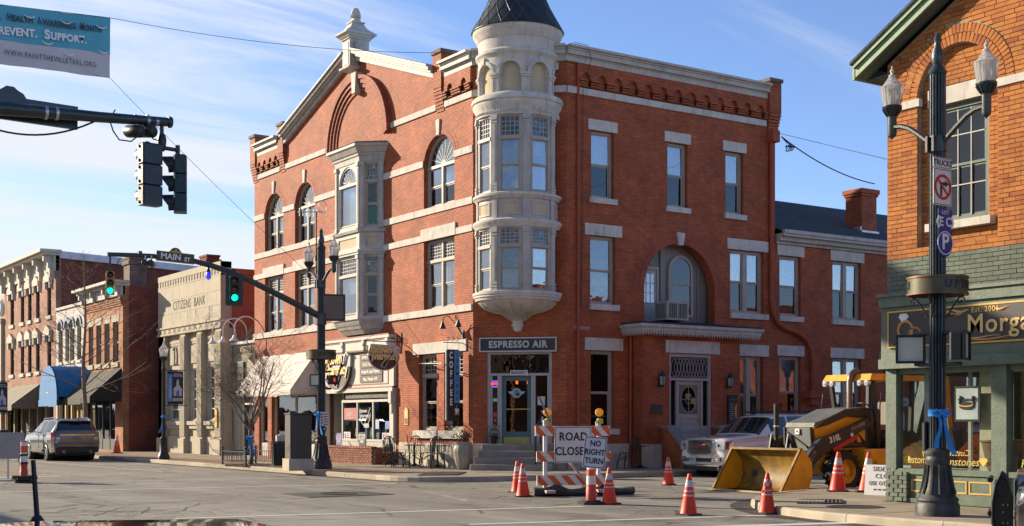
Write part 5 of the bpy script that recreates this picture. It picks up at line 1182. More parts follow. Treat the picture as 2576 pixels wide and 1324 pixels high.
part(MB(FM).box(18.4,18.86,.094,.1,1.66,2.21),'poster_paper',M('poster_white',(.66,.67,.66),.5),shop)
mb=MB(FM)
for zz,c in ((1.9,.14),(1.96,.15)):mb.tube([(18.63+c*cos(t),.088,zz+.05*sin(t)) for t in [2*pi*i/20 for i in range(21)]],.022,6)
mb.sphere((18.5,.088,2.03),.05,8,6);mb.sphere((18.76,.088,2.03),.05,8,6);part(mb,'ring_picture',M('dark_ring',(.08,.06,.07),.4),shop)
mb=MB(FM);mb.tube([(18.63+.14*cos(t),.08,1.93+.04*sin(t)) for t in [pi+pi*i/12 for i in range(13)]],.02,6);part(mb,'ring_picture',GOLD,shop)
SIGNB=M('charcoal_sign',(.045,.04,.036),.55)
for a,b in ((sA+.14,18.18),(18.27,sB-.2)):
    part(MB(FM).box(a,b,-.17,-.1,2.98,3.66),'fascia_sign',SIGNB,shop)
    mb=MB(FM);w=.028
    for r_ in (rect(a,b,2.98,2.98+w),rect(a,b,3.66-w,3.66),rect(a,a+w,2.98+w,3.66-w),rect(b-w,b,2.98+w,3.66-w)):mb.prism(r_,-.18,-.165)
    part(mb,'gilt_border',GOLD,shop)
text('Est. 2006',.13,GOLD,shop,FM,19.2,-.175,3.56,bold=.002,sp=1.15);text('Morgan',.46,TEXTB,shop,FM,18.83,-.168,3.30,ex=.006,bold=.018,sp=1.08,align='LEFT');text('Morgan',.46,M('cream_gilt',(.72,.50,.17),.4),shop,FM,18.83,-.18,3.305,ex=.004,bold=.006,sp=1.08,align='LEFT')
OCH=M('ochre_scroll',(.55,.27,.07),.5);PAL=M('pale_scroll',(.66,.45,.2),.5)
def swirl(pts,r,m):part(MB(FM).tube([(a,-.172,b) for a,b in pts],r,6),'painted_scroll',m,shop)
swirl([(18.3+.5*q,3.54+.025*sin(q*7)) for q in [i/10 for i in range(11)]],[.004,.012,.02,.028,.03,.026,.03,.032,.028,.018,.004],OCH)
swirl([(18.45+.42*q,3.57+.02*sin(q*6+1)) for q in [i/10 for i in range(11)]],[.003,.008,.014,.018,.02,.018,.014,.016,.018,.012,.003],PAL)
swirl([(18.45+1.3*q,3.06+.02*sin(q*8)) for q in [i/14 for i in range(15)]],[.006,.02,.028,.03,.03,.026,.022,.018,.018,.016,.014,.012,.01,.008,.003],OCH)
swirl([(18.5+1.0*q,3.09+.015*sin(q*9)) for q in [i/12 for i in range(13)]],[.003,.01,.014,.015,.014,.012,.012,.01,.01,.008,.006,.005,.002],PAL)
swirl([(19.4+.3*q,3.56-.02*sin(q*5)) for q in [i/8 for i in range(9)]],[.004,.018,.026,.026,.02,.016,.012,.008,.003],OCH)
for c,r_,m in (((17.5,3.3),.16,OCH),((17.72,3.2),.13,M('copper_ring',(.42,.16,.05),.4))):swirl([(c[0]+r_*cos(t),c[1]+r_*sin(t)) for t in [2*pi*i/24 for i in range(25)]],.026,m)
mb=MB(FM);mb.prism([(17.42,3.46),(17.5,3.46),(17.58,3.54),(17.53,3.6),(17.39,3.6),(17.35,3.54)],-.185,-.168);part(mb,'painted_gem',M('gem_white',(.66,.67,.68),.3),shop)
GL=M('gilt_window_lettering',(.55,.40,.06),.5)
text('Gemstones',.2,GL,shop,FM,18.45,.052,.9,shear=.25,ex=.002);text('Custom Jewelry',.16,GL,shop,FM,18.2,.05,1.06,shear=-.25,ex=.002,sc=-1.);text('Custom',.2,GL,shop,FM,17.52,.052,.92,shear=.25,ex=.002,sc=.8);text('Repair',.2,GL,shop,FM,20.0,.052,.9,shear=.25)
for x in (17.35,19.0):mb=MB(FM);mb.prism([(x-.07,.98),(x+.07,.98),(x+.09,.93),(x,.83),(x-.09,.93)],.048,.054);part(mb,'gilt_gem',GL,shop)
# ------------------------------------------------------------------ row of shops along the main street, left of the corner building
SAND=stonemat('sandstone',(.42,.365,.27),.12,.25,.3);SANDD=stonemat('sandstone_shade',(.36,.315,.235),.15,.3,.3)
BX=-.3;FB=frame((BX,0),(-1,0))
bl,br_=sx(399,BX),sx(556,BX);BK=thing('bank_building','sandstone bank with fluted pilasters and carved name on its parapet','building',(BX,-(bl+br_)/2,.1))
zt=8.9
mb=MB(FB);mb.box(bl,br_,0,.5,6.3,zt);mb.box(bl,bl+.9,.0,.6,.1,5.95);mb.box(bl,br_,.62,.7,.1,5.95) if 0 else None
bw=part(mb,'parapet_wall',SANDD,BK)
# parapet blocks
rows=[(6.3,6.95),(6.95,7.6),(7.6,8.28)]
for j,(a,b) in enumerate(rows):
    n=8;e=[bl+(br_-bl)*(i+(.5 if j % 2 else 0))/n for i in range(n+1)];e=[bl]+[x for x in e if bl+.2<x<br_-.2]+[br_]
    for p,q in zip(e,e[1:]):part(MB(FB).box(p+.006,q-.006,-.02+random.uniform(-.003,.003),.02,a+.005,b-.005),'stone',SAND,BK)
mb=MB(FB);mb.box(bl,br_,-.03,.5,8.28,8.34);mb.box(bl,br_,-.03,.5,8.62,zt)
part(mb,'coping',SAND,BK)
n=22;st=(br_-bl-.3)/n
for i in range(n):part(MB(FB).box(bl+.15+st*i+.02,bl+.15+st*i+st*.42,-.028,.0,8.34,8.62),'dentil',SAND,BK)
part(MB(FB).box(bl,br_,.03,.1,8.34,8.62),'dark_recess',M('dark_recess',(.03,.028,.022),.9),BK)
text('CITIZENS  BANK',.62,M('cut_letter',(.07,.055,.035),.9),BK,FB,(bl+br_)/2+.15,-.024,7.28,ex=.004,sc=.86,sp=1.12)
mb=MB(FB);mb.box(bl-.05,br_+.05,-.1,.4,6.24,6.32);mb.box(bl,br_,-.04,.4,5.98,6.24);mb.box(bl-.02,br_+.02,-.08,.4,5.9,5.98);fz=part(mb,'frieze',SAND,BK)
n=12
for i in range(n):
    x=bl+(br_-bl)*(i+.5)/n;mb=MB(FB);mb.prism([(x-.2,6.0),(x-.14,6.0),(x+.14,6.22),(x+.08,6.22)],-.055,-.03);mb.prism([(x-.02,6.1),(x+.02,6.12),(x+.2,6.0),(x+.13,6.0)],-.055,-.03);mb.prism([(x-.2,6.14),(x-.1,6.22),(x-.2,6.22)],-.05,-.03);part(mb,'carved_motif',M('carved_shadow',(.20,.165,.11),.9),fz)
u5=lambda p:sx(339.9+.2433*p,BX)
pil=[(bl,bl+.75),(u5(465),u5(515)),(u5(640),u5(690)),(u5(828),u5(890))]
for k,(a,b) in enumerate(pil):
    mb=MB(FB);mb.box(a,b,-.0,.55,.85,5.9);p_=part(mb,'pilaster',SAND,BK)
    if k:
        nf=6;w_=(b-a)/nf
        for i in range(nf):part(MB(FB).box(a+w_*i+.02,a+w_*(i+1)-.02,-.04,0,.95,5.75),'flute_rib',SAND,p_)
    part(MB(FB).box(a-.05,b+.06,-.1,.56,.1,.85),'base_block',SAND,BK)
mb=MB(FB);mb.box(u5(895),br_,.1,.5,.1,5.9);part(mb,'end_pier',SAND,BK)
bays=[(bl+.75,u5(465)),(u5(515),u5(640)),(u5(690),u5(828))]
FB_=FB;FB=FB @ Matrix.Translation((0,-.26,0))
for k,(a,b) in enumerate(bays):
    z0,z1=1.75,4.2
    mb=MB(FB);mb.wall(rect(a,b,.1,5.9),[rect(a+.25,b-.25,z0,z1)],.5,.2);part(mb,'bay_wall',SAND,BK)
    mb=MB(FB);mb.box(a,b,.3,.5,1.5,1.68);mb.box(a+.08,b-.08,.38,.5,1.32,1.5);mb.box(a,b,.42,.5,.1,.95);part(mb,'sill',SAND,BK)
    mb=MB(FB);mb.box(a+.3,b-.3,.44,.5,4.45,5.3);mb.box(a+.22,b-.22,.46,.5,5.38,5.5);mb.box(a+.12,b-.12,.44,.5,5.5,5.62);part(mb,'carved_panel',SAND,BK)
    if k==0:
        mb=MB(FB);x=(a+b)/2;mb.prism([(x-.3,4.5),(x+.3,4.5),(x+.34,4.9),(x+.22,5.3),(x+.1,5.15),(x,5.32),(x-.1,5.15),(x-.22,5.3),(x-.34,4.9)],.38,.45);mb.sphere((x,.38,5.22),.09,8,6);mb.prism([(x-.08,4.5),(x+.1,4.5),(x+.1,5.15),(x-.1,5.15)],.34,.4);part(mb,'eagle_relief',SANDD,BK)
    mb=MB(FB);w_=.05
    mb.box(a+.25,a+.3,.58,.66,z0,z1);mb.box(b-.3,b-.25,.58,.66,z0,z1);mb.box((a+b)/2-.02,(a+b)/2+.02,.6,.64,z0,z1)
    for i in range(6):mb.box(a+.3,b-.3,.57,.66,z0+(z1-z0-.06)*i/5,z0+(z1-z0-.06)*i/5+.06)
    part(mb,'window_frame',M('white_window_paint',(.55,.55,.52),.5),BK);part(MB(FB).box(a+.25,b-.25,.62,.625,z0,z1),'pane',GLASSS,BK)
    part(MB(FB).box(a+.26,b-.26,.72,.74,z0,z1),'curtain',M('grey_green_curtain',(.22,.23,.19),.9,var=.3,scale=3),BK)
FB=FB_;mb=MB(FB);mb.box(u5(845),u5(866),-.1,-.05,1.4,2.1);mb.prism([(u5(842),2.1),(u5(869),2.1),((u5(842)+u5(869))/2,2.28)],-.1,-.05);part(mb,'brass_plaque',GOLD,BK)
PINK=brickmat('rust_painted_brick',(.36,.125,.075),(.33,.11,.065),(.28,.095,.06),bstr=.4,paint=1)
ys=-br_;mb=MB();mb.box(BX+.5,16,ys,ys+.3,.1,8.55);mb.box(BX+.5,16,ys-.06,ys,8.35,8.6);part(mb,'side_wall',PINK,BK)
mb=MB();mb.box(3.0,15.5,ys-.012,ys,5.9,7.9);part(mb,'pink_panel',M('pink_render',(.53,.225,.17),.8,var=.1),BK)
mb=MB()
for i in range(16):mb.box(1.2+i*.22,1.24+i*.22,ys-.02,ys,7.95,8.35) if i % 3 else None
mb.box(BX+.7,16,-(bl)-.3,-bl,.1,8.6);mb.box(BX+.5,16,ys+.3,-bl,8.2,8.3);part(mb,'roof',ROOFD,BK)
# low link between bank and corner building
KX=.25;FK=frame((KX,0),(-1,0));k0,k1=br_+.02,-19.9
LK=thing('link_shop','narrow one storey stone shop with gooseneck lamps between bank and corner building','building',(KX,-(k0+k1)/2,.1))
mb=MB(FK);mb.wall(rect(k0,k1,.1,5.1),[rect(k0+.9,k0+2.6,.15,3.1)],0,.3);part(mb,'wall',SAND,LK)
mb=MB(FK);mb.box(k0,k1,-.12,.3,5.1,5.22);part(mb,'white_coping',WHITE,LK)
n=20;w_=(k1-k0)/n
for i in range(n):part(MB(FK).box(k0+w_*i+.05,k0+w_*i+.13,-.03,0,4.7,4.95),'dentil',SANDD,LK)
mb=MB(FK);mb.box(k0+.9,k0+1.0,.1,.2,.15,3.1);mb.box(k0+2.5,k0+2.6,.1,.2,.15,3.1);mb.box(k0+1.0,k0+2.5,.1,.2,3.0,3.1);mb.box(k0+1.0,k0+2.5,.1,.2,2.4,2.48);mb.box(k0+1.75,k0+1.85,.1,.2,.15,2.4);part(mb,'door_frame',WHITE,LK)
part(MB(FK).box(k0+1.0,k0+2.5,.14,.146,.15,3.0),'door_glass',GLASSD,LK)
mb=MB(FK);mb.box(k0,k1,3,3.1,.1,5);mb.box(k0,k1,.3,3,4.9,5.0);part(mb,'room',ROOM,LK)
FRAMEB=M('dark_sign_board',(.03,.032,.034),.5)
mb=MB(FK);mb.box(sx(575,KX),sx(617,KX),-.1,-.02,3.55,4.3);sg=single(mb,'shop_sign',FRAMEB,'dark rectangular shop sign with white script above the glass door beside the bank','sign')
c=(sx(575,KX)+sx(617,KX))/2
mb=MB(FK)
for z in (3.53,4.29):mb.box(sx(575,KX)-.03,sx(617,KX)+.03,-.115,-.02,z,z+.03)
part(mb,'sign_frame',GALV,sg)
mb=MB(FK)
for k in range(7):mb.tube([(c-.85+.25*k,-.11,3.95),(c-.78+.25*k,-.11,4.08),(c-.72+.25*k,-.11,3.9),(c-.64+.25*k,-.11,4.0)],.018,4)
part(mb,'script_flourish',M('grey_lettering',(.42,.42,.42),.6),sg)
gr=thing('gooseneck_lamp','white gooseneck lamp over the narrow shop, nearest the bank','lamp',FK @ Vector((k0+.35,0,5.2)),'gooseneck lamps over the narrow shop')
mb=MB();pts=[(0,0,0)]+[(-.55+.55*cos(t),0,.35+.55*sin(t)+.1) for t in [pi*i/10 for i in range(11)]]+[(-1.1,0,.15)]
WM=M('white_metal',(.62,.62,.6),.4,var=.05);mb.tube(pts,.03,6);part(mb,'arm',WM,gr) if 0 else None
o_=bpy.data.objects.new('arm',mb.mesh('arm',WM));COL.objects.link(o_);o_.parent=gr
mb=MB();mb.lathe([(.05,.18),(.07,.08),(.2,-.05),(.21,-.07)],(-1.1,0,0),14,cap=False);o_=bpy.data.objects.new('shade',mb.mesh('shade',WM));COL.objects.link(o_);o_.parent=gr
again(gr,FK @ Vector((k0+1.6,0,5.2)),0,'white gooseneck lamp over the narrow shop, the middle one','gooseneck lamps over the narrow shop');again(gr,FK @ Vector((k0+2.9,0,5.2)),0,'white gooseneck lamp over the narrow shop, nearest the corner building','gooseneck lamps over the narrow shop')
# two storey brick shop with black awning
VX=-1.6;FV=frame((VX,0),(-1,0));u3=lambda p:sx(.4254*p,VX);v3=lambda p,v:onX(.4254*p,617.2+.4254*v,VX)[1]
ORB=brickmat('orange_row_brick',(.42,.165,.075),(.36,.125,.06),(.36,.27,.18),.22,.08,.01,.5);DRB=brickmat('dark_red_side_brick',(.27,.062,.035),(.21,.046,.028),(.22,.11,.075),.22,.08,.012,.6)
b0,b1=u3(498),u3(727);TB=thing('brick_shop','two storey orange brick shop with bracketed cornice and bare dark red side wall','building',(VX,-(b0+b1)/2,.1))
wz0,wz1=v3(690,692),v3(690,452);ws_=[(u3(524),u3(552)),(u3(569),u3(599)),(u3(617),u3(648)),(u3(667),u3(701))]
mb=MB(FV);mb.wall(rect(b0,b1,.1,8.6),[rect(a,b,wz0,wz1) for a,b in ws_]+[rect(b0+.2,b1-1.3,.2,3.0)],0,.3);part(mb,'front_wall',ORB,TB)
for a,b in ws_:
    window(TB,FV,a,b,wz0,wz1,.12,fr=.06,blind=.55);lintel(FV,a-.12,b+.12,wz1,wz1+.38,.02,TB,SAND);sill(FV,a-.1,b+.1,wz0-.25,wz0,.08,TB,SAND)
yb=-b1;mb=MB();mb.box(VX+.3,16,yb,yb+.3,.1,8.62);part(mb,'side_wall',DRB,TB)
mb=MB();mb.box(VX,16,yb+.3,-b0,8.4,8.5);part(mb,'roof',ROOFD,TB)
mb=MB(FV);mb.box(b0-.2,b1+.15,-.65,.3,8.72,8.86);mb.box(b0-.1,b1+.05,-.4,.3,8.58,8.72);mb.box(b0,b1,-.12,.1,8.1,8.58);part(mb,'cornice',TRIM,TB)
for i in range(4):
    x=b0+.25+(b1-b0-.5)*i/3;mb=MB(FV);mb.prism([(x-.09,8.58),(x+.09,8.58),(x+.09,7.9),(x-.09,7.9)],-.12,-.0);mb.box(x-.1,x+.1,-.38,-.1,8.3,8.58);mb.box(x-.1,x+.1,-.25,-.1,8.05,8.3);part(mb,'bracket',TRIM,TB)
mb=MB(FV)
for k in range(4):mb.box(b0+.1,b1-.1,-.05-.03*(3-k),0,7.9-.1*k,7.97-.1*k)
part(mb,'corbel_course',ORB,TB)
mb=MB(FV);mb.box(b0+.2,b1-1.3,2,2.1,.1,3);mb.box(b0+.2,b1-1.3,.3,2,2.95,3.0);part(mb,'room',ROOM,TB)
mb=MB(FV);f0,f1=b0+.2,b1-1.3
for i in range(5):x=f0+(f1-f0)*i/4;mb.box(x-.06,x+.06,.15,.28,.2,3.0)
mb.box(f0,f1,.15,.28,.2,.75);part(mb,'shop_frame',M('dark_shop_frame',(.04,.045,.045),.5),TB);part(MB(FV).box(f0,f1,.2,.206,.75,3.0),'pane',GLASSS,TB)
def awning(name,label,Fm,a,b,z1,z0,pr,mat,side=None,seam=7):
    r=thing(name,label,'awning',Fm @ Vector(((a+b)/2,0,z0)),)
    mb=MB(Fm);mb.hexa([(a,0,z1-.05),(b,0,z1-.05),(b,-pr,z0+.3),(a,-pr,z0+.3),(a,0,z1),(b,0,z1),(b,-pr,z0+.35),(a,-pr,z0+.35)]);part(mb,'canopy',mat,r)
    for e in (b+.004,a-.004):mb=MB(Fm);mb.add([(e,0,z1),(e,0,z0+.1),(e,-pr,z0+.1),(e,-pr,z0+.34)],[(0,1,2,3)]);part(mb,'side_panel',side or mat,r)
    part(MB(Fm).box(a,b,-pr-.01,-pr,z0,z0+.33),'valance',mat,r)
    mb=MB(Fm)
    for i in range(1,seam):x=a+(b-a)*i/seam;mb.bar((x,0,z1+.004),(x,-pr,z0+.354),.03,.012)
    part(mb,'seam',side or mat,r);return r
CHAR=M('charcoal_canvas',(.055,.05,.04),.85);CHD=M('black_canvas',(.02,.02,.019),.85);TAN=M('tan_canvas',(.24,.215,.15),.85);TAND=M('dark_tan_canvas',(.15,.135,.10),.85)
u4,z4=u3,v3
awning('shop_awning','charcoal canvas awning over the brick shop with the dark red side wall',FV,u3(500),u3(662),4.35,2.55,1.6,CHAR,CHD);awning('shop_awning','short black-sided awning at the right end of the brick shop',FV,u3(664),u3(718),4.4,2.6,1.6,CHAR,CHD,3)
# pale stucco shop with pointed windows
p0,p1=u3(331),u3(497);PS=thing('stucco_shop','pale stucco shop front with four round-headed windows between two brick shops','building',(VX,-(p0+p1)/2,.1))
STU=stonemat('pale_stucco',(.50,.46,.42),.1,.25,.4);az0,az1=v3(420,685),v3(420,440)
aw_=[(u3(346),u3(371)),(u3(386),u3(410)),(u3(413),u3(440)),(u3(456),u3(481))]
mb=MB(FV);mb.wall(rect(p0+.01,p1-.01,.1,8.15),[archpts(a,b,az0,az1-(b-a)/2,8) for a,b in aw_]+[rect(p0+.3,p1-.3,.2,3)],0,.25);part(mb,'front_wall',STU,PS)
BLT=M('blue_grey_trim',(.16,.20,.26),.6);YLT=M('ochre_frame',(.46,.36,.17),.6)
for a,b in aw_:
    part(MB(FV).arch((a+b)/2,az1-(b-a)/2,(b-a)/2,(b-a)/2+.16,-.08,.05,n=10),'hood',BLT,PS);window(PS,FV,a,b,az0,az1-.02,.1,fan=az1-(b-a)/2,mat=YLT,fr=.06,blind=0,up=GLASSD);sill(FV,a-.1,b+.1,az0-.15,az0,.08,PS)
mb=MB(FV);mb.box(p0,p1,-.1,.25,8.15,8.3);part(mb,'coping',STU,PS)
mb=MB(FV);mb.box(p0+.2,p1-.2,.9,1.0,.1,3.1);part(mb,'shop_back',M('ochre_shop',(.20,.13,.05),.8,var=.4),PS)
for i in range(5):x=p0+.4+(p1-p0-.8)*i/4;part(MB(FV).box(x-.09,x+.09,.1,.25,.15,3.0),'shop_post',YLT,PS)
mb=MB();mb.box(VX+.25,16,-p1,-p0,7.8,7.9);part(mb,'roof',ROOFD,PS)
BLU=M('blue_canvas',(.014,.16,.40),.75);ba=thing('shop_awning','bright blue barrel awning with lettering over the stucco shop door','awning',FV @ Vector((p0,0,2.5)))
b_0,b_1=sx(.4254*232,VX-2),sx(.4254*335,VX-2);n=12;prf=[((b_0+b_1)/2-(b_1-b_0)/2*cos(pi*i/n),3.0+1.7*sin(pi*i/n)) for i in range(n+1)]
mb=MB(FV);mb.prism([(b_0,2.75)]+prf+[(b_1,2.75)],-2.0,-1.9);part(mb,'front_panel',BLU,ba)
mb=MB(FV);vs=[(a,d,z) for a,z in prf for d in (-1.95,0)];mb.add(vs,[(2*i,2*i+1,2*i+3,2*i+2) for i in range(n)]);part(mb,'canopy',BLU,ba)
mb=MB(FV);mb.box(b_0-.1,b_1+.05,-2.02,-2.0,2.5,2.85);part(mb,'valance',BLU,ba)
mb=MB(FV);mb.box((b_0+b_1)/2-.3,(b_0+b_1)/2+.3,-2.02,-2.0,3.2,3.26);part(mb,'canvas_print',M('pale_blue_print',(.35,.5,.65),.7),ba)
awning('shop_awning','plain blue sloping awning to the right of the blue barrel awning',FV,u3(425),u3(474),4.1,2.5,1.3,BLU,None,3)
# three storey brick block with white bracketed cornice
q0,q1=u3(26),u3(330);TS=thing('brick_block','three storey brick block with white hood moulds and a bracketed cornice','building',(VX,-(q0+q1)/2,.1));ztop=v3(330,75)
RWB=brickmat('pinkish_brick',(.37,.16,.10),(.32,.125,.075),(.40,.29,.21),.22,.085,.014,.5);wc=[(u3(62),u3(83)),(u3(123),u3(143)),(u3(166),u3(187)),(u3(213),u3(235)),(u3(280),u3(303))]
zz=[(v3(290,740),v3(290,535)),(v3(290,418),v3(290,220))]
mb=MB(FV);mb.wall(rect(q0,q1,.1,ztop+.2),[rect(a,b,c,d) for a,b in wc for c,d in zz]+[rect(q0+.5,q1-.5,.2,3.2)],0,.3);part(mb,'front_wall',RWB,TS)
HOOD=stonemat('cream_hood',(.54,.49,.41),.1,.2,.2)
for c,d in zz:
    for a,b in wc:
        window(TS,FV,a,b,c,d,.1,fr=.05,blind=0,up=GLASSD,mat=BLK);sill(FV,a-.12,b+.12,c-.22,c,.1,TS,HOOD)
        mb=MB(FV);m_=(a+b)/2;w_=(b-a)/2+.22;mb.prism([(m_-w_,d-.0),(m_-w_,d+.32),(m_,d+.62),(m_+w_,d+.32),(m_+w_,d)],-.2,.0);mb.box(m_-w_,m_-w_+.2,-.16,0,d-.38,d);mb.box(m_+w_-.2,m_+w_,-.16,0,d-.38,d);part(mb,'hood_mould',HOOD,TS)
mb=MB(FV);mb.box(q0-.2,q1+.2,-.95,.3,ztop+.3,ztop+.48);mb.box(q0-.1,q1+.1,-.75,.3,ztop+.15,ztop+.3);mb.box(q0,q1,-.12,.2,ztop-.75,ztop+.15);part(mb,'cornice',HOOD,TS)
for i in range(6):
    x=q0+.35+(q1-q0-.7)*i/5;mb=MB(FV);mb.box(x-.14,x+.14,-.65,-.12,ztop-.2,ztop+.15);mb.box(x-.14,x+.14,-.4,-.12,ztop-.55,ztop-.2);mb.box(x-.12,x+.12,-.3,-.0,ztop-1.1,ztop-.55);part(mb,'bracket',HOOD,TS)
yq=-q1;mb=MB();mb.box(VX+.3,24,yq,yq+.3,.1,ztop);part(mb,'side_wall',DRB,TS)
mb=MB();mb.hexa([(VX+.2,yq-.12,ztop),(24,yq-.12,ztop-1.0),(24,yq+.4,ztop-1.0),(VX+.2,yq+.4,ztop),(VX+.2,yq-.12,ztop+.42),(24,yq-.12,ztop-.6),(24,yq+.4,ztop-.6),(VX+.2,yq+.4,ztop+.42)]);part(mb,'parapet_flashing',M('white_flashing',(.62,.63,.66),.5),TS)
mb=MB();mb.box(VX+.3,24,yq+.3,-q0,ztop-1.6,ztop-1.5);mb.box(VX+.3,24,-q0-.3,-q0,.1,ztop);part(mb,'roof',ROOFD,TS)
mb=MB(FV);mb.box(q0+.4,q1-.4,.9,1.0,.1,3.3);part(mb,'shop_back',ROOM,TS)
for i in range(7):x=q0+.5+(q1-q0-1)*i/6;part(MB(FV).box(x-.14,x+.14,.05,.25,.15,3.2),'shop_post',M('olive_shop_paint',(.17,.145,.09),.6),TS)
awning('shop_awning','wide tan canvas awning over the brick block shop, nearest the blue awning',FV,u3(98),u3(240),4.0,2.35,1.7,TAN,TAND);awning('shop_awning','narrow tan awning at the far left end of the brick block',FV,u3(28),u3(90),3.9,2.4,1.7,TAN,TAND,4)
# far left block and chimneys behind
FB0=thing('beige_block','sliver of beige stone block at the far left edge beyond the brick block','building',(VX,-q0+5,.1));mb=MB(FV);mb.wall(rect(q0-12,q0-.02,.1,10.2),[archpts(q0-2.6,q0-1.0,6.4,7.6,10),rect(q0-2.5,q0-1.1,4,5.6),rect(q0-2.6,q0-.6,.2,3.2)],0,.4);part(mb,'front_wall',stonemat('beige_stone',(.45,.35,.24),.15,.3),FB0)
mb=MB(FV);mb.box(q0-12,q0-.02,.5,12,.1,10);part(mb,'building_core',ROOM,FB0);mb=MB(FV);mb.box(q0-12,q0,-.25,.1,8.3,8.6);mb.box(q0-.5,q0-.1,-.2,.1,.2,8.3);part(mb,'cornice',SAND,FB0)
mb=MB(FV);x=q0-.75;mb.lathe([(.0001,-.22),(.5,-.2),(.62,-.02),(.62,0)],(x,0,9.35),18,axis='y');part(mb,'round_ornament',WHITE,FB0)
def chimney(ua,ub,va,vb,y,mat,label):
    x0,z1=onY(ua,va,y);x1=onY(ub,va,y)[0];z0=onY(ua,vb,y)[1]
    mb=MB();mb.box(x0,x1,y,y+1.0,z0-3,z1);r=single(mb,'chimney',mat,label,'chimney')
    mb=MB();mb.box(x0-.08,x1+.08,y-.08,y+1.08,z1-.3,z1-.12);mb.box(x0-.04,x1+.04,y-.04,y+1.04,z1,z1+.1);part(mb,'chimney_cap',mat,r)
chimney(326,369,650,694,-b1+3,brickmat('brown_brick',(.17,.11,.075),(.12,.08,.06),(.3,.24,.18),.22,.08,.012),'broad brown brick chimney on the roof of the brick shop');chimney(521,552,645,664,-bl-3,DRB,'small red brick chimney on the roof behind the bank')
# ------------------------------------------------------------------ buildings across the street, behind the camera (seen only in window reflections)
for k,(y0,y1,h,nm) in enumerate(((3,17,6.6,'orange'),(17.2,30,7.6,'dark red'),(30.2,48,6.2,'orange'),(48.2,70,7.4,'dark red'))):
    Fw=frame((-26.5,0),(1,0));r=thing('row_shop','%s brick shop on the west side, %s one north of the crossing' % (nm,('first','second','third','fourth')[k]),'building',(-27,(y0+y1)/2,.1))
    n=5;ws=[(y0+(y1-y0)*(i+.28)/n,y0+(y1-y0)*(i+.72)/n) for i in range(n)]
    mb=MB(Fw);mb.wall(rect(y0,y1,.1,h),[rect(a,b,4.0,5.6) for a,b in ws]+[rect(y0+.5,y1-.5,.5,2.9)],0,.3);part(mb,'wall',(ORB,DRB)[k % 2],r)
    mb=MB(Fw);mb.box(y0,y1,1.5,12,.1,h-.2);part(mb,'building_core',ROOM,r);mb=MB(Fw);mb.box(y0-.05,y1+.05,-.3,.3,h-.3,h+.1);part(mb,'cornice',TRIM,r)
    for a,b in ws:part(MB(Fw).box(a,b,.15,.16,4.0,5.6),'pane',GLASSD,r)
    part(MB(Fw).box(y0+.5,y1-.5,.15,.16,.5,2.9),'pane',GLASSD,r)
Fw=frame((-25.6,0),(1,0));r=thing('row_shop','long brick shop row on the west side, south of the crossing behind the viewer','building',(-27,-36,.1));ws=[(-60+4.3*i,-58+4.3*i) for i in range(10)]
mb=MB(Fw);mb.wall(rect(-61,-16.6,.1,6.4),[rect(a,b,3.6,5.2) for a,b in ws],0,.3);part(mb,'wall',ORB,r);mb=MB(Fw);mb.box(-61,-16.6,1,10,.1,6.2);part(mb,'building_core',ROOM,r)
for a,b in ws:part(MB(Fw).box(a,b,.15,.16,3.6,5.2),'pane',GLASSD,r)
Fw=frame((0,-17.2),(0,1));r=thing('row_shop','plain dark red brick block on the side street behind the jewellery shop','building',(20,-22,.1));ws=[(-31.5+3*i,-30+3*i) for i in range(7)]
mb=MB(Fw);mb.wall(rect(-33,-9.3,.1,7.6),[rect(a,b,c,c+1.8) for a,b in ws for c in (1.3,4.6)],0,.3);part(mb,'wall',DRB,r);mb=MB(Fw);mb.box(-33,-9.3,1,9,.1,7.4);part(mb,'building_core',ROOM,r)
for a,b in ws:
    for c in (1.3,4.6):part(MB(Fw).box(a,b,.15,.16,c,c+1.8),'pane',GLASSD,r)
# ------------------------------------------------------------------ ornamental street posts
def lampglass():
    m,t,b,L=mk('lamp_acrylic');t.nodes.remove(b);out=t.nodes['Material Output']
    tr=N(t,'ShaderNodeBsdfTransparent');tr.inputs[0].default_value=(.97,.97,.95,1);gl=N(t,'ShaderNodeBsdfGlossy');gl.inputs['Roughness'].default_value=.08
    tl=N(t,'ShaderNodeBsdfTranslucent');tl.inputs[0].default_value=(.97,.96,.92,1);df=N(t,'ShaderNodeBsdfDiffuse');df.inputs[0].default_value=(.93,.92,.88,1)
    a=N(t,'ShaderNodeMixShader');a.inputs[0].default_value=.5;L(tl.outputs[0],a.inputs[1]);L(df.outputs[0],a.inputs[2])
    b2=N(t,'ShaderNodeMixShader');b2.inputs[0].default_value=.62;L(tr.outputs[0],b2.inputs[1]);L(a.outputs[0],b2.inputs[2])
    fr=N(t,'ShaderNodeFresnel');fr.inputs[0].default_value=1.7;c=N(t,'ShaderNodeMixShader');L(fr.outputs[0],c.inputs[0]);L(b2.outputs[0],c.inputs[1]);L(gl.outputs[0],c.inputs[2]);L(c.outputs[0],out.inputs[0]);return m
LAMPG=lampglass();GREENP=M('dark_green_post_paint',(.020,.031,.032),.38,var=.5,scale=6,bmp=.25,bs=50,coat=.2)
WORN=M('worn_cast_base',(.035,.037,.035),.55,var=.8,scale=7,bmp=.5,bs=22)
def lp(mb,name,mat,root):o=bpy.data.objects.new(name,mb.mesh(name,mat));COL.objects.link(o);o.parent=root;return o
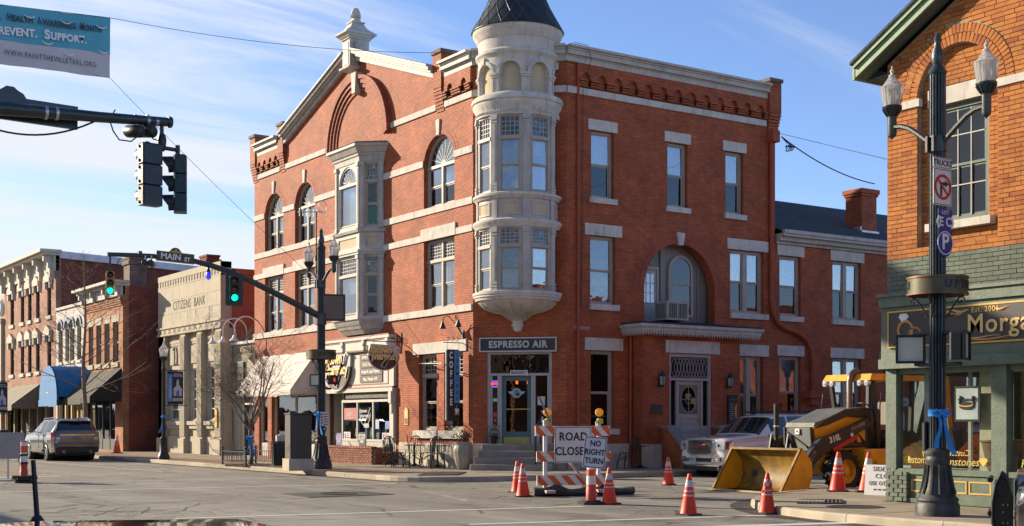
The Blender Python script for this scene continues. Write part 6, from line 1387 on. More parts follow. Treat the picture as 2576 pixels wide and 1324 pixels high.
def lamp_head(root,x,y,z,k=.86):
    Tk=Matrix.Translation((x,y,z)) @ Matrix.Diagonal((k,k,k,1))
    mb=MB(Tk);mb.lathe([(.001,-.62),(.03,-.58),(.075,-.55),(.085,-.5),(.085,-.2),(.09,-.16),(.12,-.12),(.17,-.03),(.185,-.01),(.185,.02),(.15,.03)],n=18);h=lp(mb,'lamp_holder',GREENP,root)
    mb=MB(Tk)
    for q in range(12):t=2*pi*q/12;mb.tube([(.09*cos(t),.09*sin(t),-.17),(.13*cos(t),.13*sin(t),-.12),(.18*cos(t),.18*sin(t),-.03)],.014,4)
    lp(mb,'acanthus_rib',GREENP,h)
    n=28;mb=MB(Tk);prof=[(.155,.03),(.165,.1),(.185,.2),(.205,.34),(.215,.385),(.195,.40),(.17,.43),(.13,.48),(.09,.54),(.07,.58),(.05,.6)]
    mb.lathe(prof,n=n,cap=False);lp(mb,'lamp_glass',LAMPG,h)
    mb=MB(Tk)
    for q in range(20):t=2*pi*q/20;mb.tube([(r_*1.004*cos(t),r_*1.004*sin(t),zz) for r_,zz in prof[:5]],.006,4)
    mb.lathe([(.216,.375),(.222,.385),(.216,.395)],n=n,cap=False);mb.lathe([(.132,.48),(.14,.485),(.132,.49)],n=n,cap=False);lp(mb,'glass_rib',LAMPG,h)
    mb=MB(Tk);mb.lathe([(.06,.59),(.065,.61),(.03,.63),(.025,.66),(.045,.69),(.03,.72),(.012,.74),(.022,.76),(.001,.8)],n=12);lp(mb,'lamp_finial',M('pale_finial',(.55,.52,.42),.4),h)
    mb=MB(Tk);mb.lathe([(.001,.05),(.05,.06),(.06,.2),(.001,.3)],n=10);lp(mb,'bulb',WHITE,h)
def street_post(name,label,cat,loc,group,H=7.0,mat=None,arms=True):
    mat=mat or GREENP;r=thing(name,label,cat,(0,0,0),group)
    mb=MB(Matrix.Diagonal((.95,.95,.82,1)));mb.lathe([(.36,0),(.36,.2),(.33,.26),(.345,.3),(.33,.34),(.30,.37),(.24,.55),(.20,.8),(.185,1.0),(.20,1.04),(.20,1.1),(.185,1.14),(.20,1.18),(.2,1.24),(.16,1.28),(.13,1.3)],n=16);b=lp(mb,'base',WORN,r)
    mb=MB(Matrix.Diagonal((.95,.95,.82,1)))
    for k in range(12):t=2*pi*(k+.5)/12;mb.tube([(.285*cos(t),.285*sin(t),.42),(.25*cos(t),.25*sin(t),.55),(.21*cos(t),.21*sin(t),.8),(.192*cos(t),.192*sin(t),.98)],.025,5)
    lp(mb,'base_rib',WORN,b)
    n=16;mb=MB();vs=[];fs=[]
    for z in (1.04,H):
        for k in range(n*3):
            t=2*pi*k/(n*3);q=(.130,.130,.108)[k % 3];vs.append((q*cos(t),q*sin(t),z))
    m_=n*3;fs=[(k,(k+1) % m_,(k+1) % m_+m_,k+m_) for k in range(m_)];mb.add(vs,fs);lp(mb,'fluted_shaft',mat,r)
    mb=MB();mb.lathe([(.14,H-.03),(.15,H),(.12,H+.06),(.075,H+.12),(.1,H+.2),(.095,H+.3),(.055,H+.42),(.05,H+.48),(.062,H+.52),(.04,H+.57),(.001,H+.64)],n=16);lp(mb,'finial',mat,r)
    if arms:
        za=H-1.12
        for sg in (-1,1):
            mb=MB();mb.tube([(0,sg*.1,za),(0,sg*.35,za+.2),(0,sg*.55,za+.34),(0,sg*.7,za+.4),(0,sg*.86,za+.42)],.045,8);lp(mb,'arm',mat,r)
            lamp_head(r,0,sg*.9,za+.75)
        mb=MB();mb.lathe([(.12,za-.14),(.145,za-.14),(.145,za+.1),(.12,za+.1)],n=16,cap=False)
        lp(mb,'arm_clamp',mat,r)
        for sg in (-1,1):mb=MB();mb.box(-.2,-.12,sg*.06-.02,sg*.06+.02,za-.15,za+.1);lp(mb,'clamp_lug',mat,r)
    r.location=loc;return r
OLIVE=M('olive_band',(.085,.075,.035),.45,.2,var=.2)
def ring_sign(root,z,faces=((-90,1),)):
    mb=MB();mb.lathe([(.44,z-.12),(.46,z-.12),(.46,z+.12),(.44,z+.12),(.44,z-.12)],n=36,cap=False);b=lp(mb,'town_band',OLIVE,root)
    mb=MB()
    for zz in (z-.13,z+.13):mb.lathe([(.43,zz-.015),(.475,zz-.015),(.475,zz+.015),(.43,zz+.015),(.43,zz-.015)],n=36,cap=False)
    lp(mb,'band_rim',M('copper_rim',(.16,.075,.05),.5,.3),b)
    for k in range(4):
        t=R(20)+pi/2*k;e=Vector((cos(t),sin(t),0));P_=lambda a,zz:tuple(e*a+Vector((0,0,z+zz)))
        mb=MB();mb.tube([P_(.43,-.13),P_(.33,-.2),P_(.22,-.36),P_(.14,-.5)],.014,5);mb.tube([P_(.36+.07*cos(q)*(1-q/9),-.24+.07*sin(q)*(1-q/9)) for q in [i*.6 for i in range(13)]],.011,5);mb.tube([P_(.22+.06*cos(q)*(1-q/9),-.46+.06*sin(q)*(1-q/9)) for q in [i*.6 for i in range(13)]],.011,5);mb.bar(P_(.12,-.06),P_(.45,-.06),.02,.02);lp(mb,'scroll_bracket',BLACK,root)
    for az,_ in faces:
        for i,ch in enumerate('UPTOWN'):
            a=R(az+(i-2.5)*17.0);Fm=frame((.462*cos(a),.462*sin(a)),(cos(a),sin(a)))
            save=root.location.copy();root.location=(0,0,0);text(ch,.17,M('dark_band_letter',(.012,.02,.03),.5),b,Fm,0,0,z,ex=.006,bold=.008);root.location=save
def ribbon(loc,label,z=0,r=.14,s=1.0,rz=0):
    BL=M('blue_ribbon',(.015,.22,.62),.35,var=.15)
    t=thing('ribbon',label,'ribbon',loc,None,rz)
    mb=MB();mb.lathe([(r,-.06),(r+.012,-.05),(r+.012,.05),(r,.06)],n=20,cap=False);lp(mb,'band',BL,t)
    for k,(dx,L,w) in enumerate(((-.05,.55,.034),(.05,.66,.04))):
        vs=[];fs=[];n=9
        for i in range(n+1):
            q=i/n;x=dx*s+(.16*q*q if k else .03*sin(q*5));y=-(r+.03)-.02*sin(q*6+k);z_=-.0-L*q
            vs+=[(x-w*(1-.3*sin(q*4)),y,z_),(x+w*(1-.3*sin(q*4)),y+.03*cos(q*5),z_)]
        fs=[(2*i,2*i+1,2*i+3,2*i+2) for i in range(n)];mb=MB();mb.add(vs,fs);mb.sm=True;lp(mb,'ribbon_tail',BL,t)
    for sg in (-1,1):
        mb=MB();mb.tube([(0,-r-.03,0),(sg*.1,-r-.05,.05),(sg*.14,-r-.04,0),(sg*.08,-r-.04,-.05),(0,-r-.03,0)],.025,5);lp(mb,'bow_loop',BL,t)
    return t
RPx,RPy=onZ(2358,1299,ZS);RPx+=.145;RPy+=.11
GP='ornamental twin lamp posts at the crossing'
rp=street_post('street_lamp','tall fluted twin lamp post in front of the jewellery shop','street lamp',(RPx,RPy,ZS),GP)
LPx,LPy=onZ(806,1181,ZS);LPx+=.1;LPy+=.15
lpst=copy_tree(rp);lpst.location=(LPx,LPy,ZS);lpst['label']='dark fluted twin lamp post carrying the long signal mast arm in front of the pharmacy'
for r_ in (rp,lpst):ring_sign(r_,3.62,((-78,1),(102,1)))
ribbon((RPx,RPy,ZS+1.62),'bright blue ribbon bow tied round the lamp post by the jewellery shop',r=.135,rz=R(-30));ribbon((LPx,LPy,ZS+1.75),'bright blue ribbon tied round the signal mast post beside the pharmacy',r=.135,rz=R(-70))
# plate signs on the right post
def plate(name,label,w,h,mat,Fm,round_=.03,d=.0,cat='sign',back=None):
    n=5;pts=[]
    for cx,cz,a0 in ((w/2-round_,h/2-round_,0),(-w/2+round_,h/2-round_,pi/2),(-w/2+round_,-h/2+round_,pi),(w/2-round_,-h/2+round_,1.5*pi)):
        pts+=[(cx+round_*cos(a0+pi/2*i/n),cz+round_*sin(a0+pi/2*i/n)) for i in range(n+1)]
    mb=MB(Fm);mb.prism(pts,d,d+.008);o=single(mb,name,mat,label,cat,Fm @ Vector((0,d,0)));return o,pts
def outline(root,Fm,pts,k,w,d,mat,name='border'):
    mb=MB(Fm);n=len(pts);xm=max(p[0] for p in pts);zm=max(p[1] for p in pts);f=lambda e:[(p[0]*(xm-e)/xm,p[1]*(zm-e)/zm) for p in pts]
    a,b=f(k),f(k+w);mb.add([(p[0],d,p[1]) for p in a]+[(p[0],d,p[1]) for p in b],[(i,(i+1) % n,(i+1) % n+n,i+n) for i in range(n)]);part(mb,name,mat,root)
SW_=M('sign_white',(.62,.62,.62),.45,var=.05,bmp=.03);SR=M('sign_red',(.45,.02,.025),.45,bmp=.0);SB=M('sign_blue',(.02,.03,.24),.45,var=.1,bmp=.0)
def signframe(u,v,y):x,z=onY(u,v,y);return frame((x,y,z),(0,-1))
ys_=RPy-.16
Fm=signframe(2371.5,411,ys_);o,p=plate('sign','small white TRUCKS plate on the lamp post above the no right turn sign',.44,.17,SW_,Fm,.02);outline(o,Fm,p,.01,.008,-.002,TEXTB);text('TRUCKS',.125,TEXTB,o,Fm,0,-.003,0,sc=.95,bold=.001)
Fm=signframe(2371.5,471,ys_);o,p=plate('sign','white no right turn symbol sign with a red barred circle on the lamp post',.44,.58,SW_,Fm,.035);outline(o,Fm,p,.012,.01,-.002,TEXTB)
mb=MB(Fm);mb.arch(0,0,.155,.2,-.006,-.001,0,2*pi,40);mb.bar((-.125,-.0035,.125),(.125,-.0035,-.125),.004,.04,(1,0,1));part(mb,'red_circle',SR,o)
mb=MB(Fm);mb.box(-.06,-.015,-.003,0,-.14,.07);mb.box(-.06,.06,-.0028,0,.03,.075);mb.prism([(.05,.0),(.145,.055),(.05,.11)],-.003,0);part(mb,'arrow',TEXTB,o)
Fm=signframe(2378,586,ys_+.01);x=.2
mb=MB(Fm);mb.prism([(-.17,.1),(-.17,.37),(.17,.37),(.17,.1)],0,.008);mb.prism([(.185*cos(t),-.16+.22*sin(t)) for t in [2*pi*i/28 for i in range(28)]],.001,.009);mb.box(-.17,.17,.002,.007,-.1,.12)
o=single(mb,'sign',SB,'blue and white parking lot sign with arrows and a round P on the lamp post','sign',Fm @ Vector((0,0,0)))
text('LOT',.09,TEXTW,o,Fm,0,-.003,.315);text('E C',.2,TEXTW,o,Fm,0,-.003,.165,bold=.004);text('P',.34,TEXTW,o,Fm,0,-.003,-.15,bold=.008)
mb=MB(Fm)
for sg in (-1,1):mb.prism([(sg*.13,.26),(sg*.17,.26),(sg*.215,.165),(sg*.17,.07),(sg*.13,.07),(sg*.17,.165)],-.004,0)
mb.arch(0,-.16,.17,.185,-.004,0,0,2*pi,36);part(mb,'white_outline',TEXTW,o)
# pedestrian signals
def ped_signal(label,loc,n,digit=None,group=None,z=0,k=1.):
    Fm=frame(loc,n) @ Matrix.Diagonal((k,k,k,1));r=thing('pedestrian_signal',label,'signal',Fm @ Vector((0,0,0)),group)
    mb=MB(Fm);mb.bbox(-.22,.22,0,.2,-.22,.22,.03);part(mb,'housing',BLACK,r)
    mb=MB(Fm)
    for q in (rect(-.23,.23,-.23,-.2),rect(-.23,.23,.2,.23),rect(-.23,-.2,-.2,.2),rect(.2,.23,-.2,.2)):mb.prism(q,-.05,.0)
    part(mb,'visor',BLACK,r)
    part(MB(Fm).box(-.19,.19,-.008,0,-.19,.19),'face',M('pale_signal_face',(.55,.55,.44),.35,var=.08) if not digit else BLK,r)
    if digit:text(digit,.25,M('red_led',(.8,.05,.02),emit=(1,.08,.03),es=.7),r,Fm,.05,-.012,0,bold=.002)
    for k in range(4):part(MB(Fm).box(-.23,.23,.02,.03,-.16+.1*k,-.14+.1*k),'housing_rib',BLACK,r) if 0 else None
    return r
x,y=RPx,RPy
ped_signal('pedestrian signal with a pale face on the left of the right lamp post',(x-.12,y+.43,2.78),(-.75,-.66));ped_signal('pedestrian signal seen from behind on the right of the lamp post by the jeweller',(x+.05,y-.48,2.8),(.45,-.9))
mb=MB()
for z in (3.02,2.52):mb.tube([(x,y,z),(x-.05,y+.3,z),(x-.08,y+.38,z-.02 if z>2.8 else z+.02)],.03,6);mb.tube([(x,y,z),(x+.02,y-.35,z),(x+.05,y-.42,z)],.03,6)
part(mb,'signal_bracket',BLACK,rp)
mb=MB();mb.bbox(x-.12,x-.0,y+.14,y+.22,1.15,1.62,.02);part(mb,'push_button_box',BLACK,rp)
x,y=LPx,LPy
ped_signal('pedestrian signal with a pale face left of the signal mast post',(x-.18,y+.05,2.95),(-.8,-.6),k=.8);ped_signal('countdown pedestrian signal showing a red 5 on the signal mast post',(x+.22,y-.42,2.95),(-.12,-.99),'5',k=.64)
mb=MB();mb.tube([(x,y,2.7),(x+.2,y-.3,2.68)],.03,6);mb.tube([(x,y,3.2),(x+.2,y-.3,3.22)],.03,6);part(mb,'signal_bracket',BLACK,lpst)
Fm=frame((x+.02,y-.18,1.72),(-.3,-.95));mb=MB(Fm);mb.box(-.12,.12,-.01,.0,-.22,.22);o=single(mb,'sign',SW_,'small white crossing instruction plate above the push button on the mast post','sign')
mb=MB(Fm)
for k in range(5):mb.box(-.02,.1,-.013,-.01,.14-.08*k,.165-.08*k)
part(mb,'printed_line',TEXTB,o)
mb=MB(Fm)
for k in range(4):mb.box(-.1,-.05,-.013,-.01,.12-.09*k,.18-.09*k)
part(mb,'printed_symbol',M('dim_red',(.3,.08,.05),.5),o)
mb=MB(Fm);mb.lathe([(.001,-.06),(.07,-.06),(.075,0)],(0,0,-.32),14,axis='y');part(mb,'push_button',BLACK,lpst)
mb=MB(Fm);mb.lathe([(.001,-.075),(.028,-.07),(.03,-.06)],(0,0,-.32),12,axis='y');part(mb,'button_cap',GALV,lpst)
# sign seen from behind, on the mast post
Fm=frame((x+.3,y-.2,5.25),(-.35,-.94));mb=MB(Fm);mb.box(-.34,.34,-.02,.0,-.36,.36);o=single(mb,'sign',M('brown_sign_back',(.15,.10,.075),.6),'brown back of a framed square sign on the signal mast post','sign')
mb=MB(Fm)
for q in (rect(-.4,.4,-.42,-.36),rect(-.4,.4,.36,.42),rect(-.4,-.34,-.36,.36),rect(.34,.4,-.36,.36)):mb.prism(q,-.03,.22)
part(mb,'sign_frame',BLACK,o)
mb=MB();mb.tube([(x-.12,y+.1,6.3),(x-.12,y+.1,8.3)],.02,6);part(mb,'antenna_rod',BLACK,lpst)
mb=MB();mb.tube([(x-.75,y+.1,8.22),(x+.1,y+.1,8.3)],.018,6)
for k in range(6):mb.tube([(x-.7+.12*k,y+.1,8.1),(x-.7+.12*k,y+.1,8.34)],.01,4)
mb.tube([(x+.1+.14*cos(t),y+.1,8.45+.2*sin(t)) for t in [2*pi*i/16 for i in range(17)]],.012,5);part(mb,'aerial',GALV,lpst)
# ------------------------------------------------------------------ mast arms, signals, street name sign
yl=LPy
def armpts(uv,y):return [(onY(u,v,y)[0],y,onY(u,v,y)[1]) for u,v in uv]
pts=armpts([(806,797),(770,778),(700,742),(640,712),(580,685),(530,668),(480,655),(420,647),(350,643),(270,640)],yl)
mb=MB();mb.tube(pts,[.11,.108,.10,.095,.09,.085,.08,.075,.07,.062],10);part(mb,'mast_arm',GREENP,lpst)
mb=MB();mb.lathe([(.135,4.7),(.17,4.7),(.17,5.05),(.135,5.05)],(x,y,0),16,cap=False);part(mb,'arm_collar',GREENP,lpst)
def lens(name,col,em=0):
    return M(name,col,.25,var=.25,scale=30,emit=col if em else None,es=em)
LR,LA,LG=lens('red_lens_off',(.10,.022,.015)),lens('amber_lens_off',(.11,.05,.018)),lens('green_lens_lit',(.0,.75,.38),1.5)
BLUEB=M('blue_black_housing',(.022,.036,.042),.45,var=.4,scale=9,bmp=.25)
def signal_head(label,Fm,mat,s=1.,back=False,lit=True,group=None):
    r=thing('traffic_signal',label,'traffic light',Fm @ Vector((0,0,0)),group)
    for k in range(3):
        z=(.33-.33*k)*s;mb=MB(Fm);mb.bbox(-.17*s,.17*s,-.02*s,.2*s,z-.162*s,z+.162*s,.025*s)
        mb.box(-.19*s,-.17*s,.03*s,.07*s,z-.13*s,z-.09*s);mb.box(-.19*s,-.17*s,.03*s,.07*s,z+.09*s,z+.13*s);mb.box(.17*s,.19*s,.03*s,.07*s,z+.09*s,z+.13*s);mb.box(.17*s,.19*s,.03*s,.07*s,z-.13*s,z-.09*s)
        h=part(mb,'signal_section',mat,r)
        mb=MB(Fm @ Matrix.Translation((0,-.02*s,z)));mb.lathe([(.001,-.03*s),(.07*s,-.025*s),(.125*s,-.005*s)],(0,0,0),18,axis='y');part(mb,'lens',(LR,LA,LG)[k] if lit else (LR,LA,lens('green_lens_off',(.01,.05,.03)))[k],h)
        mb=MB(Fm @ Matrix.Translation((0,0,z)));n=20;vs=[];fs=[]
        for i in range(n+1):
            t=R(-50)+R(280)*i/n;L_=.24*s*(.55+.45*max(sin(t),-.2))
            for rr in (.135,.145):vs+=[(rr*s*cos(t),0,rr*s*sin(t)),(rr*s*cos(t),-L_,rr*s*sin(t)-.01)]
        for i in range(n):o_=i*4;fs+=[(o_,o_+4,o_+5,o_+1),(o_+2,o_+3,o_+7,o_+6),(o_+1,o_+5,o_+7,o_+3)]
        mb.add(vs,fs);mb.sm=True;part(mb,'visor',BLACK,h)
    if back:
        mb=MB(Fm);o_=[(-.3,-.64),(.3,-.64),(.34,-.6),(.34,.6),(.3,.64),(-.3,.64),(-.34,.6),(-.34,-.6)];mb.wall([(a*s,b*s) for a,b in o_],[rect(-.175*s,.175*s,-.5*s,.5*s)],.06*s,.012);part(mb,'backplate',BLACK,r)
    return r
GS='signal heads hanging from the mast arms'
xe,ze=onY(277,712,yl);f1=frame((xe,yl,ze),(-.25,-.97));YH=M('yellow_signal_housing',(.46,.26,.03),.45,var=.2)
s1_=signal_head('yellow traffic signal with green lit, hanging from the left end of the mast arm',f1,YH,.68,group=GS)
mb=MB();mb.tube([(xe,yl,ze+.34),(xe,yl,onY(277,642,yl)[1])],.03,6);mb.tube([(xe+.12,yl,ze+.4),(xe+.3,yl,ze+.75)],.012,5);part(mb,'hanger',BLACK,s1_)
xe,ze=onY(584,729,yl);f2=frame((xe,yl-.18,ze),(-.2,-.98));s2_=signal_head('black traffic signal with backplate and green lit, fixed to the sloping mast arm',f2,BLACK,.78,True,group=GS)
mb=MB();mb.box(xe-.08,xe+.08,yl-.1,yl+.1,ze+.35,ze+.62);part(mb,'bracket',BLACK,s2_)
xe,ze=onY(438,649,yl);Fm=frame((xe,yl-.12,ze),(0,-1));wS=(onY(486,650,yl)[0]-onY(391,650,yl)[0])
PSG=M('brown_street_sign',(.055,.045,.028),.5);r=thing('street_name_sign','MAIN ST name sign with a crest on top, on the mast arm','sign',Fm @ Vector((0,0,0)));sl=Matrix.Rotation(R(2.2),4,'Y');Fs=Fm @ sl
mb=MB(Fs);mb.box(-wS/2,wS/2,0,.05,-.15,.15);part(mb,'sign_board',PSG,r)
mb=MB(Fs);mb.prism([(-.2,.15),(.2,.15),(.15,.2),(.1,.26),(.04,.285),(-.04,.285),(-.1,.26),(-.15,.2)],0,.05);part(mb,'crest',PSG,r)
mb=MB(Fs);mb.sphere((0,-.005,.21),.045,8,6);mb.bar((-.15,-.004,.17),(.15,-.004,.17),.006,.025);part(mb,'crest_ornament',GOLD,r)
mb=MB(Fs)
for q in (rect(-wS/2,wS/2,-.15,-.135),rect(-wS/2,wS/2,.135,.15)):mb.prism(q,-.006,0)
part(mb,'gilt_line',GOLD,r)
text('MAIN',.25,TEXTW,r,Fs,-.14,-.004,0,bold=.006,sc=1.0);text('ST',.17,TEXTW,r,Fs,.36,-.004,-.03,bold=.005)
# camera detectors and beacon on the arm
def detector(label,p,n,group=None):
    Fm=frame(p,n);r=thing('camera_detector',label,'camera',Fm @ Vector((0,0,0)),group);mb=MB(Fm @ Matrix.Rotation(R(-8),4,'X'));mb.lathe([(.001,-.2),(.07,-.2),(.09,-.16),(.09,.12),(.06,.16),(.001,.17)],n=14,axis='y');part(mb,'camera_body',BLACK,r)
    mb=MB(Fm);mb.bar((0,0,.08),(0,0,.24),.04,.04,(0,1,0));part(mb,'bracket',GALV,r);return r
for k,u in enumerate((366,381)):
    a=onY(u,664,yl-.1);detector(('left','right')[k]+' one of the two camera detectors under the arm beside the MAIN ST sign',(a[0],yl-.1,a[1]),(-.5,-.85),'camera detectors under the mast arm')
mb=MB();a=onY(372,648,yl);mb.box(a[0]-.35,a[0]+.12,yl-.06,yl+.06,a[1]+.02,a[1]+.09);mb.box(a[0]-.3,a[0]-.2,yl-.1,yl+.1,a[1]+.05,a[1]+.16);part(mb,'arm_bracket',BLACK,lpst)
a=onY(524,692,yl);r=thing('beacon','small blue caged beacon lamp hanging under the mast arm','lamp',(a[0],yl,a[1]));mb=MB(Matrix.Translation((a[0],yl,a[1])));mb.lathe([(.001,-.12),(.06,-.11),(.065,.08),(.05,.1)],n=12);part(mb,'lens',lens('blue_beacon_lit',(.02,.02,.8),.7),r)
mb=MB(Matrix.Translation((a[0],yl,a[1])));mb.lathe([(.06,.09),(.07,.12),(.04,.18),(.03,.36)],n=10)
for k in range(6):t=pi*k/3;mb.tube([(.075*cos(t),.075*sin(t),.1),(.08*cos(t),.08*sin(t),-.1),(.0,0,-.15)],.006,4)
part(mb,'cage',BLACK,r)
# near mast arm at the left edge, seen from behind
yn=-14.9;xp=-21.4
NAR=thing('signal_mast','thick dark signal mast arm reaching in from the left edge of the view','signal mast',(xp,yn,ZS))
pts=[(xp,yn,5.35),(xp+.8,yn,5.6)]+armpts([(-60,266),(0,273),(120,283),(250,295),(427,308)],yn)
mb=MB();mb.tube(pts,[.125,.12,.1,.094,.085,.075,.065],12);mb.lathe([(.08,-.03),(.085,0),(.075,.03),(.001,.04)],(pts[-1][0],yn,pts[-1][2]),14,axis='x');part(mb,'mast_arm',GREENP,NAR)
mb=MB();mb.lathe([(.36,ZS),(.34,.4),(.22,.7),(.17,1.2),(.16,7.2),(.001,7.4)],(xp,yn,0),16);part(mb,'post',GREENP,NAR)
a0_,a1_=onY(-150,255,yn),onY(206,286,yn);cxs=(a0_[0]+a1_[0])/2;Fm=frame((cxs,yn+.2,(onY(100,275,yn)[1])),(0,-1)) @ Matrix.Rotation(R(1.2),4,'Y');w_=a1_[0]-a0_[0]
r=thing('street_name_sign','dark back of a crested street name sign on the near mast arm','sign',Fm @ Vector((0,0,0)));mb=MB(Fm);mb.box(-w_/2,w_/2,0,.06,-.15,.17);mb.prism([(-.2,.17),(.22,.17),(.18,.23),(.1,.27),(.05,.31),(-.05,.31),(-.1,.27),(-.16,.23)],.002,.058);part(mb,'sign_board',GREENP,r)
mb=MB()
for u in (115,142,372,394):q=onY(u,284+(u-115)*.08,yn);q_=.103-.00009*u;mb.lathe([(q_-.01,-.02),(q_,-.02),(q_,.02),(q_-.01,.02)],(q[0],yn,q[1]),14,axis='x',cap=False)
part(mb,'steel_band',GALV,NAR)
for k,u in enumerate((340,371)):
    a=onY(u,322,yn);detector(('left','right')[k]+' one of the two camera detectors under the end of the near mast arm',(a[0],yn,a[1]-.05),(-.3,.95),'camera detectors under the near mast arm')
xe,ze=onY(407,370,yn);zc=onY(407,316,yn)[1]
pair=thing('signal_hanger','dark yoke hanging two traffic signals under the end of the near mast arm','signal hanger',(xe,yn,ze))
hl,hr=onY(371,370,yn),onY(447,385,yn)
mb=MB();mb.tube([(xe,yn,zc),(xe,yn,ze)],.03,6);mb.tube([(hl[0],yn,ze),(hr[0],yn,ze-.02)],.03,6);mb.tube([(hl[0],yn,ze+.05),(hl[0],yn,ze-.1)],.035,6);mb.tube([(hr[0],yn,ze+.05),(hr[0],yn,ze-.22)],.035,6);mb.lathe([(.05,ze+.18),(.07,ze+.1),(.06,ze),(.04,ze-.06)],(xe,yn,0),10);part(mb,'yoke',BLACK,pair)
q=onY(371,442,yn);signal_head('traffic signal seen squarely from behind under the near mast arm',frame((q[0],yn,q[1]),(-.15,1)),BLUEB,.9,lit=False,group=GS);q=onY(440,463,yn);signal_head('traffic signal turned sideways with its round visors showing, under the near mast arm',frame((q[0],yn,q[1]),(-.93,.36)),BLUEB,.84,lit=False,group=GS)
WIRE=M('black_cable',(.015,.015,.017),.6,bmp=0)
def cable(label,pts,r=.012,cat='cable'):
    mb=MB();mb.tube(pts,r,5);return single(mb,'cable',WIRE,label,cat)
def sag(a,b,s,n=14):a,b=Vector(a),Vector(b);return [a.lerp(b,i/n)-Vector((0,0,s*4*(i/n)*(1-i/n))) for i in range(n+1)]
P3=lambda u,v,y:(onY(u,v,y)[0],y,onY(u,v,y)[1])
cable('sagging black cable swinging under the near mast arm',sag(P3(-80,300,yn),P3(252,299,yn),.22),.014)
cable('looped black signal cable hanging between arm and camera detectors',[P3(u,v,yn-.05) for u,v in ((290,276),(275,300),(285,330),(300,352),(330,356),(350,340),(362,330))],.011)
cable('short signal cable from the camera detector to the signal hanger',[P3(u,v,yn-.05) for u,v in ((374,330),(385,350),(405,356),(409,345))],.011)
# ------------------------------------------------------------------ banner across the street
yb_=1.0;TEAL=M('teal_banner',(.09,.36,.46),.7,var=.06,bmp=.1,bs=4);BWH=M('white_banner',(.52,.49,.50),.7,var=.05,bmp=.1,bs=4)
tr_,br2,tl_,bl2=Vector(P3(277,45,yb_)),Vector(P3(277,197,yb_)),Vector(P3(0,12,yb_)),Vector(P3(0,161,yb_))
tl_=tr_+(tl_-tr_)*2.1;bl2=br2+(bl2-br2)*2.1
ban=thing('banner','teal and white health awareness banner strung over the street at upper left','banner',(tl_+br2)/2)
def bgrid(t0,t1,mat,name):
    vs=[];fs=[];n,m_=30,5
    for i in range(n+1):
        for j in range(m_+1):
            s=i/n;t=t0+(t1-t0)*j/m_;p=tl_.lerp(tr_,s).lerp(bl2.lerp(br2,s),t);vs.append(p+Vector((0,.03*sin(s*17+t*5)+.02*sin(s*41-t*9),0)))
    for i in range(n):
        for j in range(m_):o_=i*(m_+1)+j;fs.append((o_,o_+1,o_+m_+2,o_+m_+1))
    mb=MB();mb.add(vs,fs);mb.sm=True;return part(mb,name,mat,ban)
bgrid(0,.6,TEAL,'teal_field');bgrid(.6,1,BWH,'white_field')
dirb=(tr_-tl_);rb=atan2(dirb.z,dirb.x);Hb=(tr_-br2).length
Fb=frame((0,yb_-.07,0),(0,-1))
def btext(body,u0,v0,u1,v1,hD,mat,**k):
    a,b=onY(u0,v0,yb_-.07),onY(u1,v1,yb_-.07);L_=hypot(b[0]-a[0],b[1]-a[1]);sz=k.pop('size')
    o=text(body,sz,mat,ban,Fb,0,0,0,ex=0,**k);xs=[v.co.x for v in o.data.vertices];zs_=[v.co.z for v in o.data.vertices];w=max(xs)-min(xs);ox=rootof(ban).location
    M0=Matrix.Translation((-(min(xs)+max(xs))/2,0,-(min(zs_)+max(zs_))/2));th=atan2(b[1]-a[1],b[0]-a[0])
    o.data.transform(Matrix.Translation(Vector(((a[0]+b[0])/2,yb_-.07,(a[1]+b[1])/2))-ox) @ Matrix.Rotation(-th,4,'Y') @ Matrix.Diagonal((L_/w,1,1,1)) @ M0 @ Matrix.Translation((0,ox.y*0,0)))
    for v in o.data.vertices:v.co.y=yb_-.07-ox.y
DKT=M('dark_teal_lettering',(.03,.045,.07),.6,bmp=0)
def smallcaps(words,u0,v0,u1,v1,big,mat,bold=.0):
    tot=sum(1.25+(len(w)-1)*1.0 for w in words)+.9*(len(words)-1);pos=0
    for w in words:
        ln=1.25+(len(w)-1);e0,e1=pos/tot,(pos+1.25)/tot;f0,f1=(pos+1.32)/tot,(pos+ln)/tot;I=lambda t,dv=0:(u0+(u1-u0)*t,v0+(v1-v0)*t+dv)
        btext(w[0],*I(e0+.006),*I(e1-.006),0,mat,size=big,bold=bold)
        if len(w)>1:btext(w[1:],*I(f0,2.0),*I(f1,2.0),0,mat,size=big*.78,bold=bold,sp=1.1)
        pos+=ln+.9
smallcaps(['HEALTH','AWARENESS','MONTH'],17,41,256,73,.26,DKT,.009);btext('MENTA',-95,33,-16,38,0,DKT,size=.21);btext('L',-13,41,4,42,0,DKT,size=.21)
btext('REVENT.',-4,76,93,85,0,TEXTW,size=.27,bold=.01);smallcaps(['SUPPORT.'],111,86,218,99,.32,TEXTW,.012);btext('P',-28,72,-8,74,0,TEXTW,size=.36,bold=.01)
btext('WWW.PAINTTHEVILLETEAL.ORG',10,130,242,163,0,DKT,size=.19,sp=1.15)
mb=MB();CR=[(75,33),(167,48),(120,100),(175,128),(253,178),(260,122),(255,60)]
for u,v in CR:
    c=P3(u,v,yb_-.075);mb.tube([(c[0]+.15*cos(t),c[1],c[2]+.12*sin(t)) for t in [R(200)+R(140)*i/8 for i in range(9)]],[.004,.01,.016,.02,.022,.02,.016,.01,.004],4)
part(mb,'wind_slit',M('slit_light',(.7,.7,.66),.6),ban)
P_end=P3(1120,133,2.6)
cable('thin support cable running from the banner to the gable of the brick building',[tl_+(tl_-tr_)*1.5+Vector((0,0,.1)),tl_,tr_]+sag(tr_,P_end,.25)[1:],.008);cable('thin stay cable from the banner corner down to the lamp post',sag(br2,(LPx,LPy+.9,6.4),.1),.006)
for p in (tr_,br2):pass
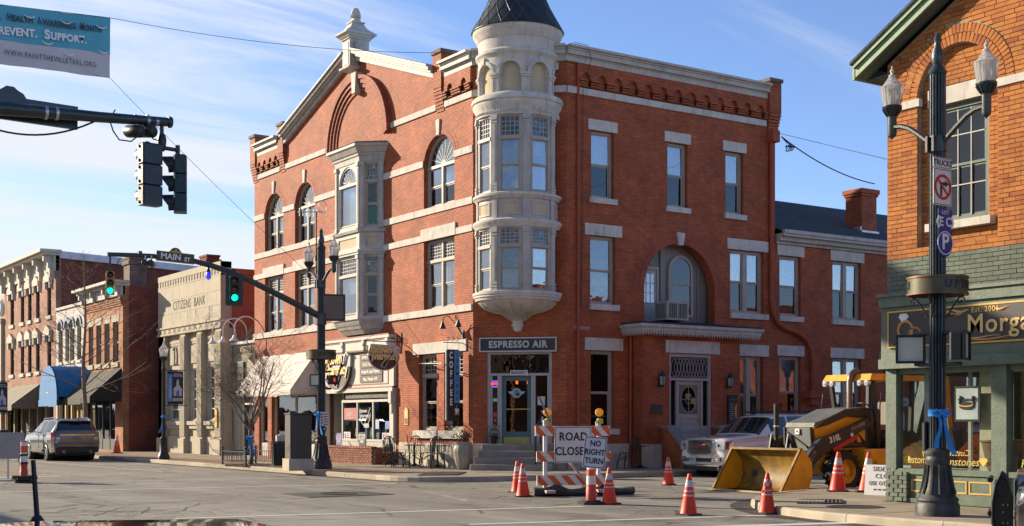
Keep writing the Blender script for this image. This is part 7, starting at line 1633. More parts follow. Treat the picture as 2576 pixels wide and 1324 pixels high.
# wires on the right
A_=(11.35,-.28,11.7);cable('thin wire from the end of the brick building to the jeweller roof',[(11.4,0,11.9),P3(2245,404,-15.5)],.008);cable('thick black service cable sloping to the annex chimney',sag(A_,P3(2200,463,1.3),.25),.022)
mb=MB()
for k in range(7):mb.tube([(A_[0]+.05,A_[1],A_[2]-.05)]+[(A_[0]+.15+.32*sin(q*2.6+k*.5)*(.5+.1*k),A_[1]-.1-.05*k,A_[2]-.1-.45*sin(q*3.1)*(.6+.1*k)) for q in (.2,.4,.6,.8)]+[(A_[0]+.7,A_[1],A_[2]-.3)],.012,4)
single(mb,'cable',WIRE,'tangle of black service cables at the end of the brick building','cable')
mb=MB();e=[(TX+1.4,TY-.5,13.9),(3.2,-.32,13.6),(3.4,-.36,13.2),(3.3,-.12,12.6),(3.28,-.06,9.0)];mb.tube([(2.5,.1,13.7),(2.75,-.3,13.55),(2.85,-.36,13.1),(2.72,-.1,12.3),(2.7,-.03,5.2)],.011,4);single(mb,'cable',WIRE,'thin black wire dropping down the side wall beside the turret','cable')
# ------------------------------------------------------------------ bank lamp post and banners
x,y=onZ(412,1156,ZS)
bp=thing('street_lamp','slim black single lamp post with a hanging banner in front of the bank','street lamp',(0,0,0))
mb=MB();mb.lathe([(.24,0),(.24,.12),(.2,.2),(.15,.35),(.13,.8),(.15,.85),(.12,.9),(.075,.95),(.07,3.5),(.09,3.55),(.075,3.7)],n=14);lp(mb,'post',BLACK,bp);lamp_head(bp,0,0,4.1);bp.location=(x,y,ZS)
def street_banner(x,y,z,label):
    Fm=frame((x,y,z),(-.25,-.97));r=thing('street_banner',label,'banner',Fm @ Vector((.35,0,0)),'vertical town banners on the lamp posts');NAVY=M('navy_banner',(.02,.025,.035),.7);part(MB(Fm).box(.1,.72,0,.012,-.72,.62),'banner_cloth',NAVY,r)
    part(MB(Fm).box(.12,.28,-.004,0,-.6,.5),'blue_stripe',M('sky_blue_stripe',(.10,.22,.5),.7),r);text('Experience',.17,M('pale_blue_lettering',(.42,.5,.62),.6),r,Fm,.2,-.007,-.05,rot=pi/2)
    text('Uptown\nWesterville',.085,TEXTW,r,Fm,.5,-.004,.47,lines=.9)
    mb=MB(Fm);mb.prism([(.32,-.1),(.5,.12),(.68,-.1),(.66,-.12),(.66,-.38),(.34,-.38),(.34,-.12)],-.006,0);mb.prism([(.45,.06),(.45,.2),(.5,.32),(.55,.2),(.55,.06)],-.006,0);part(mb,'chapel_print',M('pale_print',(.45,.45,.42),.7),r)
    mb=MB(Fm);mb.prism([(.44,-.38),(.44,-.2),(.5,-.12),(.56,-.2),(.56,-.38)],-.008,-.006);part(mb,'door_print',M('blue_print',(.10,.16,.4),.7),r);part(MB(Fm).box(.3,.72,-.004,0,-.58,-.45),'tan_stripe',M('tan_print',(.42,.33,.24),.7),r)
    for a,b,z in ((-.15,.78,.66),(-.1,.85,-.76)):mb=MB(Fm);mb.tube([(a,.006,z),(b,.006,z)],.018,6);mb.sphere((b+.01,.006,z),.03,6,5);part(mb,'banner_rod',BLACK,r)
street_banner(x+.02,y-.08,3.05,'dark town banner with a chapel picture on the bank lamp post');ribbon((x,y,1.85),'blue ribbon tied round the slim lamp post at the bank',r=.075,rz=R(150))
bx2,by2=onZ(-28,1149,ZS);b2=copy_tree(bp);b2.location=(bx2,by2,ZS);b2['label']='slim black lamp post mostly beyond the left edge, by the brick block';street_banner(bx2+.02,by2-.08,2.75,'dark town banner at the far left edge of the view')
x,y=onZ(2114,1200,ZS);x,y=16.0,-1.9
l3=thing('street_lamp','dark green lamp post with a round pale globe behind the loader','street lamp',(0,0,0));mb=MB();mb.lathe([(.2,0),(.2,.3),(.11,.5),(.07,.7),(.06,3.2),(.1,3.3),(.13,3.42)],n=12);lp(mb,'post',M('teal_post',(.02,.055,.05),.5),l3);mb=MB();mb.lathe([(.12,3.42),(.22,3.55),(.27,3.75),(.24,3.95),(.12,4.1),(.08,4.14),(.09,4.2),(.03,4.26),(.001,4.4)],n=18);lp(mb,'globe',M('frosted_globe',(.42,.40,.33),.35,var=.05),l3)
l3.location=(*[(c) for c in (onZ(2114,1110,ZS))],ZS) if 0 else (14.6,-2.2,ZS)
Fm=frame((15.2,-2.25,2.35),(-.1,-1));o,p=plate('sign','white rounded street side sign reading W Main hung behind the loader canopy',1.0,.3,SW_,Fm,.14);text('W. Main',.2,M('violet_letter',(.12,.1,.25),.6),o,Fm,0,-.004,0)
Fm=frame((15.15,-2.25,1.65),(-.1,-1));mb=MB(Fm);mb.prism(archpts(-.32,.32,-.4,.15,10),0,.02);o=single(mb,'sign',SW_,'arched white emblem sign below the W Main sign behind the loader','sign');mb=MB(Fm);mb.arch(0,.0,.14,.22,-.006,0,R(20),R(200),12);mb.box(-.2,.2,-.006,0,-.34,-.22);part(mb,'emblem',M('navy_emblem',(.03,.04,.12),.6),o)
# ------------------------------------------------------------------ vehicles
def carpaint(name,col,flake=.0,metal=.35,rough=.28):
    m,t,b,L=mk(name);tc=N(t,'ShaderNodeTexCoord').outputs['Object']
    dirt=ramp(t,noise(t,tc,2.5,5),[(.35,0.),(.75,.22)])
    L(mixc(t,dirt,col,(.16,.14,.115)),b.inputs['Base Color']);b.inputs['Metallic'].default_value=metal;b.inputs['Roughness'].default_value=rough
    b.inputs['Coat Weight'].default_value=1;b.inputs['Coat Roughness'].default_value=.03;return m
def carglass():
    m,t,b,L=mk('tinted_car_glass');b.inputs['Base Color'].default_value=(.012,.015,.015,1);b.inputs['Roughness'].default_value=.02;b.inputs['Specular IOR Level'].default_value=.9;b.inputs['IOR'].default_value=1.6;return m
CGL=carglass();TYRE=M('tyre_rubber',(.018,.018,.018),.85,var=.3,bmp=.4,bs=30);CHROME=M('chrome',(.75,.76,.78),.1,1.,var=.03,bmp=0);PLAST=M('black_plastic',(.018,.018,.019),.55,var=.2);RIMM=M('alloy_rim',(.42,.43,.45),.3,.8,var=.05)
TAIL=M('red_tail_light',(.30,.012,.012),.12,var=.1,bmp=0,coat=1);CLEAR=M('clear_lamp',(.62,.64,.66),.08,.5,var=.2,scale=25,bmp=0,coat=1);AMB=M('amber_lamp',(.75,.30,.015),.2,bmp=0,coat=.6)
def car_body(root,keys,wheels,wr,paint,wins,roofglass,step=.085,name='body'):
    """lofted body: keys = (x, w, zb, belt, wtop, ztop); wins = side-window x ranges; roofglass = windscreen and rear-screen x ranges"""
    xs=set(k[0] for k in keys)
    for a,b in list(wins)+list(roofglass):xs |={a,b}
    xs=sorted(xs);out=[]
    for a,b in zip(xs,xs[1:]):
        n=max(1,int(round((b-a)/step)));out+=[a+(b-a)*i/n for i in range(n)]
    out.append(xs[-1]);out=sorted(set(out))
    def interp(x):
        for k0,k1 in zip(keys,keys[1:]):
            if k0[0]<=x<=k1[0]:
                t=(x-k0[0])/(k1[0]-k0[0]);return [p+(q-p)*t for p,q in zip(k0[1:],k1[1:])]
        return keys[-1][1:]
    rows=[]
    NB=10
    for x in out:
        w,zb,be,wt,zt=interp(x);pr=[(0,zb+.02),(w*.8,zb)]
        for i in range(NB+1):
            t=i/NB;z=zb+.04+(be-zb-.04)*t;yy=w*(.955+.045*sin(pi*min(1,t*1.15))-(.02*max(0,t-.7)/.3)+(.012 if .62<t<.72 else 0));pr.append((yy,z))
        pr+=[(w*.985-.02,be+.015),(wt+.015,zt-.075),(wt-.03,zt-.03),(wt*.75,zt-.004),(0,zt+.01)]
        rows.append(pr)
    m_=len(rows[0]);nx=len(out);V=[]
    for sgn in (1,-1):
        for i,x in enumerate(out):
            for j,(yy,z) in enumerate(rows[i]):
                px_,pz=x,z
                if 1<=j<=NB+1:
                    for wx in wheels:
                        dx,dz=x-wx,z-wr*.96;d=hypot(dx,dz);Rr=wr*1.17
                        if d<Rr and z<wr*2.3:
                            if d<1e-4:dx,dz,d=0,1,1
                            px_,pz=wx+dx/d*Rr,wr*.96+dz/d*Rr
                            if pz<rows[i][1][1] and j<=2:pz=max(pz,rows[i][1][1]*.9)
                V.append((px_,sgn*yy,pz))
    body,gl=[],[]
    iW=NB+3
    for s_ in range(2):
        o=s_*nx*m_
        for i in range(nx-1):
            xm=(out[i]+out[i+1])/2
            for j in range(m_-1):
                f=(o+i*m_+j,o+(i+1)*m_+j,o+(i+1)*m_+j+1,o+i*m_+j+1)
                if s_:f=f[::-1]
                g=(j==iW and any(a<xm<b for a,b in wins)) or (j>=iW+1 and any(a<xm<b for a,b in roofglass))
                (gl if g else body).append(f)
        for i in (0,nx-1):body.append(tuple(o+i*m_+j for j in range(m_)))
    mb=MB();mb.v=[Vector(p) for p in V];mb.f=body;mb.sm=True;b_=lp(mb,name,paint,root)
    used=sorted(set(q for f in gl for q in f));mp={q:i for i,q in enumerate(used)}
    mb=MB();mb.v=[Vector(V[q]) for q in used];mb.f=[tuple(mp[q] for q in f) for f in gl];mb.sm=True;lp(mb,'window_glass',CGL,root)
    return b_
def wheel(root,x,y,r,wid,side,spokes=5,rim=None,rr=.68):
    mb=MB();c=(x,y,r);h=wid/2;prof=[(r*rr,-h),(r*.8,-h-.01),(r*.94,-h+.01),(r,-h+.05),(r,h-.05),(r*.94,h-.01),(r*.8,h+.01),(r*rr,h)]
    mb.lathe(prof,c,32,axis='y',cap=False);w=lp(mb,'wheel',TYRE,root)
    o=side;mb=MB();mb.lathe([(r*rr+.005,o*h*.95),(r*rr-.03,o*h*.9),(r*rr-.04,o*h*.2),(.001,o*h*.2)],c,28,axis='y',cap=False)
    lp(mb,'rim_barrel',PLAST,w)
    mb=MB();mb.lathe([(r*rr+.006,o*h*.95),(r*rr-.025,o*(h+.004)),(r*rr-.04,o*h*.85)],c,28,axis='y',cap=False);mb.lathe([(.001,o*(h-.01)),(.07,o*(h-.01)),(.075,o*h*.6)],c,16,axis='y',cap=False)
    for k in range(spokes):
        a=2*pi*k/spokes;d=Vector((cos(a),0,sin(a)));p=Vector(c)+Vector((0,o*(h-.035),0));mb.bar(p+d*.05,p+d*(r*rr-.02),.085,.03,(0,1,0))
    lp(mb,'rim',rim or RIMM,w);return w
def lbox(root,name,mat,*a,b=None):
    mb=MB();(mb.bbox(*a,b) if b else mb.box(*a));return lp(mb,name,mat,root)
def arch_liner(root,x,r,w):
    mb=MB();mb.lathe([(r*1.16,-w),(r*1.16,w)],(x,0,r*.96),24,axis='y',cap=True);lp(mb,'wheel_well',BLK,root)
def suv(name,label,paint,L=5.1,w=1.0,H=1.88,wb=2.95,fo=.95,hood=1.18,wr=.40,kind='a',cat='car'):
    r=thing(name,label,cat)
    k=H/1.88
    keys=[(0,w*.80,.46,.80,w*.72,.98),(.04,w*.90,.36,.92,w*.80,1.08),(.16,w*.965,.32,1.04,w*.88,hood-.03),(.5,w*.99,.30,1.10,w*.90,hood+.02),(1.36,w,.30,1.17,w*.90,hood+.09),(2.12,w,.30,1.20,w*.72,1.78*k),(2.55,w,.30,1.21,w*.75,1.86*k),(L*.8,w,.30,1.22,w*.74,1.87*k),(L-.34,w*.985,.32,1.22,w*.71,1.81*k),(L-.10,w*.97,.36,1.18,w*.84,1.27),(L-.03,w*.95,.40,.98,w*.86,1.1),(L,w*.90,.48,.80,w*.8,.95)]
    wx=(fo,fo+wb)
    car_body(r,keys,wx,wr,paint,[(1.92,2.62),(2.70,3.42),(3.52,L-.42)],[(1.40,2.09),(L-.32,L-.11)])
    for x in wx:
        arch_liner(r,x,wr,w*.86)
        for s_ in (-1,1):wheel(r,x,s_*(w-.13),wr,.26,s_)
    for s_ in (-1,1):
        mb=MB();mb.sphere((0,0,0),1,12,8);o=lp(mb,'door_mirror',paint,r);o.matrix_basis=Matrix.Translation((1.82,s_*(w+.12),1.27)) @ Matrix.Diagonal((.08,.13,.085,1))
        lbox(r,'mirror_arm',PLAST,1.78,1.88,s_*(w-.06)-.05,s_*(w-.06)+.05,1.19,1.24)
        for x in (2.5,3.32):mb=MB();mb.bar((x-.1,s_*(w+.008),1.08),(x+.1,s_*(w+.008),1.09),.03,.035);lp(mb,'door_handle',CHROME if kind=='a' else paint,r)
        mb=MB();mb.bar((1.45,s_*(w+.002),.42),(wx[1]-wr*1.2,s_*(w+.002),.42),.06,.1);lp(mb,'sill_strip',PLAST,r)
        mb=MB();mb.tube([(2.35,s_*w*.68,1.86*k),(2.5,s_*w*.68,1.92*k),(L*.8,s_*w*.68,1.93*k),(L-.5,s_*w*.66,1.86*k)],.022,6);lp(mb,'roof_rail',CHROME if kind !='a' else PLAST,r)
        for x in (2.66,3.47):
            mb=MB();mb.bar((x,s_*(w*1.0+.002),.5),(x,s_*(w*.985+.0),1.2),.012,.012,(0,1,0));lp(mb,'door_gap',BLK,r)
    lbox(r,'underbody',BLK,.3,L-.3,-w*.75,w*.75,.24,.42)
    return r,wx
# white SUV on the side street
WHT=carpaint('pearl_white_paint',(.74,.715,.69),metal=.0,rough=.2)
yk,wx=suv('parked_car','pearl white SUV with a big mesh grille parked at the kerb behind the loader',WHT,5.18,1.02,1.89,2.95,.98,1.17,.41)
yk.location=(0,0,0)
mb=MB();o_=[(-.5,.66),(.5,.66),(.56,.74),(.54,1.06),(.48,1.1),(-.48,1.1),(-.54,1.06),(-.56,.74)]
Gf=frame((-.03,0),(-1,0));G2=Gf @ Matrix.Rotation(R(-6),4,'X')
mb=MB(Gf);mb.wall(o_,[[(a*.9,.88+(z-.88)*.84) for a,z in o_]],-.035,.1);lp(mb,'grille_frame',CHROME,yk)
mb=MB(Gf);mb.prism([(a*.92,.88+(z-.88)*.86) for a,z in o_],.02,.05);g_=lp(mb,'grille',BLK,yk)
mb=MB(Gf)
for i in range(11):
    z=.71+i*.034
    for j in range(13):x=-.46+j*.075+(.037 if i % 2 else 0);mb.box(x,x+.05,-.012,.03,z,z+.012)
for i in range(11):mb.box(-.5,.5,.0,.03,.70+i*.034+.013,.70+i*.034+.021)
lp(mb,'grille_mesh',CHROME,g_)
t_=text('GMC',.17,M('dull_red_badge',(.20,.06,.06),.4),None,Gf,0,-.03,.9,'badge',ex=.012,bold=.012,sc=1.15);t_.parent=yk
for s_ in (-1,1):
    mb=MB();xx=lambda y:-.03+.22*max(0,(abs(y)-.6))**1.1
    ys2=[.66,.8,.95];vs=[];
    for y in ys2:vs+=[(xx(y)-.012,s_*y,.80),(xx(y)-.012+.03,s_*y,1.06)]
    vs+=[(.33,s_*1.0,.90),(.40,s_*.985,1.09)]
    mb.add(vs,[(0,2,3,1),(2,4,5,3),(4,6,7,5)]);mb.v=[p+Vector((-.015,0,0)) for p in mb.v];h_=lp(mb,'headlight',CLEAR,yk)
    mb=MB();mb.sphere((-.005,s_*.74,.94),.045,10,8);lp(mb,'projector',PLAST,h_)
    mb=MB();mb.add([(.10,s_*.965,.82),(.17,s_*1.005,.85),(.2,s_*1.0,1.03),(.13,s_*.97,1.07)],[(0,1,2,3)]);mb.v=[p+Vector((-.03,s_*.012,0)) for p in mb.v];lp(mb,'marker_lamp',M('dark_red_marker',(.16,.03,.015),.15,bmp=0,coat=1),h_)
    mb=MB(Gf);mb.prism([(s_*.5,.46),(s_*.84,.46),(s_*.86,.6),(s_*.62,.6),(s_*.5,.52)],-.045,.1);f_=lp(mb,'fog_lamp_surround',CHROME,yk)
    mb=MB(Gf);mb.prism([(s_*.58,.48),(s_*.82,.48),(s_*.83,.58),(s_*.64,.58)],-.05,.1);lp(mb,'fog_lamp_recess',BLK,f_);mb=MB(Gf);mb.box(s_*.73-.06,s_*.73+.06,-.056,0,.51,.56);lp(mb,'fog_lamp',CLEAR,f_)
mb=MB(Gf);mb.box(-.56,.56,-.03,.1,.46,.56);lp(mb,'lower_intake',BLK,yk);mb=MB(Gf);mb.box(-.8,.8,-.03,.1,.33,.36);lp(mb,'chin_strip',CHROME,yk);mb=MB(Gf);mb.box(-.78,.78,-.0,.2,.2,.34);lp(mb,'air_dam',BLK,yk)
mb=MB(Gf);mb.box(-.46,-.15,-.065,-.05,.44,.6);pl_=lp(mb,'number_plate',M('pale_blue_plate',(.40,.5,.58),.5),yk)
t_=text('CSN 1',.1,DKT,None,Gf,-.28,-.07,.52,'plate_text',ex=.002,sc=.85);t_.parent=pl_;mb=MB(Gf);mb.box(-.45,-.4,-.068,-.06,.47,.58);lp(mb,'plate_print',M('dim_red',(.3,.08,.05)),pl_)
lbox(yk,'windscreen_sticker',WHITE,1.62,1.63,.3,.38,1.4,1.48) if 0 else None
mb=MB();mb.bar((1.36,-.7,1.2),(1.5,-.05,1.32),.03,.03);mb.bar((1.36,0.05,1.2),(1.5,.7,1.32),.03,.03);lp(mb,'wiper',BLK,yk)
for s_ in (-.66,.66):pass
mb=MB();mb.bar((2.7,-.72,1.96),(2.7,.72,1.96),.06,.03);mb.bar((3.9,-.72,1.96),(3.9,.72,1.96),.06,.03);lp(mb,'roof_crossbar',PLAST,yk)
yk.location=(3.85,-4.4,0)
# grey SUV seen from behind
GRY=carpaint('bronze_grey_paint',(.15,.148,.138),metal=.6,rough=.26)
ex,wx=suv('parked_car','bronze grey SUV seen from behind, parked at the kerb on the main street',GRY,5.0,.99,1.76,2.86,.95,1.12,.39,'b')
Lx=5.0;Gr=frame((Lx,0),(1,0))
for s_ in (-1,1):
    mb=MB();mb.hexa([(Lx-.30,s_*.90,.86),(Lx-.02,s_*.66,.86),(Lx-.02,s_*.66,.9),(Lx-.3,s_*.97,.9),(Lx-.36,s_*.93,1.17),(Lx-.1,s_*.70,1.17),(Lx-.1,s_*.70,1.19),(Lx-.36,s_*.96,1.19)]);mb.hexa([(Lx-.28,s_*.99,.84),(Lx-.06,s_*.92,.84),(Lx+.0,s_*.72,.84),(Lx-.03,s_*.70,.84),(Lx-.4,s_*.98,1.18),(Lx-.14,s_*.93,1.18),(Lx-.06,s_*.74,1.18),(Lx-.1,s_*.72,1.18)]);h_=lp(mb,'tail_light',TAIL,ex)
    mb=MB();mb.box(Lx-.03,Lx+.012,s_*.78-.07,s_*.78+.07,.9,1.0);lp(mb,'reversing_lamp',CLEAR,h_)
    mb=MB();mb.lathe([(.05,0),(.055,.12),(.045,.12),(.04,.02)],(Lx-.06,s_*.55,.4),12,axis='x',cap=False);lp(mb,'exhaust_tip',CHROME,ex)
    lbox(ex,'reflector',TAIL,Lx-.01,Lx+.012,s_*.6-.15,s_*.6+.15,.55,.58)
lbox(ex,'chrome_strip',CHROME,Lx-.08,Lx+.004,-.72,.72,1.07,1.12);lbox(ex,'number_plate',M('shaded_plate',(.16,.15,.13),.5),Lx-.02,Lx+.008,-.17,.17,.86,1.02);lbox(ex,'rear_bumper',GRY,Lx-.14,Lx+.05,-.90,.90,.60,.78,b=.05);lbox(ex,'bumper_skirt',PLAST,Lx-.2,Lx+.03,-.88,.88,.36,.6,b=.04)
mb=MB();mb.hexa([(Lx-.46,-.7,1.71),(Lx-.2,-.64,1.66),(Lx-.2,.64,1.66),(Lx-.46,.7,1.71),(Lx-.46,-.7,1.77),(Lx-.16,-.64,1.69),(Lx-.16,.64,1.69),(Lx-.46,.7,1.77)]);lp(mb,'roof_spoiler',GRY,ex);lbox(ex,'brake_light',TAIL,Lx-.22,Lx-.15,-.22,.22,1.645,1.668)
mb=MB();mb.tube([(Lx-.11,0,1.26),(Lx-.13,.3,1.33)],.012,5);lp(mb,'rear_wiper',BLK,ex)
ex.rotation_euler.z=-pi/2;ex.location=(-6.9,22.2+Lx,0)
# police cruiser nose at the lower right edge, with push bumper
PGR=carpaint('silver_grey_paint',(.20,.195,.19),metal=.8,rough=.16)
pc,wx=suv('police_car','dark silver car with a black push bumper cut off by the lower right corner',PGR,5.0,.98,1.75,2.86,.98,1.10,.38,'b','car')
for s_ in (-1,1):
    mb=MB(Matrix.Diagonal((.58,1,1,1)));mb.box(-.33,-.2,s_*.34-.015,s_*.34+.015,.42,.9);mb.prism([(-.2,.42),(-.02,.42),(-.02,.75),(-.14,.95),(-.24,1.0),(-.34,.88),(-.36,.6)],s_*.34-.02,s_*.34+.02);u_=lp(mb,'push_plate',BLACK,pc)
    mb=MB(Matrix.Diagonal((.58,1,1,1)));mb.tube([(-.24,s_*.34,1.03),(-.33,s_*.34,.92),(-.385,s_*.34,.72),(-.385,s_*.34,.5),(-.33,s_*.34,.4)],.035,8);mb.tube([(-.24,s_*.34,1.03),(-.14,s_*.34,.98),(-.1,s_*.34,.88)],.03,8);lp(mb,'rubber_pad',BLK,u_)
    for a,z in ((-.2,.5),(-.12,.5),(-.2,.7),(-.12,.7),(-.2,.62)):mb=MB(Matrix.Diagonal((.58,1,1,1)));mb.sphere((a,s_*.365,z),.014,6,5);mb.sphere((a,s_*.315,z),.014,6,5);lp(mb,'bolt',GALV,u_)
    mb=MB();mb.hexa([(.0,s_*.62,.78),(.1,s_*.93,.8),(.3,s_*.96,.84),(.02,s_*.6,.8),(.06,s_*.62,.98),(.2,s_*.92,1.0),(.5,s_*.93,1.06),(.1,s_*.6,1.0)]);h_=lp(mb,'headlight',CLEAR,pc)
    mb=MB();mb.bar((.16,s_*.985,.74),(.55,s_*1.0,.79),.02,.05,(0,0,1));lp(mb,'side_marker',AMB,h_)
mb=MB();mb.tube([(-.25,-.36,.97),(-.25,.36,.97)],.03,8);mb.tube([(-.25,-.36,.6),(-.25,.36,.6)],.03,8);mb.tube([(-.16,-.98,.9),(-.14,.98,.9)],.022,6) if 0 else None;lp(mb,'push_bar',BLACK,pc)
x_,y_=onZ(2560,1424,0)
pc.rotation_euler.z=-ANG-R(21);pc.location=(-9.52,-24.36,0)
# black saloon whose roof rises into the bottom left corner
BLKP=carpaint('black_car_paint',(.008,.009,.010),metal=.0,rough=.1)
sd=thing('parked_car','glossy black saloon whose roof and stub antenna show along the bottom left edge','car')
w=.9;keys=[(0,.72,.42,.62,.64,.70),(.06,.82,.30,.68,.72,.76),(.4,.89,.26,.80,.80,.86),(1.25,w,.25,.92,.80,.97),(2.0,w,.25,.95,.58,1.29),(2.5,w,.25,.96,.61,1.36),(2.9,w,.25,.96,.62,1.367),(3.25,w,.25,.96,.60,1.34),(4.0,w,.26,.97,.72,1.02),(4.6,.88,.3,.95,.78,1.0),(4.75,.82,.4,.8,.76,.92)]
car_body(sd,keys,(.88,3.6),.32,BLKP,[(1.75,2.45),(2.52,3.2),(3.24,3.5)],[(1.3,1.95),(3.32,3.9)])
for x in (.88,3.6):
    arch_liner(sd,x,.32,.76)
    for s_ in (-1,1):wheel(sd,x,s_*.79,.32,.2,s_)
for s_ in (-1,1):
    lbox(sd,'headlight',CLEAR,.02,.3,s_*.68-.14,s_*.68+.14,.6,.72,b=.03);lbox(sd,'tail_light',TAIL,4.55,4.77,s_*.68-.14,s_*.68+.14,.78,.92,b=.03);mb=MB();mb.sphere((1.7,s_*(w+.1),1.0),.09,10,6);lp(mb,'door_mirror',BLKP,sd)
lbox(sd,'underbody',BLK,.3,4.4,-.7,.7,.2,.4)
mb=MB();mb.lathe([(.024,0),(.022,.006),(.016,.017),(.009,.028),(.0001,.032)],(3.04,-.02,1.352),14);an=lp(mb,'antenna_base',PLAST,sd);mb=MB();mb.tube([(3.042,-.02,1.38),(3.078,-.02,1.51)],[.0062,.0055],8);lp(mb,'antenna_mast',PLAST,an)
sd.rotation_euler.z=pi/2;sd.location=(-21.61,-30.12-3.13,.0)
# ------------------------------------------------------------------ backhoe loader
YEL2=M('loader_yellow',(.62,.32,.012),.42,var=.18,scale=4,bmp=.12,coat=.15);BUCK=M('scuffed_bucket_yellow',(.21,.115,.012),.6,var=.6,scale=3.5,bmp=.4,bs=18);DKG=M('loader_charcoal',(.018,.023,.030),.5,var=.3);GRH=M('dusty_grey_hood',(.11,.115,.11),.6,var=.2);REDL=M('loader_red',(.42,.02,.02),.45);SEATM=M('worn_seat_vinyl',(.20,.17,.14),.7);MESH_=M('dusty_grille_mesh',(.13,.14,.13),.7,var=.3,scale=20,bmp=.6,bs=70)
ld=thing('backhoe_loader','yellow backhoe loader with its bucket resting on the road, open cab and black loader arms','loader')
def lwheel(x,y,r,wdt,s_):
    mb=MB();h=wdt/2;mb.lathe([(r*.6,-h),(r*.85,-h-.015),(r*.96,-h+.02),(r*.985,-h*.5),(r*.985,h*.5),(r*.96,h-.02),(r*.85,h+.015),(r*.6,h)],(x,y,r),34,axis='y',cap=False);w_=lp(mb,'tyre',TYRE,ld)
    mb=MB();n=18
    for k in range(n):
        for sg in (-1,1):
            a=2*pi*(k+(.5 if sg>0 else 0))/n;mb.bar((x+r*cos(a),y+sg*h*.1,r+r*sin(a)),(x+r*.965*cos(a+.16),y+sg*h*1.0,r+r*.965*sin(a+.16)),.06,.05,(cos(a),0,sin(a)))
    lp(mb,'tread_lug',TYRE,w_)
    mb=MB();o=s_;mb.lathe([(r*.63,o*h*.9),(r*.6,o*h*1.0),(r*.56,o*h*.8),(r*.5,o*h*.25),(r*.3,o*h*.2),(r*.26,o*h*.55),(.09,o*h*.6),(.085,o*h*.95),(.001,o*h*1.0)],(x,y,r),28,axis='y',cap=False);rim=lp(mb,'wheel_rim',YEL2,w_)
    mb=MB()
    for k in range(8):a=2*pi*k/8;mb.sphere((x+r*.4*cos(a),y+o*h*.3,r+r*.4*sin(a)),.018,6,5)
    lp(mb,'wheel_nut',GALV,rim)
for s_ in (-1,1):lwheel(0,s_*.84,.47,.34,s_);lwheel(2.15,s_*.86,.70,.46,s_)
# bucket
pr=[(-2.62,.03),(-2.0,.03),(-1.82,.14),(-1.72,.4),(-1.74,.7),(-1.98,.98)];hw=1.14
ang_in=[(a,b) for a,b in pr]
mb=MB();mb.sm=True;vs=[];fs=[]
for s_ in (-hw,hw):
    for a,b in pr:vs.append((a,s_,b))
k_=len(pr);fs=[(i,i+1,k_+i+1,k_+i) for i in range(k_-1)]
vs+=[(a+.03,s_,b-.0) for s_ in (-hw,hw) for a,b in pr];fs+=[(2*k_+i,3*k_+i,3*k_+i+1,2*k_+i+1) for i in range(k_-1)];mb.add(vs,fs);bk=lp(mb,'bucket',BUCK,ld)
for s_ in (-1,1):
    mb=MB();mb.prism([(-2.62,.02),(-2.3,.02),(-1.98,.015),(-1.78,.13),(-1.68,.4),(-1.7,.72),(-1.96,1.0),(-2.06,.98)],s_*hw-.02,s_*hw+.02);lp(mb,'bucket_side',YEL2,bk);mb=MB();mb.bar((-2.64,s_*hw,.05),(-2.04,s_*hw,1.0),.06,.05,(1,0,0));lp(mb,'side_edge',BUCK,bk)
lbox(ld,'cutting_edge',M('worn_steel_edge',(.30,.24,.13),.5,.5,var=.4),-2.74,-2.55,-hw-.03,hw+.03,.012,.045)
mb=MB();mb.bar((-2.02,-hw,1.0),(-2.02,hw,1.0),.1,.05);lp(mb,'bucket_lip',BUCK,ld)
for k in range(6):mb=MB();mb.sphere((-2.62,-1+.4*k,.05),.02,6,4);lp(mb,'edge_bolt',BLK,bk)
# frame, hood, grille
lbox(ld,'front_axle',YEL2,-.12,.12,-.72,.72,.36,.56,b=.04)
mb=MB();mb.prism([(-.95,.55),(-.8,.85),(2.6,.95),(2.6,.55),(.5,.42),(-.7,.42)],-.42,.42);lp(mb,'chassis',YEL2,ld)
mb=MB();mb.prism([(-.98,.56),(-.84,.85),(.3,.9),(.35,.5),(-.5,.38),(-.78,.42)],-.58,.58);lp(mb,'front_frame',YEL2,ld)
lbox(ld,'side_tank',YEL2,.55,2.0,-.95,-.5,.55,.98,b=.03);lbox(ld,'side_tank',YEL2,.55,2.0,.5,.95,.55,.98,b=.03);lbox(ld,'battery_step',YEL2,.95,1.5,-1.05,-.9,.62,.72,b=.02);lbox(ld,'decal',DKG,.62,.8,-.962,-.95,.66,.86);lbox(ld,'green_decal',M('lime_decal',(.4,.6,.05),.5),.82,.94,-.962,-.95,.84,.94)
mb=MB();mb.prism([(-.86,.95),(-.94,1.5),(-.5,1.64),(.35,1.86),(1.18,1.9),(1.18,.95)],-.46,.46);lp(mb,'hood',YEL2,ld)
mb=MB();mb.prism([(-.96,1.5),(-.5,1.645),(.35,1.87),(1.19,1.93),(1.19,1.98),(.33,1.93),(-.5,1.72),(-.92,1.6)],-.47,.47);lp(mb,'hood_top',GRH,ld)
for s_ in (-1,1):
    mb=MB();mb.prism([(-.5,1.55),(-.95,1.46),(-.5,1.70),(.35,1.92),(1.19,1.96),(1.19,1.72),(.35,1.74)],s_*.475-.008,s_*.475+.008);lp(mb,'hood_band',DKG,ld)
    lbox(ld,'hood_vent',BLK,-.1,.25,s_*.478-.006,s_*.478+.006,1.3,1.42)
lbox(ld,'cowl',DKG,1.18,1.75,-.48,.48,.95,1.96,b=.06)
mb=MB();mb.hexa([(-.97,-.42,.92),(-.97,.42,.92),(-.9,.42,.92),(-.9,-.42,.92),(-1.0,-.42,1.48),(-1.0,.42,1.48),(-.93,.42,1.48),(-.93,-.42,1.48)]);g_=lp(mb,'grille',MESH_,ld)
mb=MB()
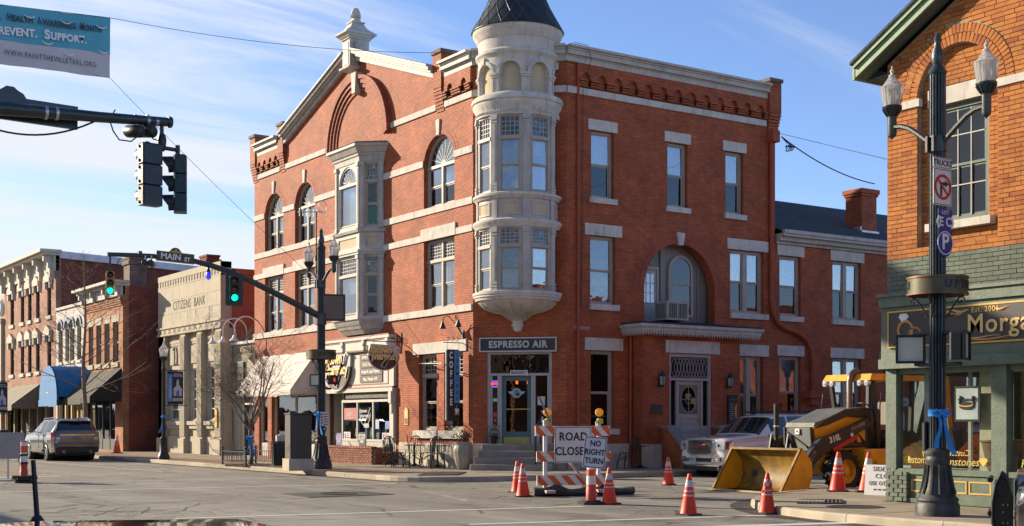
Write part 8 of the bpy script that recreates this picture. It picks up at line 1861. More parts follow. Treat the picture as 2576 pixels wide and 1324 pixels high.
for q in ((-.44,-.44),(.44,.44)):mb.bar((-.98,q[0],.9),(-1.01,q[1],1.5),.05,.05,(1,0,0))
mb.bar((-.98,-.44,.92),(-.98,.44,.92),.05,.05);lp(mb,'grille_frame',DKG,g_)
mb=MB();mb.bar((-1.02,.35,1.38),(-1.0,-.4,.98),.04,.03);lp(mb,'grille_bar',BLK,g_)
FG=frame((-1.02,0),(-1,0));mb=MB(FG);mb.bbox(-.07,.07,-.012,0,1.33,1.46,.02) if 0 else mb.box(-.07,.07,-.012,0,1.33,1.46);e_=lp(mb,'emblem',TEXTW,g_)
mb=MB(FG);mb.prism([(-.05,1.36),(.0,1.4),(.05,1.36),(.03,1.41),(.0,1.44),(-.02,1.4)],-.018,-.012);lp(mb,'emblem_deer',TEXTB,e_)
# loader arms, cylinders, linkage
for s_ in (-1,1):
    y0,y1=s_*.62,s_*.76
    mb=MB();mb.prism([(1.12,1.72),(1.16,1.62),(1.08,1.54),(-.35,1.10),(-.8,.93),(-1.35,.55),(-1.62,.30),(-1.78,.36),(-1.72,.5),(-1.3,.98),(-1.0,1.24),(-.62,1.33),(1.02,1.73)],min(y0,y1),max(y0,y1));lp(mb,'loader_arm',DKG,ld)
    mb=MB();mb.prism([(-.62,1.02),(-.56,.92),(.5,1.22),(.52,1.38),(.44,1.38)],min(y0,y1)-s_*.02,max(y0,y1)+s_*.03);lp(mb,'red_lock_bar',REDL,ld)
    mb=MB();mb.tube([(-.45,s_*.68,1.06),(.95,s_*.68,1.08)],.06,10);mb.tube([(-.75,s_*.68,1.05),(-.4,s_*.68,1.06)],.03,8);lp(mb,'lift_cylinder',DKG,ld)
    mb=MB();mb.lathe([(.001,-.1),(.06,-.1),(.06,.1),(.001,.1)],(1.06,s_*.69,1.7),12,axis='y');lp(mb,'pivot_pin',BLK,ld)
mb=MB();mb.tube([(-1.25,-.65,.8),(-1.25,.65,.8)],.09,10);lp(mb,'torque_tube',DKG,ld)
for s_ in (-.26,.3):
    mb=MB();mb.prism([(-1.35,.75),(-1.2,.8),(-1.42,1.32),(-1.52,1.3)],s_-.03,s_+.03);mb.prism([(-1.64,.66),(-1.56,.62),(-1.4,1.3),(-1.5,1.34)],s_+.06,s_+.1);lp(mb,'bucket_link',DKG,ld)

mb=MB();mb.tube([(-1.5,.2,1.28),(-1.5,.2,2.05)],.065,10);mb.tube([(-1.5,.2,1.2),(-1.5,.2,1.32)],.05,8);lp(mb,'bucket_cylinder',BLK,ld)
mb=MB();mb.tube([(-1.5,.2,1.5),(-1.5,.2,1.54)],.068,10);lp(mb,'cylinder_band',GALV,ld)
for k in range(3):mb=MB();mb.tube([(.45,-.62,1.45-.05*k),(.6,-.74,1.3),(.75+.06*k,-.76,1.12),(1.0,-.7,1.1-.04*k),(1.12,-.55,1.02)],.018,6);lp(mb,'hose',BLK,ld)
t_=text('310L',.2,TEXTW,None,frame((0,-.765),(0,-1)),-.55,-.004,1.23,'lettering',bold=.006,rot=R(14),sc=1.05);t_.parent=ld
t_=text('231519',.16,M('outline_letter',(.2,.2,.2),.6),None,frame((0,-.765),(0,-1)),-1.33,-.004,.74,'lettering',bold=.004,rot=R(54),sc=1.0);t_.parent=ld
t_=text('JOHN DEERE',.12,M('tan_letter',(.35,.3,.2),.6),None,frame((0,-.765),(0,-1)),.5,-.004,1.52,'lettering',rot=R(13),sc=.95);t_.parent=ld
lbox(ld,'decal',WHITE,.1,.22,-.795,-.79,1.28,1.36);lbox(ld,'decal',TEXTB,.75,.9,-.47,-.462,1.1,1.26)
mb=MB();mb.tube([(.92,-.2,1.9),(.92,-.2,2.62),(.96,-.2,2.74),(1.06,-.2,2.82),(1.2,-.2,2.86)],[.075,.075,.078,.08,.085],12,caps=True);lp(mb,'exhaust_stack',M('brown_exhaust',(.15,.12,.095),.4,.6),ld)
# canopy and seat
mb=MB();mb.hexa([(1.0,-.78,2.62),(2.95,-.78,2.62),(2.95,.78,2.62),(1.0,.78,2.62),(1.1,-.74,2.78),(2.9,-.74,2.78),(2.9,.74,2.78),(1.1,.74,2.78)]);cn=lp(mb,'canopy',YEL2,ld)
for s_ in (-1,1):
    mb=MB();mb.bar((1.45,s_*.62,.95),(1.2,s_*.68,2.64),.09,.09,(0,1,0));lp(mb,'canopy_post',DKG,ld);mb=MB();mb.bar((2.5,s_*.68,.95),(2.55,s_*.7,2.64),.1,.09,(0,1,0));lp(mb,'canopy_post',DKG,ld)
    mb=MB();mb.lathe([(.001,-.06),(.07,-.05),(.08,.03)],(1.02,s_*.45,2.56),12,axis='x');lp(mb,'work_lamp',CLEAR,ld);mb=MB();mb.lathe([(.001,-.06),(.07,-.05),(.08,.03)],(1.02,s_*.68,2.56),12,axis='x');lp(mb,'work_lamp',CLEAR,ld);mb=MB();mb.bbox(1.5,1.85,s_*.78-.03,s_*.78+.03,2.64,2.74,.02);lp(mb,'turn_lamp',AMB,cn)
    mb=MB();mb.tube([(1.25,s_*.86,1.75),(1.15,s_*.95,2.0),(1.2,s_*.95,2.3),(1.3,s_*.8,2.3)],.018,6);lp(mb,'grab_rail',BLK,ld)
lbox(ld,'cab_floor',DKG,1.4,2.9,-.66,.66,.93,1.0);lbox(ld,'seat',SEATM,1.85,2.35,-.26,.26,1.42,1.56,b=.05);mb=MB();mb.hexa([(2.28,-.26,1.55),(2.42,-.26,1.55),(2.42,.26,1.55),(2.28,.26,1.55),(2.36,-.22,2.12),(2.48,-.22,2.12),(2.48,.22,2.12),(2.36,.22,2.12)]);lp(mb,'seat_back',SEATM,ld);mb=MB();mb.lathe([(.1,1.0),(.22,1.05),(.2,1.4),(.24,1.42)],(2.1,0,0),12);lp(mb,'seat_base',BLK,ld)
mb=MB();c=Vector((1.62,0,1.98));mb.tube([c+Vector((.09*cos(t),.2*sin(t),-.12*cos(t)*.9)) for t in [2*pi*i/18 for i in range(19)]],.016,6);mb.tube([(1.5,0,1.75),c],.03,6);lp(mb,'steering_wheel',BLK,ld)
# backhoe at the rear
mb=MB();mb.prism([(2.9,.5),(3.3,.5),(3.3,1.2),(2.9,1.2)],-.9,.9);lp(mb,'rear_frame',DKG,ld)
mb=MB();mb.prism([(3.2,.9),(3.45,.9),(4.05,2.5),(4.5,3.2),(4.4,3.3),(3.8,2.7)],-.14,.14);lp(mb,'boom',DKG,ld)
mb=MB();mb.prism([(4.3,3.35),(4.55,3.2),(4.75,1.5),(4.6,1.4)],-.11,.11);lp(mb,'dipper_arm',YEL2,ld)
mb=MB();mb.prism([(4.5,1.4),(4.85,1.45),(4.95,1.0),(4.7,.7),(4.4,.8),(4.6,1.0)],-.3,.3);lp(mb,'backhoe_bucket',DKG,ld)
for s_ in (-1,1):mb=MB();mb.prism([(3.0,.95),(3.15,.95),(3.3,.05),(3.05,.05)],s_*1.0-.07,s_*1.0+.07);lp(mb,'stabiliser',YEL2,ld)
def squeeze(o):
    if o.name.split('.')[0] in ('tyre','front_axle'):return
    if o.type=='MESH':
        for v in o.data.vertices:v.co.x+=.42 if v.co.x<-.5 else .3*(.9-v.co.x) if v.co.x<.9 else 0
    for c in o.children:squeeze(c)
squeeze(ld);ld.rotation_euler.z=R(-2);ld.location=(1.15,-11.42,0)
# ------------------------------------------------------------------ cones, channelizers, barricade, signs on the road
ORG=M('cone_orange',(.70,.036,.006),.5,var=.3,scale=5,bmp=.15,bs=20);ORS=M('barricade_orange',(.66,.095,.008),.45,var=.12);REFL=M('reflective_grey',(.42,.42,.43),.4,var=.35,scale=11);RUBB=M('black_rubber_base',(.03,.028,.026),.8,var=.4);REFW=M('reflective_white',(.66,.65,.63),.45,var=.06)
def cone_proto():
    r=thing('traffic_cone','x','cone',(0,0,0),'orange traffic cones round the closed road');rr=lambda z:.155-.125*(z/.72)
    mb=MB();b=.19;mb.slab([(-b+.05,-b),(b-.05,-b),(b,-b+.05),(b,b-.05),(b-.05,b),(-b+.05,b),(-b,b-.05),(-b,-b+.05)],0,.03);lp(mb,'base',RUBB,r)
    mb=MB();mb.lathe([(.155,.03),(.147,.05),(rr(.33),.33),(rr(.33),.36),(rr(.7),.70),(.024,.72),(.001,.72)],n=24);b_=lp(mb,'cone_body',ORG,r)
    for z0,z1 in ((.33,.43),(.49,.61)):mb=MB();mb.lathe([(rr(z0)+.0045,z0),(rr(z1)+.0045,z1)],n=24,cap=False);lp(mb,'reflective_collar',REFL,b_)
    return r
cp=cone_proto();CN=[(1302,1241,'orange cone with a black mark near its top, left of the barricade'),(1316,1252,'front cone of the pair left of the barricade, without a black mark'),(1533,1271,'orange cone at the right foot of the barricade beside the NO RIGHT TURN sign'),(1682,1223,'orange cone standing alone in front of the white SUV'),(1732,1298,'orange cone nearest the viewer, left of the loader bucket'),(1929,1295,'orange cone with torn reflective bands right in front of the loader bucket'),(2107,1239,'orange cone in front of the loader front wheel'),(2180,1241,'tilted orange cone with a black scribble beside the sidewalk sign'),(294,1137,'small distant orange cone beside the brick pier of the dark red wall')]
for i,(u,v,lb) in enumerate(CN):
    z=ZS if i in (6,7,8) else .0;x,y=onZ(u,v-2,z) if i<8 else (-2.98,29.5);o=cp if i==0 else copy_tree(cp)
    o.location=(x,y,z);o.rotation_euler=(R(random.uniform(-1.5,1.5)),R(random.uniform(-1.5,1.5)),random.uniform(0,1.5));o['label']=lb
    if i==8:o.scale=(1.2,)*3
    if i==6:o.scale=(1.18,)*3
    if i==7:o.scale=(1.18,)*3;o.rotation_euler=(R(3),R(3),.6)
cones=[o for o in S.objects if o.name.startswith('traffic_cone')]
mb=MB();mb.lathe([(.05,.6),(.055,.6),(.055,.615),(.05,.615)],n=14,cap=False);lp(mb,'black_mark',BLK,cp)
c5=cones[5];mb=MB()
for k in range(9):a=R(150+25*k);z=.36+.03*(k % 5)+.1*(k % 2);q=.155-.125*z/.72+.006;mb.bar((q*cos(a),q*sin(a),z),(q*cos(a+.3),q*sin(a+.3),z+.07),.01,.03,(0,0,1))
lp(mb,'torn_band',ORG,c5)
def channelizer(label,u,v,H,tilt=0):
    x,y=onZ(u,v,0);r=thing('channelizer_post',label,'traffic post',(0,0,0))
    mb=MB();mb.slab([(.27*cos(t),.27*sin(t)) for t in [2*pi*i/8+pi/8 for i in range(8)]],0,.05);mb.slab([(.2*cos(t),.2*sin(t)) for t in [2*pi*i/8+pi/8 for i in range(8)]],.05,.08);lp(mb,'base',RUBB,r)
    rr=lambda z:.105-.03*z/H
    mb=MB();mb.lathe([(rr(.08),.08),(rr(.3)+.006,.3),(rr(.3),.31),(rr(H*.6),H*.6),(rr(H),H),(.001,H+.01)],n=20);lp(mb,'tube',M('channelizer_red',(.55,.05,.03),.5,var=.15),r)
    for z0,z1,m in ((H*.5,H*.72,REFW),(H*.72,H*.88,ORS),(H*.88,H*.97,REFW)):mb=MB();mb.lathe([(rr(z0)+.005,z0),(rr(z1)+.005,z1)],n=20,cap=False);lp(mb,'reflective_band',m,r)
    r.location=(x,y,0);return r
ch=channelizer('red and white tube post carrying the NO RIGHT TURN sign',1487,1269,.78)
Fm=frame((ch.location.x,ch.location.y-.12,1.02),(-.5,-.87)) @ Matrix.Rotation(R(5),4,'Y');o,p=plate('sign','tilted white NO RIGHT TURN sign on top of the tube post',.45,.62,M('violet_white_sign',(.56,.56,.64),.45,var=.04),Fm,.04);outline(o,Fm,p,.014,.014,-.002,TEXTB)
for k,t_ in enumerate(('NO','RIGHT','TURN')):text(t_,.155,TEXTB,o,Fm,0,-.004,.17-.17*k,bold=.004,sc=.88)
ch2=channelizer('striped red and white tube post on a thick black base at the left',60,1215,1.12)
for k in range(2):mb=MB();mb.slab([(.34*cos(t)+.02,.34*sin(t)) for t in [2*pi*i/8+.2*k for i in range(8)]],.09+.055*k,.14+.055*k);lp(mb,'rubber_ring',RUBB,ch2)
mb=MB();mb.tube([(-.1,-.05,.75),(-.16,-.1,.6),(-.13,-.1,.45),(-.08,-.08,.6)],.014,5);lp(mb,'tape_loop',BLK,ch2)
for z in (.5,.72):mb=MB();mb.lathe([(.105,z),(.11,z+.02),(.105,z+.05)],n=18,cap=False);lp(mb,'black_tape',BLK,ch2)
x,y=ch2.location.x-.2,ch2.location.y+.9;Fm=frame((x,y,.98),(-.35,-.94));mb=MB(Fm);mb.box(-.26,.42,0,.02,-.36,.36);o=single(mb,'sign',M('pale_grey_sign_back',(.30,.28,.27),.6,var=.12),'blank grey back of a square sign behind the striped tube post at the left','sign')
mb=MB(Fm);mb.bar((0,.03,-.9),(0,.03,.36),.04,.03,(0,1,0));mb.bar((-.3,.06,-.95),(.3,.06,-.95),.05,.04);part(mb,'sign_stand',GALV,o)
# barricade
xb,yb=onZ(1440,1247,0);Fm=frame((xb,yb),(-.32,-.947));bar_=thing('road_barricade','white and orange striped barricade carrying the ROAD CLOSED sign','barricade',(xb,yb,0))
for s in (-.62,.62):
    mb=MB(Fm);mb.box(s-.04,s+.04,.0,.06,.12,1.66);part(mb,'upright',REFW,bar_);mb=MB(Fm);mb.box(s-.1,s+.1,-.45,.5,.08,.14);part(mb,'foot',M('pinkish_foot',(.5,.36,.33),.6),bar_)
for zc,a,b in ((1.42,-.86,.86),(.86,-.83,.88),(.34,-.82,.8)):
    mb=MB(Fm);mb.box(a,b,-.035,.0,zc-.11,zc+.11);rl=part(mb,'rail',REFW,bar_);w_=.22;x=a-.1
    while x<b+.1:
        q=[(x,zc+.108),(x+w_*.75,zc+.108),(x+w_*1.65,zc-.108),(x+w_*.9,zc-.108)];c=clip(orient(q),[(a+.002,zc-.2),(b-.002,zc-.2),(b-.002,zc+.2),(a+.002,zc+.2)])
        if len(c)>2:part(MB(Fm).prism(c,-.039,-.036),'orange_stripe',ORS,rl)
        x+=w_*1.45
    for s in (-.62,.62):part(MB(Fm).lathe([(.001,-.05),(.015,-.045),(.015,-.03)],(s,0,zc),8,axis='y'),'bolt',GALV,bar_)
Fr=Fm @ Matrix.Translation((.0,-.045,1.12));o,p=plate('sign','large white ROAD CLOSED sign fixed across the barricade',.86,.80,M('road_sign_white',(.62,.61,.59),.5,var=.05),Fr,.03,-.01);outline(o,Fr,p,.016,.012,-.012,TEXTB)
text('ROAD',.25,TEXTB,o,Fr,0.0,-.014,.17,bold=.006,sc=.88,sp=1.08);text('CLOSED',.25,TEXTB,o,Fr,.0,-.014,-.15,bold=.006,sc=.86,sp=1.05)
for k,(s,lb) in enumerate(((-.62,'amber barricade warning light on the left upright, by the leaning steel bar'),(.58,'amber barricade warning light on the right upright of the barricade'))):
    mb=MB(Fm);mb.lathe([(.001,-.045),(.055,-.045),(.088,-.03),(.093,0),(.088,.03),(.055,.045),(.001,.045)],(s+.05,.02,1.83),22,axis='y');o=single(mb,'warning_light',M('amber_lens',(.75,.27,.01),.25,var=.2,scale=30,bmp=.3,coat=.6,emit=(1,.35,0),es=.12),lb,'warning light')
    mb=MB(Fm);mb.bbox(s+.0,s+.13,-.03,.07,1.58,1.70,.02);part(mb,'battery_box',M('battery_yellow',(.5,.42,.04),.5),o);mb=MB(Fm);mb.tube([(s-.03,.0,1.54),(s-.03,.0,1.62),(s+.01,.0,1.66),(s+.03,.0,1.56)],.02,6);part(mb,'clamp',REFW,o)
def sandbag(s,d,lb):
    mb=MB(Fm @ Matrix.Translation((s,d,0)));n=10;vs=[];fs=[]
    for i in range(17):
        t=i/16;x=-.62+1.24*t;w_=.2*(.45+.55*sin(pi*t)**.5);h=.10+.10*abs(cos(pi*t))**1.5*(.8 if t>.5 else 1)+(.1*math.exp(-((t-.45)/.14)**2))
        for k in range(n):a=2*pi*k/n;vs.append((x,w_*cos(a),max(.006,h*.5+h*.5*sin(a)+(.05*math.exp(-((t-.45)/.2)**2) if sin(a)>-.5 else 0))))
    for i in range(16):
        for k in range(n):fs.append((i*n+k,i*n+(k+1) % n,(i+1)*n+(k+1) % n,(i+1)*n+k))
    fs+=[tuple(range(n)),tuple(16*n+k for k in range(n))];mb.add(vs,fs);mb.sm=True;return single(mb,'sandbag',M('black_ballast_bag',(.05,.045,.04),.8,var=.5,bmp=.6,bs=12),lb,'sandbag',None,'sandbags on the barricade feet')
sandbag(-.3,-.1,'dark saddle sandbag over the left foot of the barricade');sandbag(.85,.1,'dark saddle sandbag over the right foot of the barricade')
mb=MB(Fm);mb.bar((-.08,.1,.78),(.45,-.35,.02),.05,.02,(0,1,0));single(mb,'strut',M('pink_strap',(.5,.34,.28),.6),'pale strut slanting from the barricade down to the road','strut')
mb=MB(Fm);mb.bar((-.52,-.06,1.62),(-.78,-.03,2.18),.045,.012,(0,1,0));single(mb,'steel_bar',M('brown_steel',(.20,.17,.15),.5,.5),'flat steel bar leaning up from the left upright of the barricade','bar')
mb=MB(Fm);mb.box(.95,1.35,.3,.6,.0,.03);single(mb,'foot_plate',M('pale_plate',(.5,.42,.4),.6),'pale foot plate on the road to the right of the barricade','plate') if 0 else None
# sidewalk sign leaning at the jeweller's corner
x,y=onZ(2222,1247,ZS);Fm=frame((x,y,ZS),(-.97,-.24)) @ Matrix.Rotation(R(-7),4,'X');mb=MB(Fm);mb.box(-.42,.55,0,.02,0,.62);o=single(mb,'sign',SW_,'white sidewalk closed sign leaning against the green corner of the jewellery shop','sign')
for k,t_ in enumerate(('SIDEWALK','CLOSED','USE OTHER SIDE')):text(t_,(.13,.13,.12)[k],M('worn_letter',(.12,.12,.12),.6),o,Fm,.07,-.004,.53-.145*k,sc=(.95,1,.78)[k],sp=1.15)
mb=MB(Fm)
for k in range(4):mb.box(-.22+.1*k,-.15+.1*k,-.003,0,.1,.13)
part(mb,'small_print',TEXTB,o)
Fm=frame((1.15,-15.95,.92),(-.6,-.8));rt=Matrix.Rotation(R(45),4,'Y');mb=MB(Fm @ rt);mb.box(-.33,.33,0,.015,-.33,.33);o=single(mb,'sign',M('orange_diamond',(.40,.085,.025),.5),'orange diamond road work sign seen through the jeweller window','sign');text('S',.2,TEXTB,o,Fm,-.02,-.006,.1);text('P',.2,TEXTB,o,Fm,-.02,-.006,-.14)
mb=MB(Fm);mb.bar((0,.03,-1.1),(0,.03,.1),.05,.03,(0,1,0));part(mb,'sign_post',GALV,o)
# ------------------------------------------------------------------ things fixed to the red building
def wallsign(name,label,Fm,w,h,mat,d0=-.06,cat='sign'):
    mb=MB(Fm);mb.box(-w/2,w/2,d0,0,-h/2,h/2);return single(mb,name,mat,label,cat,Fm @ Vector((0,0,0)))
Fe=FC @ Matrix.Translation((1.47,-.02,4.085));SGN=M('charcoal_board',(.035,.034,.033),.6,var=.15);SIL=M('silver_letter',(.50,.49,.47),.5,var=.05)
es_=wallsign('sign','wide charcoal ESPRESSO AIR sign above the corner door',Fe,2.42,.38,SGN)
mb=MB(Fe)
for q in (rect(-1.25,1.25,-.23,-.19),rect(-1.25,1.25,.19,.23),rect(-1.25,-1.21,-.19,.19),rect(1.21,1.25,-.19,.19)):mb.prism(q,-.075,.0)
part(mb,'sign_frame',SIL,es_)
def slab_text(t,size,Fm,s,z,root,w,mat):
    """stencil slab letters: bold strokes with serif bars, built letter by letter, with a stencil gap"""
    o=text(t,size,mat,root,Fm,s,-.064,z,bold=size*.035,sp=1.12,sc=.93)
    me=o.data;xs=[v.co.x for v in me.vertices];return o
slab_text('ESPRESSO AIR',.30,Fe,0,0,es_,1.9,SIL)
mb=MB(Fe)
for k in range(26):x=-.92+k*.0735;mb.box(x,x+.02,-.0665,-.064,.083,.105);mb.box(x,x+.02,-.0665,-.064,-.105,-.083)
part(mb,'stencil_mark',SGN,es_) if 0 else None
Fb_=FC @ Matrix.Translation((1.5,.0,3.19));b_=wallsign('sign','small white BAKERY sign over the teal door',Fb_,.56,.16,SW_,-.03);text('BAKERY',.14,TEXTB,b_,Fb_,0,-.034,0,bold=.002)
Fo=FC @ Matrix.Translation((.71,.07,2.84));on=thing('neon_sign','lit red and blue OPEN neon sign beside the corner door','sign',Fo @ Vector((0,0,0)));NR=M('red_neon',(1,.05,.03),emit=(1,.04,.02),es=2.2);NB_=M('blue_neon',(.05,.1,1),emit=(.04,.08,1),es=2.5)
mb=MB(Fo);mb.tube([(.155*cos(t),0,.095*sin(t)) for t in [2*pi*i/24 for i in range(25)]],.011,6);part(mb,'blue_tube',NB_,on);text('OPEN',.1,NR,on,Fo,0,-.01,0,bold=.003,sc=1.05)
Fw=FR @ Matrix.Translation((2.75,-.0,4.62));wm=wallsign('sign','small W MAIN ST plate on the red side wall near the turret',Fw,.62,.14,M('faded_red_plate',(.36,.12,.08),.7),-.012);text('W. MAIN ST.',.115,M('faded_white_letter',(.52,.42,.38),.7),wm,Fw,0,-.015,0)
Fp=FP @ Matrix.Translation((5.3,-.0,2.05));wallsign('plaque','dark bronze plaque on the porch wall left of the door',Fp,.46,.30,M('bronze_plaque',(.075,.06,.05),.45,.5),-.03,'plaque')
Fp=FP @ Matrix.Translation((8.62,-.0,2.05));mb_=wallsign('menu_board','tall black framed notice board on the porch wall right of the door',Fp,.42,.98,BLK,-.06,'notice board');part(MB(Fp).box(-.17,.17,-.066,-.06,-.44,.44),'board_face',M('dark_green_face',(.02,.035,.028),.3),mb_)
mb=MB(Fp);mb.prism([(.17,-.35),(.12,-.28),(.09,-.1),(.1,.1),(.17,.22)],-.07,-.066);part(mb,'gold_arc',GOLD,mb_)
mb=MB(Fp)
for k in range(9):z=.18-.065*k;w_=(.11,.09,.12,.08,.1,.12,.1,.11,.07)[k];mb.box(-.13,-.13+w_*1.8,-.0695,-.066,z,z+.018)
part(mb,'printed_line',M('grey_print',(.35,.36,.33),.6),mb_);text('Review Your',.07,M('green_print',(.15,.25,.12),.6),mb_,Fp,0,-.069,.33)
def lantern(label,Fm,group):
    r=thing('wall_lantern',label,'lantern',Fm @ Vector((0,0,0)),group)
    mb=MB(Fm);mb.lathe([(.13,.16),(.1,.24),(.03,.3),(.02,.36),(.001,.4)],(0,-.16,0),6,cap=False);mb.lathe([(.001,-.2),(.03,-.17),(.07,-.14),(.09,-.12)],(0,-.16,0),6);mb.box(-.05,.05,-.03,0,-.2,.1)
    for k in range(6):t=pi*k/3;mb.bar((.1*cos(t),-.16+.1*sin(t),-.13),(.13*cos(t),-.16+.13*sin(t),.16),.016,.016)
    mb.tube([(0,-.02,.05),(0,-.1,-.1),(0,-.16,-.18)],.018,6);part(mb,'lantern_frame',BLACK,r)
    mb=MB(Fm);mb.lathe([(.085,-.12),(.118,.15)],(0,-.16,0),6,cap=False);part(mb,'lantern_glass',M('lantern_glass',(.28,.28,.27),.2),r)
lantern('black wall lantern left of the panelled porch door',FP @ Matrix.Translation((5.42,0,2.95)),'lanterns on the porch');lantern('black wall lantern right of the panelled porch door',FP @ Matrix.Translation((8.42,0,2.95)),'lanterns on the porch')
r=thing('air_conditioner','grey louvred air conditioner standing on the porch roof in the arch','air conditioner',FP @ Vector((6.15,.2,4.98)))
mb=MB(FP);x0,x1,d0,d1,z0,z1=5.62,6.5,-.15,.45,4.98,5.55;mb.box(x0,x1,d0,d1,z0,z1);part(mb,'coil',M('dark_coil',(.05,.05,.05),.7),r);mb=MB(FP)
for q in ((x0-.03,x1+.03,d0-.03,d1,z0-.02,z0+.05),(x0-.03,x1+.03,d0-.03,d1,z1-.05,z1+.03)):mb.box(*q)
for x in (x0-.03,x0+.4,x1-.04):mb.box(x,x+.07,d0-.035,d0+.03,z0+.05,z1-.05)
part(mb,'casing',M('grey_casing',(.30,.29,.26),.5),r)
for k in range(9):x=x0+.07+k*.09;part(MB(FP).box(x,x+.02,d0-.03,d0+.01,z0+.05,z1-.05),'louvre',M('grey_casing',(.3,.29,.26)),r)
for k in range(6):d=d0+.07+k*.09;part(MB(FP).box(x0-.035,x0,d,d+.02,z0+.05,z1-.05),'louvre',M('grey_casing',(.3,.29,.26)),r)
# coffee terminal blade sign: plane square to the front
ct=FL @ Vector((-2.62,0,3.1));Fv=frame((-.42,ct.y,-.12),(0,-1)) @ Matrix.Diagonal((.72,1,1,1));cs=thing('sign','tall vertical COFFEE TERMINAL sign in black and blue projecting from the corner','sign',(-.55,ct.y,1.9))
mb=MB(Fv);mb.bbox(-.33,.33,0,.14,1.78,4.08,.04);part(mb,'sign_box',M('black_sign_box',(.018,.016,.015),.4),cs);part(MB(Fv).box(.02,.30,-.006,.0,2.36,4.04),'blue_panel',M('blue_sign_panel',(.07,.25,.52),.5,var=.06),cs);mb=MB(Fv);mb.tube([(-.345,.07,1.8),(-.345,.07,4.06)],.035,8);part(mb,'edge_tube',GALV,cs)
for i,c in enumerate('COFFEE'):text(c,.30,TEXTW,cs,Fv,-.15,-.004,3.88-.3*i,bold=.012,sc=.8)
for i,c in enumerate('TERMINAL'):text(c,.17,TEXTB,cs,Fv,.16,-.01,3.9-.2*i,bold=.002)
mb=MB(Fv);mb.prism([(.04,2.18),(.24,2.18),(.2,2.03),(.08,2.03)],-.006,0);mb.tube([(.23,-.003,2.15),(.28,-.003,2.14),(.27,-.003,2.09),(.2,-.003,2.08)],.008,4);mb.box(.02,.28,-.005,0,1.99,2.01);part(mb,'cup_print',TEXTW,cs);mb=MB(Fv);mb.tube([(.14,-.003,2.2),(.12,-.003,2.23),(.16,-.003,2.26),(.14,-.003,2.29)],.006,4);part(mb,'steam_print',TEXTW,cs)
mb=MB(Fv)
for zc,sg in ((4.3,1),(1.65,-1)):
    mb.bar((-.5,.07,zc),(.55,.07,zc),.025,.025);mb.bar((.53,.07,zc-.18),(.53,.07,zc+.3*sg),.03,.03,(0,1,0))
    for a in (-.25,0,.25):mb.tube([(a+.09*cos(t)*(1-t/9),.07,zc+sg*.09+.09*sin(t)*(1-t/9)) for t in [i*.55 for i in range(13)]],.011,4)
    mb.bar((-.28,.07,zc),(-.28,.07,zc-.22*sg),.012,.012,(0,1,0));mb.bar((.28,.07,zc),(.28,.07,zc-.22*sg),.012,.012,(0,1,0))
part(mb,'scroll_bracket',BLACK,cs)
mb=MB();p0=Vector((-.86,ct.y,3.5));mb.tube([p0,Vector((-.05,ct.y+2.9,3.62))],.018,6);mb.tube([p0+Vector((0,0,.02)),Vector((-.05,ct.y+1.5,3.5))],.018,6);mb.tube([Vector((-.1,ct.y+1.6,3.05)),Vector((-.7,ct.y+.9,3.5))],.014,6) if 0 else None;part(mb,'stay_bar',M('pale_stay',(.5,.5,.48),.5),cs)
# gooseneck pair above it
g2=FL @ Vector((-2.75,0,4.75));r=thing('wall_lamp','pair of small black gooseneck lamps on the corner above the coffee sign','lamp',g2)
mb=MB(FL)
for sg in (-1,1):mb.tube([(-2.75,-.02,4.45),(-2.75+sg*.05,-.25,4.8),(-2.75+sg*.2,-.42,5.05),(-2.75+sg*.4,-.48,5.02),(-2.75+sg*.48,-.48,4.85)],.016,6);mb.lathe([(.03,.12),(.05,.05),(.11,-.1),(.12,-.12)],(-2.75+sg*.48,-.48,4.78),12,cap=False)
mb.box(-2.82,-2.68,-.03,0,4.35,4.6);part(mb,'gooseneck',BLACK,r)
# oval pharmacy blade sign on a bracket, plaque
pz=FL @ Vector((-7.0,-.65,0));Fq=frame((-1.0,-7.35*-1,0),(0,-1));Fq=frame((-.75,6.8,0),(0,-1));ps=thing('pharmacy_sign','hanging mortar-shaped pharmacy sign on a scrolled bracket over the pavement','sign',(-.75,6.8,4.0));bowlsign(ps,Fq,0,0,3.93,1.22,lit=M('gold_lettering',(.75,.54,.22),.5))
mb=MB(Fq);mb.bar((-.72,.02,4.42),(.75,.02,4.42),.03,.03);mb.bar((-.35,.02,4.4),(-.35,.02,4.22),.012,.012,(0,1,0));mb.bar((.35,.02,4.4),(.35,.02,4.22),.012,.012,(0,1,0));mb.bar((.73,.02,4.25),(.73,.02,4.75),.03,.03,(0,1,0))
mb.tube([(.6+.12*cos(t)*(1-t/9),.02,4.54+.12*sin(t)*(1-t/9)) for t in [i*.55 for i in range(13)]],.01,4);mb.tube([(-.7,.02,4.44),(.73,.02,5.3)],.007,4);part(mb,'scroll_bracket',BLACK,ps)
Fq=FL @ Matrix.Translation((-6.45,0,1.78));gp=wallsign('plaque','small gilt framed plaque on the brick wall between pharmacy and coffee sign',Fq,.26,.5,GOLD,-.03,'plaque');mb=MB(Fq);mb.prism([(-.13,.25),(.13,.25),(.07,.33),(0,.37),(-.07,.33)],-.03,0);part(mb,'crest',GOLD,gp);part(MB(Fq).box(-.1,.1,-.034,-.03,-.22,-.02),'dark_panel',DKB,gp);part(MB(Fq).box(-.08,.08,-.034,-.03,.0,.22),'pale_panel',M('pale_plaque',(.6,.52,.35),.4),gp)
